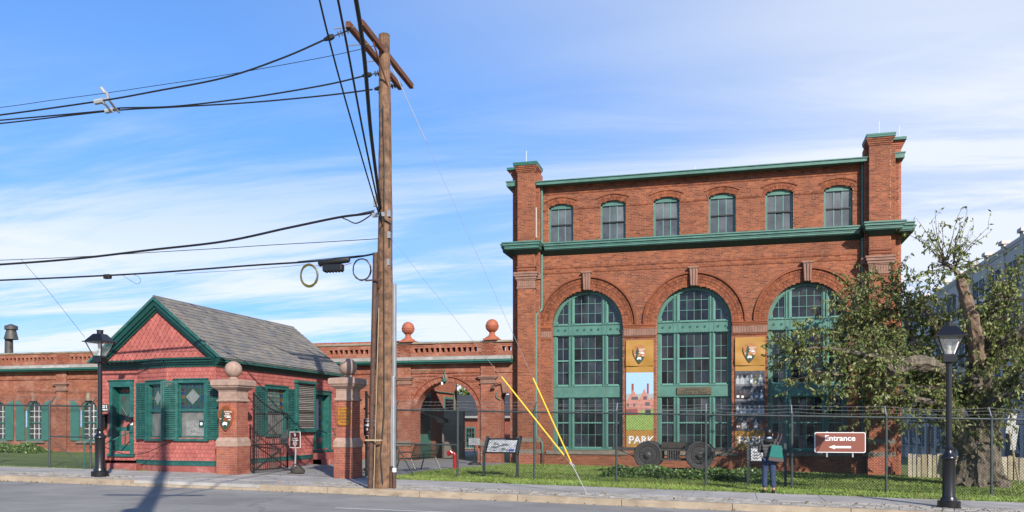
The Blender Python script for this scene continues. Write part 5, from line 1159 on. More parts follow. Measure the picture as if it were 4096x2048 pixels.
# ------------------------------------------------------------------ overhead lines
def wire(pts, r, label, m=M_cable, cat='cable', group='overhead lines', name='overhead_cable', n=6):
    P_ = [Vector(p) for p in pts]; out = []                     # Catmull-Rom through the points
    for i in range(len(P_) - 1):
        p0, p1, p2, p3 = P_[max(0, i - 1)], P_[i], P_[i + 1], P_[min(len(P_) - 1, i + 2)]
        for s in lin(0, 1, 8)[:-1]: out.append(.5 * ((2 * p1) + (p2 - p0) * s + (2 * p0 - 5 * p1 + 4 * p2 - p3) * s * s + (3 * p1 - p0 - 3 * p2 + p3) * s ** 3))
    out.append(P_[-1]); o = MB().tube(out, r, n).build(name, m, smooth=True); tag(o, label, cat, group); return o
def pxw(Y, lst): return [at(x, y, Y) for x, y in lst]
y1, y2, y3 = 18.05, 20.55, 21.45
e1, e2, e3 = PA[0], PA[2], PA[3]
L1 = pxw(y1, [(1300, 158), (1130, 232), (900, 310), (620, 365), (400, 404), (0, 460), (-300, 492)]); wire([L1[0]] + L1[1:], .021, 'top power line from the near end of the crossarm')
L2 = pxw(y2, [(1470, 300), (1300, 340), (1000, 390), (700, 425), (480, 432), (440, 441), (0, 481), (-300, 505)]); wire(L2, .021, 'middle power line from behind the crossarm')
L3 = pxw(y3, [(1490, 358), (1300, 382), (1000, 410), (700, 428), (440, 444), (0, 494), (-300, 518)]); wire(L3, .021, 'lowest power line from the far end of the crossarm')
for e, l in ((e1, L1[0]), (e2, L2[0]), (e3, L3[0])): insul(e, l)
wire(pxw(19.4, [(1495, 184), (1300, 228), (900, 300), (600, 346), (425, 372), (200, 402), (0, 430), (-300, 460)]), .008, 'thin steel messenger wire among the upper power lines')
sp = thing('line_spacer', at(425, 405, y1), 'grey insulated spacer frame clamped on the power lines at upper left', 'spacer'); M_spc = mat('spacer_grey', (.42, .42, .42), .5)
pa, pb, pc = at(400, 404, y1), at(440, 441, y2), at(428, 372, 19.4)
MB().tube([pc, at(432, 395, 18.8), pa], .035, 7).build('arm', M_spc, sp); MB().tube([pa, at(424, 420, 19), pb], .035, 7).build('arm', M_spc, sp); MB().tube([pc, at(440, 405, 19.6), at(462, 435, 20.3)], .035, 7).build('arm', M_spc, sp); MB().tube([at(462, 435, 20.3), at(478, 450, 20.5)], .03, 6).build('tail', M_spc, sp); MB().tube([at(405, 352, 19.4), at(418, 370, 19.4), pc], .045, 7).build('hanger', M_spc, sp)
for p in (pa, pb): MB().tube([p + Vector((-.14, 0, -.02)), p + Vector((.1, 0, 0))], .07, 8).build('clamp', M_spc, sp)
Yc = 19.45
wire(pxw(Yc, [(1495, 848), (1450, 857), (1352, 870), (1150, 912), (900, 965), (600, 1000), (300, 1035), (0, 1058), (-300, 1075)]), .030, 'thick bundled service cable leaving the pole at mid height')
wire(pxw(Yc, [(1497, 846), (1470, 870), (1425, 893), (1390, 880), (1362, 868)]), .016, 'looped drip cable hanging below the thick service cable'); wire(pxw(Yc, [(1500, 840), (1400, 862), (1352, 868)]), .008, 'thin support wire above the drip loop')
wire(pxw(Yc, [(1512, 955), (1300, 968), (1100, 979), (900, 992), (600, 1010), (300, 1028), (0, 1041), (-300, 1052)]), .009, 'thin telephone wire below the thick service cable')
wire(pxw(Yc, [(85, 1038), (130, 1090), (190, 1160), (340, 1350)]), .005, 'hair-thin drop wire slanting down behind the left street lamp')
wire(pxw(Yc, [(1510, 1012), (1440, 1026), (1310, 1040), (1190, 1050), (1000, 1062), (600, 1092), (300, 1108), (0, 1121), (-300, 1132)]), .024, 'lowest thick telecom cable carrying the splice box'); wire(pxw(Yc, [(1510, 1016), (1440, 1022), (1190, 1046)]), .008, 'steel strand above the splice box')
wire(pxw(Yc, [(1230, 1058), (1000, 1078), (700, 1096)]), .005, 'thin lashing wire under the lowest telecom cable'); wire(pxw(Yc, [(490, 1100), (545, 1135), (562, 1125), (555, 1108), (530, 1097)]), .005, 'small loose wire loop hanging from the lowest telecom cable')
t = thing('line_closure', at(430, 1108, Yc), 'small black closure hanging on the lowest telecom cable at left', 'splice box', 'overhead lines'); MB().box(yf(Yc - .05), *[c for c in (at(423, 1117, Yc).x, at(448, 1117, Yc).x, at(430, 1117, Yc).z, at(430, 1099, Yc).z)], -.06, .06).build('case', M_cable, t, bevel=.02)
t = thing('splice_box', at(1335, 1065, Yc), 'black fibre splice box slung under the telecom cable', 'splice box'); f = yf(Yc)
p, q = at(1275, 1054, Yc), at(1398, 1038, Yc); MB().tube([p, p + (q - p) * .05, p + (q - p) * .95, q], [.05, .08, .08, .05], 12).build('upper_tube', M_cable, t, smooth=True)
a, b_ = f.hit(1295, 1087), f.hit(1372, 1056); MB().box(f, a[0], b_[0], a[1], b_[1], -.09, .09).build('case', mat('splice_case', (.012, .013, .016), .4), t, bevel=.02)
for k in lin(.1, .9, 5): MB().box(f, a[0] + (b_[0] - a[0]) * k - .015, a[0] + (b_[0] - a[0]) * k + .015, a[1] - .02, a[1] + .02, -.1, .1).build('latch', M_cable, t)
wire(pxw(Yc, [(1262, 1060), (1293, 1070)]), .008, 'red jumper wire left of the splice box', mat('red_wire', (.5, .03, .03), .5)); wire(pxw(Yc, [(1376, 1062), (1405, 1052)]), .008, 'red jumper wire right of the splice box', mat('red_wire', (.5, .03, .03), .5))
for (cx_, cy_, rx, ry, m, lab, nn) in ((1237, 1102, 36, 47, mat('coil_yellow', (.12, .10, .02), .5), 'yellowish fibre cable coil hanging left of the splice box', 7), (1448, 1078, 37, 44, mat('coil_dark', (.05, .035, .03), .5), 'dark thin cable coil hanging right of the splice box', 4)):
    m_ = MB()
    for k in range(nn):
        e = 1 - .025 * k; ph = RN.random(); m_.tube([at(cx_ + rx * e * math.cos(q_) + RN.uniform(-1, 1), cy_ + ry * e * math.sin(q_) + RN.uniform(-1, 1), Yc + .02 * math.sin(q_ + ph)) for q_ in lin(0, 2 * PI, 28)], .011, 5)
    o = m_.build('cable_coil', m); tag(o, lab, 'cable coil')
# lines crossing the street to the pole opposite
tgt = Vector((-3.4, 3.1, 0))
for (s, e, r, lab) in (((1526, 875), (1352, 0, 12.2), .020, 'leftmost black cable crossing the street overhead'), ((1530, 905), (1322, 0, 12.0), .016, 'thin lashed cable at the left of the street crossing'), ((1522, 835), (1424, 0, 11.6), .036, 'thickest black cable crossing the street overhead')):
    A = at(s[0], s[1], py0 - .15); Bm = at(e[0], e[1], e[2]) if e[0] != 1322 else at(1278, 0, 12.0); E = A + (Bm - A) * 2.05; E = Vector((-2.65 + r, 2.1, E.z)); M_ = Bm
    q1 = A + (Bm - A) * .5 + Vector((0, 0, -.12)); wire([A, q1, Bm, (Bm + E) / 2 + Vector((0, 0, -.05)), E], r, lab)
# ------------------------------------------------------------------ guy wires
anc = Vector((*G0, ) ) if False else None
d_ = at(2353, 1980, 20.0); anchor = Vector((d_.x, 20.0, gz(d_.x)))
eye = at(2293, 1868, 20.0)
t = thing('guy_anchor', anchor, 'steel anchor rod in the cobbles holding both guy wires', 'anchor rod'); MB().tube([anchor + Vector((0, 0, -.05)), eye], .011, 8).build('rod', M_steel, t); MB().ring(Fr(eye, 0), .0, .03, .02, .035, 0, 2 * PI, -.01, .01, 12).build('eye', M_steel, t)
def guy(top, s, lab, px_=None):
    t = thing('guy_wire', eye, lab, 'guy wire', 'guy wires'); d = Vector(top) - eye
    MB().tube([eye + d * .012, Vector(top)], .0048, 6).build('strand', M_strand, t); MB().tube([eye + d * s[0], eye + d * s[1]], .020, 10).build('yellow_guard', M_yel, t, smooth=True); MB().tube([eye + d * .002, eye + d * .02], .016, 6).build('grip', M_steel, t)
    return t
guy((px0 + .2, py0 - .02, 10.73), (.012, .214), 'guy wire to the pole top with the steeper yellow guard'); guy((px0 + .22, py0 - .02, 6.38), (.05, .385), 'lower guy wire with the more slanted yellow guard')
MB().tube([eye + (Vector((px0 + .2, py0, 10.73)) - eye) * .80, eye + (Vector((px0 + .2, py0, 10.73)) - eye) * .985], .010, 6).build('guy_insulator', M_steel, D.objects['guy_wire'])
# ------------------------------------------------------------------ street lamps
M_lglass = D.materials.new('lamp_glass'); M_lglass.use_nodes = True
_b = M_lglass.node_tree.nodes['Principled BSDF']; _b.inputs['Base Color'].default_value = (.9, .9, .92, 1); _b.inputs['Roughness'].default_value = .05; _b.inputs['Alpha'].default_value = .13
def lamp(x, y, rz, label):
    g = gz(x); t = thing('street_lamp', (x, y, g), label, 'street lamp', 'black lantern street lamps')
    def loc(o): o.location = (0, 0, 0); return o
    L_ = lambda prof, nm, m=M_black, n=24, a0=0.0: loc(MB().lathe((0, 0, 0), prof, n, a0=a0).build(nm, m, None, smooth=n > 8))
    ps = []
    ps.append(L_([(.235, -.03), (.235, .13), (.225, .14), (.175, .15), (.17, .19), (.16, .22)], 'foot')); ps.append(L_([(.14, .2), (.145, .22), (.135, .25), (.132, 1.02), (.14, 1.05), (.16, 1.06), (.165, 1.09), (.15, 1.12), (.115, 1.16), (.085, 1.22), (.08, 1.26), (.10, 1.27), (.105, 1.30), (.085, 1.33)], 'base_column'))
    ps.append(L_([(.062, 1.3), (.058, 3.12), (.07, 3.125), (.07, 3.16), (.055, 3.17), (.055, 3.2)], 'shaft')); q4 = PI / 4
    ps.append(L_([(.15, 3.17), (.185, 3.19), (.185, 3.32), (.165, 3.36)], 'neck_box', n=4, a0=q4))
    ps.append(L_([(.155, 3.362), (.37, 3.74)], 'lantern_glass', M_lglass, 4, q4))
    fr = MB()
    for k in range(4):
        a = q4 + k * PI / 2; c, s_ = math.cos(a), math.sin(a); fr.tube([(.16 * c, .16 * s_, 3.35), (.375 * c, .375 * s_, 3.75)], .016, 5)
    ps.append(loc(fr.build('lantern_frame', M_black))); ps.append(L_([(.465, 3.735), (.465, 3.755), (.40, 3.765), (.18, 3.97), (.15, 3.975)], 'lantern_roof', n=4, a0=q4)); ps.append(L_([(.085, 3.98), (.085, 4.06), (.095, 4.065), (.095, 4.08)], 'finial', n=16))
    ps.append(L_([(.07, 3.36), (.07, 3.44), (.04, 3.45), (.05, 3.52), (.06, 3.58), (.03, 3.68), (.0, 3.72)], 'burner', mat('burner_white', (.45, .45, .42), .4), 14))
    for p_ in ps: p_.parent = t; p_.location = (0, 0, 0)
    t.rotation_euler = (0, 0, rz); return t
lamp(-17.1, 20.0, rad(3), 'black street lamp in front of the red gatehouse'); lamp(4.60, 20.42, rad(-3), 'black street lamp in front of the gnarled tree')
# ------------------------------------------------------------------ chain link fences
def fence(xs, Y, H, label, mid=(), x0=None, x1=None):
    t = thing('chain_link_fence', (xs[0], Y, gz(xs[0])), label, 'fence'); x0 = xs[0] if x0 is None else x0; x1 = xs[-1] if x1 is None else x1
    for x in xs:
        m = MB(); m.tube([(x, Y, gz(x) - .05), (x, Y, gz(x) + H + .04)], .034, 9); m.tube([(x, Y, gz(x) + H), (x, Y, gz(x) + H + .08)], .042, 9); m.build('post', M_post, t, smooth=True); MB().tube([(x, Y, gz(x) + H + .03), (x, Y + .26, gz(x) + H + .30)], .018, 6).build('wire_arm', M_post if x < -4 else M_galv, t)
    for a, b_ in zip(xs, xs[1:]):
        MB().tube([(a, Y - .0, gz(a) + H), (b_, Y, gz(b_) + H)], .026, 8).build('top_rail', M_post, t)
        m = MB(); p = .078; hh = H - .04                        # woven wires, both diagonals, zigzag in depth
        def W(xa, xb, za, zb, e):
            A_ = Vector((xa, Y + e, gz(xa) + za)); B_ = Vector((xb, Y + e, gz(xb) + zb)); d = (B_ - A_).normalized(); s_ = Vector((0, 1, 0)); q_ = d.cross(s_); r = .0036
            m.add([A_ + q_ * r, A_ + s_ * r, A_ - q_ * r, A_ - s_ * r, B_ + q_ * r, B_ + s_ * r, B_ - q_ * r, B_ - s_ * r], [(0, 1, 5, 4), (1, 2, 6, 5), (2, 3, 7, 6), (3, 0, 4, 7)])
        sl = 1.0; k = a - hh * sl
        while k < b_:
            lo = max(k, a); hi = min(k + hh * sl, b_)
            if hi - lo > .01:
                W(lo, hi, .03 + (lo - k) / sl, .03 + (hi - k) / sl, -.006); lo2, hi2 = a + b_ - hi, a + b_ - lo; W(lo2, hi2, .03 + (hi - k) / sl, .03 + (lo - k) / sl, .006)
            k += p
        x = a
        while x < b_: m.tube([(x, Y, gz(x) + H - .02), (x + .02, Y - .02, gz(x) + H + .035)], .004, 3); x += p
        m.build('wire_mesh', M_mesh, t, kind='stuff')
    for k in (1, 2, 3):
        m = MB(); x = x0; pts_ = []
        while x <= x1 + .01:
            i = max(j for j in range(len(xs)) if xs[j] <= x + 1e-6); nx = xs[min(i + 1, len(xs) - 1)]; s_ = (x - xs[i]) / (nx - xs[i]) if nx > xs[i] else 0
            pts_.append((x, Y + .085 * k, gz(x) + H + .03 + .088 * k - .05 * s_ * (1 - s_) * 4 * (.4 + .3 * ((k * 7 + i * 3) % 4)))); x += .3
        m.tube(pts_, .0055, 4)
        for (bx, by, bz) in pts_[::1]: m.tube([(bx - .02, by, bz - .025), (bx + .02, by, bz + .025)], .004, 3); m.tube([(bx + .12, by, bz + .025), (bx + .16, by, bz - .025)], .004, 3)
        m.build('barbed_wire', mat('barbed', (.16, .165, .16), .6), t)
    for a, b_, z in mid: MB().tube([(a, Y, gz(a) + z), (b_, Y, gz(b_) + z)], .024, 7).build('mid_rail', M_post, t)
    return t
FY = 24.3
fn = fence([-10.02, -8.02, -5.65, -3.23, -.72, 1.57, 3.96, 6.48, 8.9], FY, 2.0, 'long chain link fence with barbed wire in front of the tall brick building', [(-10.02, -8.02, .97)])
MB().tube([(-10.0, FY - .05, gz(-10) + .95), (-9.3, FY - .3, gz(-9.3) + .02)], .024, 7).build('brace', M_post, fn)
fn = fence([-36.6, -34.1, -31.6, -29.1, -26.6, -24.1, -21.55, -19.95], 22.92, 2.0, 'chain link fence left of the gatehouse in front of the low wing', [(-21.55, -19.95, 1.0)]); MB().tube([(-21.5, 22.9, gz(-21.5) + .95), (-20.2, 22.9, gz(-20.2) + .05)], .012, 5).build('truss_rod', M_post, fn)
# ------------------------------------------------------------------ entrance sign on the fence
f = yf(FY - .06); a, b_ = f.hit(3258, 1810), f.hit(3463, 1729); t = thing('entrance_sign', f.P(a[0], a[1]), 'brown Entrance sign with white left arrow on the fence', 'sign'); u0, u1, v0, v1 = a[0], b_[0], a[1], b_[1]
def rr(u0, u1, v0, v1, r): return [(cx_ + r * math.cos(q_), cy_ + r * math.sin(q_)) for cx_, cy_, a0 in ((u1 - r, v0 + r, -PI / 2), (u1 - r, v1 - r, 0), (u0 + r, v1 - r, PI / 2), (u0 + r, v0 + r, PI)) for q_ in lin(a0, a0 + PI / 2, 5)]
MB().prism(f, rr(u0, u1, v0, v1, .05), -.012, .0).build('border', M_letter, t); MB().prism(f, rr(u0 + .022, u1 - .022, v0 + .022, v1 - .022, .035), .0, .003).build('panel', M_sign, t); uc = (u0 + u1) / 2
text('Entrance', f, uc + .0, v1 - .165, .148, M_letter, t, .004, bold=.0048, wscale=1.06); av = v0 + .15; flat(f, [(uc - .29, av), (uc - .13, av - .058), (uc - .13, av - .03), (uc + .28, av - .03), (uc + .28, av + .03), (uc - .13, av + .03), (uc - .13, av + .058)], .0032, M_letter, t, 'arrow')
# serif feet for the slab lettering
sf = MB()
for u in (-.46, -.30, -.21, -.12, .12, .24): sf.box(f, uc + u - .035, uc + u + .035, v1 - .229, v1 - .213, .003, .006)
for k in (u0 + .32, u1 - .32): MB().box(f, k - .02, k + .02, v0 - .12, v1 + .02, -.05, -.02).build('bracket', M_galv, t)
# ------------------------------------------------------------------ information boards
M_panel = mat('board_print', (.60, .61, .60), .5, var=.3, vscale=9, dirt=((.16, .17, .18), .85, 3.2, (1.6, 1, 3)))
def board(ul, ur, Yb, Yt, zb, zt, lab):
    t = thing('info_board', (ul, Yb, gz(ul)), lab, 'information board', 'information boards behind the fence'); up = Vector((0, Yt - Yb, zt - zb)); L = up.length; f = Fr((ul, Yb, zb), 0, (1, 0, 0), up.normalized(), Vector((1, 0, 0)).cross(up.normalized())); w = ur - ul
    MB().box(f, 0, w, 0, L, -.03, .0).build('panel', M_black, t); MB().box(f, .04, w - .04, .03, L - .09, .0, .004).build('print', M_panel, t); text('Thomas A. Edison and the Laboratory', f, w * .32, L - .05, .032, M_letter, t, .003, wscale=.7)
    for u in (-.04, w + .04):
        m = MB(); m.box(f, u - .035, u + .035, -.06, L + .06, -.07, .03); m.wbox(ul + u - .035, ul + u + .035, Yb - .03, Yb + .06, gz(ul + u) - .03, zb + .05); m.build('leg', M_post, t)
    pr = MB(); 
    for k in range(14):
        x = RN.uniform(.08, w - .25); y = RN.uniform(.06, L - .2); pr.box(f, x, x + RN.uniform(.05, .2), y, y + RN.uniform(.02, .07), .004, .006)
    pr.build('printed_pictures', mat('print_grey', (.17, .18, .19), .6), t, kind='stuff'); MB().box(f, w - .24, w - .07, .05, .14, .004, .007).build('printed_stamp', mat('print_blue', (.05, .08, .38), .6), t)
board(-7.30, -6.33, 24.78, 25.18, .90, 1.34, 'slanted information board behind the fence by the lawn corner'); board(.47, 1.40, 24.95, 25.10, .70, 1.16, 'information board read by the person at the fence')
t = thing('visitor_sign', (-9.0, 32.2, gz(-9)), 'small grey visitor centre sign in the shaded gateway', 'sign'); f = yf(31.5); a, b_ = f.hit(1875, 1780), f.hit(1920, 1753); MB().box(f, a[0], b_[0], a[1], b_[1], .0, .02).build('panel', mat('sign_grey', (.35, .36, .38), .6), t); uc = (a[0] + b_[0]) / 2
for k, w in enumerate(('Welcome', 'Please Start', 'at Visitor Center')): text(w, f, uc, b_[1] - .06 - k * .06, .035, M_bdark, t, .022, wscale=.85)
MB().tube([f.P(uc, gz(-9.3), -.02), f.P(uc, b_[1] - .05, -.02)], .03, 7).build('post', M_iron, t); MB().lathe(f.P(uc, gz(-9.3), -.02), [(.28, 0), (.24, .08), (.1, .12)], 12).build('base', M_iron, t)
# ------------------------------------------------------------------ bench and standpipe on the path
t = thing('bench', (-10.05, 26.6, gz(-10)), 'dark green metal slat bench on the path behind the fence', 'bench'); M_bench = mat('bench_metal', (.022, .040, .034), .4)
bf = Fr((-10.02, 25.65, gz(-10)), rad(84)); L = 1.85                                     # u along the bench, n towards +X (the back)
for u in lin(.02, L - .02, 22): MB().tube([bf.P(u, .43, -.50), bf.P(u, .45, -.28), bf.P(u, .42, -.06), bf.P(u, .55, .02), bf.P(u, .88, .12)], .012, 4).build('slat', M_bench, t)
for v, n in ((.43, -.50), (.42, -.06), (.89, .125), (.56, .03)): MB().tube([bf.P(0, v, n), bf.P(L, v, n)], .02, 6).build('rail', M_bench, t)
for u in (.02, L - .02):
    MB().tube([bf.P(u, 0, -.60), bf.P(u, .44, -.46)], .022, 6).build('leg', M_bench, t); MB().tube([bf.P(u, 0, .16), bf.P(u, .44, -.04), bf.P(u, .9, .12)], .022, 6).build('leg', M_bench, t); MB().tube([bf.P(u, .44, -.50), bf.P(u, .64, -.48), bf.P(u, .66, -.2), bf.P(u, .66, .05)], .02, 6).build('armrest', M_bench, t)
p = Vector((at(1819, 1868, 28.2).x, 28.2, 0)); p.z = gz(p.x)
t = thing('standpipe', p, 'red fire standpipe with elbow nozzle beside the bench', 'standpipe'); zt_ = at(1819, 1822, 28.2).z
MB().tube([p, (p.x, p.y, zt_), (p.x - .02, p.y, zt_ + .07), (p.x - .10, p.y, zt_ + .11), (p.x - .2, p.y, zt_ + .08)], .062, 12).build('pipe', M_red, t, smooth=True); MB().tube([(p.x, p.y, zt_ - .06), (p.x, p.y, zt_ + .02)], .085, 12).build('flange', M_red, t); MB().tube([(p.x - .16, p.y, zt_ + .1), (p.x - .27, p.y, zt_ + .05)], .085, 12).build('nozzle_cap', M_red, t); MB().tube([(p.x - .08, p.y - .03, zt_ + .08), (p.x - .16, p.y - .05, zt_ + .16)], .05, 10).build('nozzle', M_red, t); MB().tube([(p.x, p.y, zt_), (p.x + .13, p.y, zt_)], .03, 8).build('valve', M_red, t)
# ------------------------------------------------------------------ old iron wheel truck on rails
M_ti = mat('truck_iron', (.055, .051, .050), .55, var=.3, vscale=9, dirt=((.07, .06, .05), .5, 7, None))
tx, tz = -1.9, .735; gw = gz(tx); YA, YBk = 28.6, 29.9
t = thing('wheel_truck', (tx, 29.2, .3), 'black iron truck with four riveted solid wheels on the lawn', 'wheel truck')
def wheel(x, y, s):
    wf = Fr((x, y, tz), 0); w = MB()
    prof = [(0.455, .12), (.455, .0), (.43, -.005), (.425, .02), (.30, .035), (.29, .05), (.275, .03), (.12, .03), (.11, -.03), (.06, -.05), (.05, -.09), (.0, -.09)]
    n = 40; vs = []; k = len(prof)
    for r, d in prof: vs += [wf.P(r * math.cos(2 * PI * j / n), r * math.sin(2 * PI * j / n), -d * s) for j in range(n)]
    w.add(vs, [(i * n + j, i * n + (j + 1) % n, (i + 1) * n + (j + 1) % n, (i + 1) * n + j) for i in range(k - 1) for j in range(n)] + [tuple(range(n))]); o = fixn(w.build('wheel', M_ti, t, smooth=True))
    if s > 0:
        for r, c in ((.38, 22), (.335, 22), (.24, 14), (.19, 10), (.16, 8)):
            for j in range(c):
                g = 2 * PI * (j + .5 * (r > .35)) / c; MB().lathe(wf.P(r * math.cos(g), r * math.sin(g), -.03), [(.014, -.01), (.012, .008)], 5).data if False else None
        rv = MB()
        for r, c in ((.385, 22), (.335, 22), (.235, 14), (.185, 10), (.15, 8)):
            for j in range(c):
                g = 2 * PI * (j + .5 * (r > .35)) / c; rv.box(wf, r * math.cos(g) - .011, r * math.cos(g) + .011, r * math.sin(g) - .011, r * math.sin(g) + .011, -.04, .006)
        rv.build('rivets', M_ti, o, kind='stuff')
    fl = MB(); fl.ring(wf, 0, 0, .40, .475, 0, 2 * PI, -.15 * s, -.12 * s, 36); fl.build('flange', M_ti, o)
for x in (-2.755, -1.045):
    wheel(x, YA, 1); wheel(x + .0, YBk, -1); MB().tube([(x, YA, tz), (x, YBk, tz)], .075, 12).build('axle', M_ti, t)
for y in (YA + .28, YBk - .28):
    MB().wbox(-3.75, -.10, y - .04, y + .04, .88, .97).build('side_beam', M_ti, t); MB().wbox(-2.5, -1.3, y - .03, y + .03, .55, .61).build('lower_beam', M_ti, t)
    for x in (-2.1, -2.02, -1.94, -1.86, -1.78): MB().tube([(x, y, .60), (x, y, .90)], .03, 8).build('spring', M_ti, t)
MB().wbox(-2.32, -1.52, YA + .2, YBk - .2, .97, 1.16).build('bolster', mat('truck_wood', (.05, .042, .036), .9, var=.4, vscale=14), t, bevel=.01)
for s, x in ((-1, -3.75), (1, -.10)):
    MB().wbox(x - .06, x + .06, YA + .15, YBk - .15, .88, .98).build('end_beam', M_ti, t); MB().tube([(x, YA + .3, .90), (x - s * .55, YA + .3, .66)], .022, 6).build('strut', M_ti, t); MB().wbox(min(x, x + s * .28), max(x, x + s * .28), 29.15, 29.35, .90, 1.0).build('coupler', M_ti, t)
for y in (YA, YBk):
    r_ = thing('rail', (tx, y, .2), 'rusty display rail under the %s wheels of the iron truck' % ('front' if y == YA else 'rear'), 'rail', 'display rails'); MB().wbox(-3.1, -.35, y - .02, y + .05, .21, .26).build('head', M_rust, r_); MB().wbox(-3.1, -.35, y - .0, y + .03, .12, .21).build('web', M_rust, r_); MB().wbox(-3.1, -.35, y - .06, y + .09, .09, .12).build('foot', M_rust, r_)
o = MB().wbox(-3.3, -.2, 28.4, 30.2, -.1, .09).build('track_bed', M_stone); tag(o, 'low stone bed carrying the display rails', 'track bed')
# ------------------------------------------------------------------ ivy bed and hedges
M_ivy = mat('ivy_leaf', (.05, .11, .02), .45, ramp=[(.04, .09, .016), (.09, .18, .035), (.15, .25, .055), (.06, .13, .024), (.22, .28, .08)], spec=.5)
def leaf(V, FF, p, s, w, d, nrm):
    a = d.cross(nrm); b0 = len(V)
    if a.length < 1e-4: a = Vector((1, 0, 0))
    a = a.normalized() * w; d = d.normalized() * s
    V += [tuple(p), tuple(p + d * .5 + a), tuple(p + d), tuple(p + d * .5 - a)]; FF.append((b0, b0 + 1, b0 + 2, b0 + 3))
def rdir(): 
    z = RN.uniform(-1, 1); a = RN.uniform(0, 2 * PI); q = math.sqrt(1 - z * z); return Vector((q * math.cos(a), q * math.sin(a), z))
def bush(name, x0, x1, y0, y1, h, n, label, cat, m=M_ivy, ls=.09):
    V = []; FF = []
    for _ in range(n):
        x = RN.uniform(x0, x1); y = RN.uniform(y0, y1); ex = min(1, (x - x0) / .5, (x1 - x) / .5); ey = min(1, (y - y0) / .3, (y1 - y) / .5)
        hh = h * math.sqrt(max(.02, ex * ey)) * (.75 + .35 * math.sin(x * 3.1) * math.sin(y * 2.3 + x)); z = gz(x) + hh * (1 - RN.random() ** 2.2 * .7)
        leaf(V, FF, Vector((x, y, z)), RN.uniform(.7, 1.2) * ls, ls * .42, (rdir() + Vector((0, -.3, .1))), rdir() + Vector((0, -.5, .9)))
    b = MB(); b.v = V; b.f = FF; o = b.build(name, m, kind='stuff'); tag(o, label, cat)
bush('ivy', -4.05, 1.35, 26.4, 28.35, .34, 6500, 'low ivy bed growing in front of the iron wheel truck', 'ivy'); bush('ivy', -.3, 1.5, 28.0, 30, .36, 1500, 'ivy growing at the right end of the rails', 'ivy')
bush('hedge', -34.8, -30.1, 31.0, 32.2, .40, 4500, 'low clipped hedge under the left wing windows', 'hedge')
# ------------------------------------------------------------------ the old cherry tree
tree = thing('cherry_tree', (7.0, 28.4, gz(7)), 'gnarled old cherry tree with lopped limbs at the right of the lawn', 'tree')
M_bark = mat('bark', (.125, .10, .072), .95, var=.5, vscale=6, dirt=((.36, .33, .24), .85, 2.4, (6, 6, .7)), bump=1.0, bscale=9)
M_cutw = mat('bare_wood', (.22, .15, .10), .9, var=.45, vscale=7, dirt=((.06, .045, .035), .9, 3.5, (7, 7, .6)), bump=.8, bscale=12)
def T(x, y, Y): return at(x, y, Y)
limbs = []
def limb(pts, rs, nm='limb', m=None, spawn=1.0, keep=True):
    P_ = [Vector(p) for p in pts]; out = []; ro = []
    for i in range(len(P_) - 1):
        p0, p1, p2, p3 = P_[max(0, i - 1)], P_[i], P_[i + 1], P_[min(len(P_) - 1, i + 2)]
        for s in lin(0, 1, 6)[:-1]:
            q = .5 * ((2 * p1) + (p2 - p0) * s + (2 * p0 - 5 * p1 + 4 * p2 - p3) * s * s + (3 * p1 - p0 - 3 * p2 + p3) * s ** 3); r = rs[i] + (rs[i + 1] - rs[i]) * s
            out.append(q + rdir() * r * .10); ro.append(r * RN.uniform(.9, 1.12))
    out.append(P_[-1]); ro.append(rs[-1]); sd = 18 if rs[0] > .1 else 7; mb = MB().tube(out, ro, sd); rid = [RN.gauss(0, .13 if rs[0] > .1 else .05) for _ in range(sd)]
    for i, c_ in enumerate(out):                               # long ridges and knots in the bark
        for j in range(sd):
            if RN.random() < .3: rid[j] = .6 * rid[j] + RN.gauss(0, .08)
            q = Vector(mb.v[i * sd + j]); mb.v[i * sd + j] = tuple(c_ + (q - c_) * (1 + rid[j] + RN.uniform(-.04, .04)))
    mb.build(nm, m or M_bark, tree)
    if keep: limbs.append((out, ro, spawn))
zb = gz(7) - .1
limb([(7.25, 28.5, zb), (7.25, 28.5, .35), T(3925, 1790, 28.5), T(3940, 1680, 28.5), T(3925, 1560, 28.5), T(3905, 1470, 28.5)], [.78, .52, .46, .41, .37, .33], 'trunk', spawn=0)
for k in range(7):                                             # buttress roots and flutes
    g = k * .9; c_ = Vector((7.25, 28.5, 0)); e = Vector((math.cos(g), math.sin(g), 0)); limb([c_ + e * .82 + Vector((0, 0, zb)), c_ + e * .5 + Vector((0, 0, .25)), c_ + e * .36 + Vector((0, 0, 1.0)), c_ + e * .28 + Vector((0, 0, 2.0))], [.14, .22, .20, .08], 'root', spawn=0, keep=False)
limb([T(3880, 1800, 28.3), T(3830, 1720, 28.0), T(3795, 1640, 27.8), T(3770, 1560, 27.6), T(3700, 1480, 27.6), T(3590, 1440, 27.9), T(3500, 1400, 28.2)], [.30, .27, .23, .20, .18, .15, .10], spawn=1.0)
limb([T(3775, 1490, 27.2), T(3720, 1458, 26.3), T(3650, 1450, 25.9), T(3590, 1478, 25.7), T(3560, 1485, 25.6)], [.20, .19, .17, .14, .12], spawn=.12)
limb([T(3570, 1482, 25.6), T(3535, 1440, 25.6), T(3500, 1425, 25.6), T(3400, 1408, 25.5), T(3290, 1392, 25.4), T(3210, 1400, 25.4), T(3160, 1420, 25.4)], [.10, .085, .07, .06, .045, .03, .012], spawn=1.1)
limb([T(3905, 1440, 27.9), T(3893, 1300, 27.3), T(3872, 1220, 27.1), T(3848, 1140, 27.0), T(3838, 1105, 27.0)], [.24, .20, .165, .14, .125], 'cut_stump', M_cutw, spawn=.25)
limb([T(3840, 1108, 27.0), T(3825, 1085, 27), T(3795, 1060, 27), T(3755, 1042, 27)], [.07, .075, .07, .05], spawn=.9)
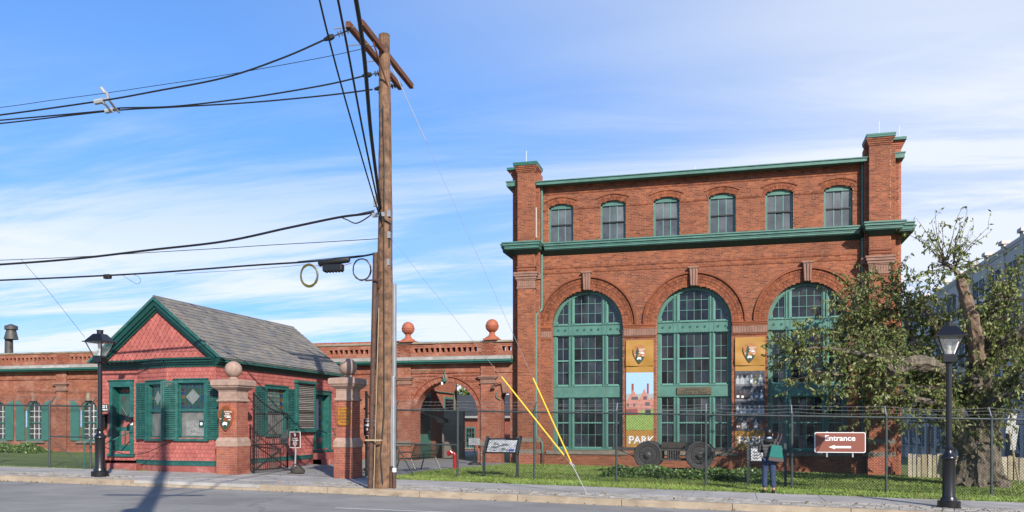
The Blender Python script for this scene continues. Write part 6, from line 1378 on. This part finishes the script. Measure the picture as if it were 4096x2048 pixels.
limb([T(3905, 1400, 28.6), T(3935, 1300, 28.9), T(3985, 1220, 29.2), T(4040, 1150, 29.4)], [.30, .27, .22, .14], spawn=.9)
limb([T(3920, 1460, 28.4), T(3970, 1400, 28.0), T(4030, 1360, 27.6), T(4110, 1310, 27.3), T(4200, 1270, 27)], [.26, .2, .16, .13, .08], spawn=1.0)
limb([T(3930, 1480, 28.8), T(4000, 1430, 29.5), T(4060, 1400, 30), T(4160, 1360, 30.5)], [.2, .16, .13, .08], spawn=1.0)
limb([T(3840, 1600, 28.8), T(3760, 1540, 29.6), T(3680, 1500, 30.2), T(3600, 1420, 30.8), T(3480, 1330, 31.2), T(3400, 1290, 31.4)], [.3, .24, .2, .18, .13, .07], spawn=1.15)
limb([T(3480, 1345, 31.2), T(3440, 1270, 31.3), T(3420, 1200, 31.3), T(3440, 1150, 31.3)], [.14, .15, .12, .06], spawn=.8)
limb([T(3840, 1650, 27.6), T(3760, 1620, 26.8), T(3680, 1600, 26.2), T(3600, 1590, 25.8)], [.2, .12, .08, .04], spawn=.9)
limb([T(3930, 1640, 27.8), T(4000, 1600, 27), T(4080, 1570, 26.5)], [.2, .12, .06], spawn=.9)
limb([T(3640, 1420, 29), T(3560, 1350, 29), T(3480, 1290, 29), T(3400, 1230, 29)], [.1, .07, .05, .02], spawn=1.1)
limb([T(3700, 1470, 28.4), T(3640, 1330, 28.6), T(3600, 1230, 28.7), T(3580, 1140, 28.8)], [.1, .07, .05, .02], spawn=1.1)
limb([T(3800, 1420, 28.5), T(3750, 1320, 28.6), T(3700, 1240, 28.8), T(3680, 1170, 29)], [.12, .08, .05, .02], spawn=1.1)
limb([T(3960, 1380, 28.2), T(4010, 1250, 28.2), T(4060, 1170, 28.2)], [.1, .07, .03], spawn=1.0)
limb([T(3770, 1560, 27.4), T(3640, 1545, 26.8), T(3500, 1530, 26.3), T(3350, 1500, 26.0), T(3240, 1480, 25.8)], [.09, .07, .055, .035, .012], spawn=.5)
limb([T(3800, 1650, 28.0), T(3700, 1630, 27.5), T(3570, 1620, 27.0), T(3480, 1600, 26.8)], [.09, .06, .04, .015], spawn=.5)
limb([T(3600, 1440, 28.4), T(3480, 1440, 28.6), T(3380, 1460, 28.7)], [.09, .06, .02], spawn=1.2)
limb([T(4000, 1560, 27.5), T(4060, 1500, 27), T(4120, 1460, 26.6)], [.1, .07, .03], spawn=1.2)
LV = []; LF = []; tw = MB()
def twig(p, d, L, leaves, r0=.012):
    pts_ = [p]; q = p.copy(); dd = d.normalized()
    for k in range(4):
        dd = (dd + rdir() * .28 + Vector((0, 0, -.10))).normalized(); q = q + dd * L / 4; pts_.append(q.copy())
    tw.tube(pts_, [r0, r0 * .8, r0 * .6, r0 * .45, r0 * .25], 4, caps=False)
    for k in range(leaves):
        s = RN.random() ** .7 * 3.99; i = int(s); b_ = pts_[i] + (pts_[i + 1] - pts_[i]) * (s - i)
        leaf(LV, LF, b_, RN.uniform(.09, .16), RN.uniform(.020, .034), rdir() * .75 + Vector((0, 0, -.75)) + dd * .3, rdir())
    return pts_
for out, ro, spawn in limbs:
    if spawn == 0: continue
    Ltot = sum((out[i + 1] - out[i]).length for i in range(len(out) - 1)); nb = int(Ltot * 16 * spawn)
    for _ in range(nb):
        i = min(len(out) - 2, int(RN.random() ** .8 * (len(out) - 1))); p = out[i] + (out[i + 1] - out[i]) * RN.random(); ax = (out[i + 1] - out[i]).normalized()
        d = (rdir() + ax * .5 + Vector((0, 0, .15))).normalized(); L = RN.uniform(.5, 1.35)
        pts_ = twig(p, d, L, RN.randint(8, 13), .016)
        for k in range(3):
            q = pts_[RN.randint(1, 4)]; twig(q, rdir() + d * .6, RN.uniform(.25, .6), RN.randint(9, 16), .008)
# sprouts on the cut limbs
for p, dx, n, L in ((T(3780, 1050, 27), -.1, 8, 1.9), (T(3815, 1075, 27), .25, 6, 1.7), (T(3830, 1070, 27), .8, 3, 1.9)):
    for _ in range(n):
        d = Vector((dx + RN.gauss(0, .45), RN.gauss(0, .4), 1.0 if dx < .5 else .25)); pts_ = [p]; q = p.copy(); dd = d.normalized()
        for k in range(6): dd = (dd + rdir() * .16).normalized(); q = q + dd * L * RN.uniform(.7, 1) / 6; pts_.append(q.copy())
        tw.tube(pts_, [.018, .015, .012, .010, .008, .006, .003], 4, caps=False)
        for b_ in pts_[1:]:
            for _k in range(2): leaf(LV, LF, b_ + rdir() * .05, RN.uniform(.08, .13), .024, rdir() * .5 + Vector((0, 0, -1)), rdir())
            if RN.random() < .5: twig(b_, rdir() + Vector((0, 0, .4)), RN.uniform(.2, .5), 4, .006)
tw.build('twigs', mat('twig_bark', (.07, .05, .035), .9), tree, kind='stuff')
M_leaf = mat('cherry_leaf', (.07, .11, .02), .5, ramp=[(.07, .12, .022), (.14, .20, .042), (.24, .30, .075), (.34, .35, .13), (.10, .155, .03), (.42, .36, .17)], spec=.45)
nt = M_leaf.node_tree; pb = nt.nodes['Principled BSDF']; tr = nt.nodes.new('ShaderNodeBsdfTranslucent'); mx = nt.nodes.new('ShaderNodeMixShader'); mx.inputs[0].default_value = .32
nt.links.new(pb.inputs['Base Color'].links[0].from_socket, tr.inputs[0]); nt.links.new(pb.outputs[0], mx.inputs[1]); nt.links.new(tr.outputs[0], mx.inputs[2]); nt.links.new(mx.outputs[0], nt.nodes['Material Output'].inputs[0])
b = MB(); b.v = LV; b.f = LF; b.build('crown', M_leaf, tree, kind='stuff'); print('leaves', len(LF))
# small trees beyond the courtyard
t = thing('distant_tree', (-27.5, 84, -1), 'distant leafy tree rising behind the courtyard roof', 'tree'); V = []; FF = []
for _ in range(1100):
    c = Vector((-27.3, 84, 4.2)) + Vector((RN.gauss(0, .9), RN.gauss(0, .9), RN.gauss(0, .9))); leaf(V, FF, c, RN.uniform(.3, .5), .13, rdir(), rdir())
b = MB(); b.v = V; b.f = FF; b.build('crown', M_leaf, t, kind='stuff'); MB().tube([(-27.3, 84, -1.2), (-27.2, 84, 3), (-27.4, 84, 5)], [.25, .2, .08], 8).build('trunk', M_bark, t)
# ------------------------------------------------------------------ weathered board fence behind the tree
t = thing('board_fence', (7.5, 31, gz(7)), 'weathered pale wooden board fence behind the old tree', 'fence'); f = yf(32.2); M_bd = mat('old_board', (.42, .36, .25), .9, ramp=[(.30, .25, .16), (.44, .38, .26), (.52, .47, .36), (.38, .33, .24)], var=.25, vscale=6)
u = f.hit(3632, 1860)[0]
while u < 11.2:
    w = RN.uniform(.10, .17); h = RN.uniform(-.04, .04)
    if not (8.9 < u < 9.0): MB().box(f, u, u + w, gz(u) + .02, gz(u) + .83 + h, 0, .025).build('board', M_bd, t)
    u += w + RN.uniform(.025, .05)
for v in (.25, .65): MB().tube([f.P(6.1, gz(6) + v, -.03), f.P(11.2, gz(11) + v, -.03)], .03, 4).build('rail', M_bd, t)
f2 = thing('inner_fence', (6.3, 33.0, gz(6)), 'second chain link fence with dark posts beyond the board fence', 'fence')
for x in (6.9, 8.3, 9.6, 11.6): MB().tube([(x, 33.4, gz(x)), (x, 33.4, gz(x) + 2.0), (x - .28, 33.4, gz(x) + 2.3)], .035, 6).build('post', M_iron, f2)
MB().tube([(6.2, 33.4, gz(6) + 1.95), (13, 33.4, gz(13) + 1.95)], .025, 5).build('top_rail', M_iron, f2)
t = thing('leaning_board', T(4010, 1720, 30), 'pale board leaning on a pole at the right edge behind the fence', 'board'); p0, p1 = T(4078, 1940, 30), T(4035, 1720, 30); MB().tube([p0, p1], .035, 6).build('prop', M_bd, t); lf = Fr(T(4022, 1720, 30), rad(8)); lf = lf.rot(0, 0, rad(-8)); MB().box(lf, 0, .26, -.1, .55, 0, .03).build('panel', mat('board_white', (.5, .5, .48), .8), t); MB().box(lf, .2, .36, -.6, .2, .03, .05).build('panel', mat('board_white', (.5, .5, .48), .8), t)
# ------------------------------------------------------------------ grey concrete factory at the right
GXw = 22.0; GFa = Fr((GXw, 0, 0), rad(-90))                    # faces -X ; u = -Y
fac = thing('concrete_factory', (GXw, 90, -1.5), 'long pale concrete factory block receding behind the tree', 'building'); M_gfar = mat('glass_far', (.035, .042, .048), .6, spec=.2, ramp=[(.02, .026, .03), (.05, .06, .066), (.09, .10, .11), (.03, .036, .04)]); M_fac = mat('factory_concrete', (.66, .59, .54), .85, var=.06, vscale=.4); M_fd = mat('factory_frame', (.06, .16, .15), .5)
MB().wbox(GXw + .3, GXw + 18, 40, 138, -3, 16.3).build('body', M_fac, fac); MB().wbox(GXw - .12, GXw + 18.2, 39.8, 138.2, 16.3, 16.62).build('parapet', M_fac, fac)
ys = [40.0 + 4.9 * k for k in range(21)]; LEV = [(-.9, 1.7), (3.0, 6.4), (7.7, 10.9), (12.3, 15.2)]
for y in ys:
    MB().wbox(GXw - .08, GXw + .3, y - .42, y + .42, -3, 16.9).build('pier', M_fac, fac); MB().wbox(GXw - .26, GXw + .4, y - .52, y + .52, 16.9, 17.2).build('pier_cap', M_fac, fac)
for j, (z0, z1) in enumerate(LEV):
    zn = LEV[j + 1][0] if j < 3 else 16.3; MB().wbox(GXw + .02, GXw + .3, 40, 138, z1, zn).build('spandrel', M_fac, fac); MB().wbox(GXw - .06, GXw + .1, 40, 138, zn - .2, zn - .002).build('sill_band', M_fac, fac)
wm = None
for y in ys[:-1]:
    for j, (z0, z1) in enumerate(LEV):
        w = MB(); a, c = -(y + 4.45), -(y + .45); n = -.03
        for u in lin(a, c, 2): w.box(GFa, u - .10, u + .10, z0, z1, n - .1, n + .035)
        w.box(GFa, a, c, z0, z0 + .1, n - .1, n + .03); w.box(GFa, a, c, z1 - .1, z1, n - .1, n + .03); win = w.build('window', M_fac, fac); br = MB()
        for p, q in zip(lin(a, c, 2), lin(a, c, 2)[1:]):
            put(win, 'pane', pane_mesh(M_gfar), GFa, (p + q) / 2, (z0 + z1) / 2, n, q - p - .18, .01, z1 - z0 - .2)
            for e in lin(p + .09, q - .09, 3)[1:-1]: br.box(GFa, e - .025, e + .025, z0, z1, n, n + .02)
            for e in lin(z0, z1, 5)[1:-1]: br.box(GFa, p + .09, q - .09, e - .025, e + .025, n, n + .02)
            if RN.random() < .5: put(win, 'open_sash', pane_mesh(mat('sash_white', (.6, .6, .6), .4)), Fr(GFa.P((p + q) / 2, z0 + (z1 - z0) * .3, n + .12), 0, GFa.U, (GFa.V + GFa.N * .2).normalized(), (GFa.N - GFa.V * .2).normalized()), 0, 0, 0, q - p - .5, .02, (z1 - z0) * .28)
        br.build('glazing_bars', M_fd, win)
# ------------------------------------------------------------------ the person at the fence
pos = Vector((.90, 22.62, gz(.98) + .012)); person = None
def skin(name, joints, edges, m, parent=None, sub=2, root=0):
    me = D.meshes.new(name); me.from_pydata([j[0] for j in joints], edges, []); me.materials.append(m); o = D.objects.new(name, me); COL.objects.link(o)
    if parent: o.parent = parent
    mo = o.modifiers.new('skin', 'SKIN'); mo.use_smooth_shade = True
    for i, j in enumerate(joints):
        sv = me.skin_vertices[0].data[i]; sv.radius = j[1]; sv.use_root = i == root
    s = o.modifiers.new('sub', 'SUBSURF'); s.levels = sub; s.render_levels = sub; return o
def BJ(k=1.0, kt=1.0):
    return dict(pel=((0, 0, .90), (.155 * k, .115 * k)), waist=((0, .0, 1.04), (.13 * k, .10 * k)), chest=((0, .01, 1.22), (.155 * k, .105 * k)), neckb=((0, -.0, 1.36), (.075 * k, .065 * k)), neck=((0, .02, 1.40), (.048, .048)), head=((0, .045, 1.50), (.078, .092)), crown=((0, .04, 1.565), (.066, .08)),
      ls=((-.165, .0, 1.31), (.062 * k, .062 * k)), le=((-.235, .04, 1.06), (.05 * k, .05 * k)), lw=((-.10, .26, 1.06), (.036 * k, .034 * k)), lh=((-.04, .33, 1.09), (.035, .022)),
      rs=((.165, .0, 1.31), (.062 * k, .062 * k)), re=((.24, .05, 1.07), (.05 * k, .05 * k)), rw=((.14, .27, 1.03), (.036 * k, .034 * k)), rh=((.09, .34, 1.05), (.035, .022)),
      lhip=((-.085, 0, .82), (.098 * k, .105 * k)), lk=((-.10, .012, .46), (.066 * k, .070 * k)), la=((-.105, -.01, .09), (.045 * k, .05 * k)), lt=((-.115, .11, .035), (.042, .028)),
      rhip=((.085, 0, .82), (.098 * k, .105 * k)), rk=((.10, .018, .46), (.066 * k, .070 * k)), ra=((.115, -.01, .09), (.045 * k, .05 * k)), rt=((.135, .11, .035), (.042, .028)))
def sk(name, keys, links, m, parent, k, over={}):
    j = BJ(k); j.update(over); js = [j[q] for q in keys]; ix = {q: i for i, q in enumerate(keys)}; return skin(name, js, [(ix[a], ix[b_]) for a, b_ in links], m, parent)
person = thing('person', pos, 'person in striped dark hoodie and blue jeans reading at the fence', 'person')
sk('body', ['pel', 'waist', 'chest', 'neckb', 'neck', 'head', 'crown', 'ls', 'le', 'lw', 'lh', 'rs', 're', 'rw', 'rh', 'lhip', 'lk', 'la', 'lt', 'rhip', 'rk', 'ra', 'rt'],
   [('pel', 'waist'), ('waist', 'chest'), ('chest', 'neckb'), ('neckb', 'neck'), ('neck', 'head'), ('head', 'crown'), ('chest', 'ls'), ('ls', 'le'), ('le', 'lw'), ('lw', 'lh'), ('chest', 'rs'), ('rs', 're'), ('re', 'rw'), ('rw', 'rh'), ('pel', 'lhip'), ('lhip', 'lk'), ('lk', 'la'), ('la', 'lt'), ('pel', 'rhip'), ('rhip', 'rk'), ('rk', 'ra'), ('ra', 'rt')], M_skin, person, .82)
M_jean = mat('denim', (.026, .045, .10), .85, var=.2, vscale=12)
def stripes():
    m = D.materials.new('striped_knit'); m.use_nodes = True; nt = m.node_tree; b_ = nt.nodes['Principled BSDF']; b_.inputs['Roughness'].default_value = .9; tc = nt.nodes.new('ShaderNodeTexCoord'); sp_ = nt.nodes.new('ShaderNodeSeparateXYZ'); nt.links.new(tc.outputs['Object'], sp_.inputs[0]); mm = nt.nodes.new('ShaderNodeMath'); mm.operation = 'PINGPONG'; mm.inputs[1].default_value = .018; nt.links.new(sp_.outputs[2], mm.inputs[0]); gt = nt.nodes.new('ShaderNodeMath'); gt.operation = 'GREATER_THAN'; gt.inputs[1].default_value = .0125; nt.links.new(mm.outputs[0], gt.inputs[0])
    mx = nt.nodes.new('ShaderNodeMix'); mx.data_type = 'RGBA'; nt.links.new(gt.outputs[0], mx.inputs[0]); mx.inputs[6].default_value = (.014, .014, .017, 1); mx.inputs[7].default_value = (.16, .155, .15, 1); nt.links.new(mx.outputs[2], b_.inputs[0]); return m
sk('trousers', ['pel', 'lhip', 'lk', 'la', 'rhip', 'rk', 'ra'], [('pel', 'lhip'), ('lhip', 'lk'), ('lk', 'la'), ('pel', 'rhip'), ('rhip', 'rk'), ('rk', 'ra')], M_jean, person, 1.0, dict(la=((-.105, -.01, .11), (.066, .07)), ra=((.115, -.01, .11), (.066, .07)), lk=((-.10, .012, .46), (.072, .078)), rk=((.10, .018, .46), (.072, .078))))
sk('hoodie', ['waist', 'hem', 'chest', 'neckb', 'ls', 'le', 'lw', 'rs', 're', 'rw'], [('waist', 'hem'), ('waist', 'chest'), ('chest', 'neckb'), ('chest', 'ls'), ('ls', 'le'), ('le', 'lw'), ('chest', 'rs'), ('rs', 're'), ('re', 'rw')], stripes(), person, 1.0, dict(hem=((0, 0, .86), (.172, .135)), waist=((0, 0, 1.04), (.155, .12)), chest=((0, .01, 1.22), (.175, .118)), neckb=((0, -.01, 1.365), (.072, .062)), ls=((-.165, .0, 1.305), (.078, .078)), rs=((.165, .0, 1.305), (.078, .078)), le=((-.24, .04, 1.06), (.062, .062)), re=((.245, .05, 1.07), (.062, .062)), lw=((-.10, .26, 1.06), (.045, .045)), rw=((.14, .27, 1.03), (.045, .045))))
def blob(nm, prof, m, sx=1, sy=1, off=(0, 0, 0), par=person):
    o = MB().lathe((0, 0, 0), prof, 18, sx, sy).build(nm, m, None, smooth=True); o.parent = par; o.location = off; return o
blob('hood', [(.06, .0), (.115, .02), (.125, .06), (.095, .10), (.06, .115)], MATS.get('x') or mat('hood_knit', (.02, .02, .022), .9, var=.4, vscale=40), 1.05, .8, (0, -.085, 1.27)); blob('collar', [(.062, 0), (.066, .02), (.058, .05)], mat('collar_blue', (.42, .52, .70), .8), 1, 1, (0, .005, 1.375))
M_hair = mat('dark_hair', (.008, .007, .007), .4)
blob('hair', [(.060, -.085), (.082, -.05), (.096, .0), (.102, .05), (.094, .10), (.068, .135), (.02, .15)], M_hair, .92, 1.02, (-.004, .018, 1.495))
for s in (-1, 1):
    blob('ear', [(.008, -.03), (.016, -.01), (.016, .015), (.006, .03)], M_skin, .7, 1.2, (s * .092, .055, 1.475)); blob('eye', [(.002, -.012), (.012, 0), (.002, .012)], M_black, 1, .5, (s * .033, .128, 1.51))
    o = MB().lathe((0, 0, 0), [(.05, 0), (.056, .02), (.048, .05), (.035, .06)], 14, 1, 2.2).build('shoe', mat('shoe_black', (.012, .011, .011), .5), None, smooth=True); o.parent = person; o.location = (s * .118, .045, 0)
    for k in range(4):                                         # fingers curled towards the wire
        hx = (-.04 if s < 0 else .09) + (k - 1.5) * .016; hz = 1.09 if s < 0 else 1.05; o = MB().tube([(hx, .345, hz), (hx, .385 - .004 * abs(k - 1.5), hz + .004), (hx, .40, hz - .02)], [.009, .0085, .007], 6).build('finger', M_skin, None); o.parent = person; o.location = (0, 0, 0)
    hx = (-.04 if s < 0 else .09) - s * .035; o = MB().tube([(hx, .325, 1.08 if s < 0 else 1.04), (hx - s * .012, .36, 1.09 if s < 0 else 1.05), (hx - s * .008, .385, 1.08 if s < 0 else 1.04)], [.011, .010, .008], 6).build('thumb', M_skin, None); o.parent = person; o.location = (0, 0, 0)
blob('nose', [(.012, -.02), (.016, -.01), (.006, .025)], M_skin, .8, 1.2, (0, .142, 1.49)); blob('mouth', [(.004, -.005), (.02, 0), (.004, .005)], mat('lips', (.45, .16, .14), .5), 1, .35, (0, .128, 1.452))
t = thing('tote_bag', pos + Vector((.16, -.16, .78)), 'green tote bag with grey bottom on the right shoulder of the person', 'tote bag'); M_bag = mat('bag_green', (.008, .14, .115), .85, var=.1, vscale=9); M_bagb = mat('bag_grey', (.085, .07, .065), .85)
bfz = Fr(pos + Vector((.14, -.165, 0)), rad(14)).rot(0, .8, rad(-7))
def tap(m_, nm, rows):
    m = MB(); 
    for w0, w1, v, d in rows: m.v += [tuple(bfz.P(w0, v, -d)), tuple(bfz.P(w1, v, -d)), tuple(bfz.P(w1, v, d)), tuple(bfz.P(w0, v, d))]
    k = len(rows); m.f = [(i * 4 + j, i * 4 + (j + 1) % 4, i * 4 + 4 + (j + 1) % 4, i * 4 + 4 + j) for i in range(k - 1) for j in range(4)] + [(3, 2, 1, 0), tuple((k - 1) * 4 + j for j in range(4))]; return fixn(m.build(nm, m_, t, bevel=.012))
tap(M_bagb, 'base', [(-.17, .17, .0, .055), (-.19, .205, .025, .065), (-.18, .195, .10, .065)]); tap(M_bag, 'body', [(-.178, .19, .101, .06), (-.155, .155, .24, .045), (-.145, .115, .42, .022)])
for u in (-.02, .06): MB().tube([bfz.P(u - .04, .46, .03), bfz.P(u + .0, .58, .03), bfz.P(u + .03, .70, .0), bfz.P(u + .03, .73, -.1), bfz.P(u - .02, .62, -.22)], .014, 6).build('strap', mat('strap_leather', (.10, .055, .05), .6), t)

# ------------------------------------------------------------------ dry leaves blown along the pavement
V = []; FF = []
for _ in range(900):
    x = RN.uniform(-22, 8.5); y = RN.choice((RN.uniform(KY + .2, SY), RN.uniform(KY + .2, SY), RN.uniform(GY - .35, GY + .4), RN.uniform(KY - .25, KY - .02), RN.uniform(24.5, 33)))
    if y > 23 and x < -8.5: continue
    z = gz(x) + (.012 if y < 22.6 else .05) if y > KY else gz(x) - .138
    leaf(V, FF, Vector((x, y, z)), RN.uniform(.04, .08), RN.uniform(.015, .03), Vector((RN.gauss(0, 1), RN.gauss(0, 1), RN.uniform(0, .4))), Vector((RN.gauss(0, .3), RN.gauss(0, .3), 1)))
b = MB(); b.v = V; b.f = FF; o = b.build('fallen_leaves', mat('dry_leaf', (.2, .11, .04), .9, ramp=[(.10, .06, .03), (.24, .14, .05), (.34, .24, .08), (.06, .04, .025)]), kind='stuff'); tag(o, 'scattered dry brown leaves along the kerb and lawn edge', 'fallen leaves')
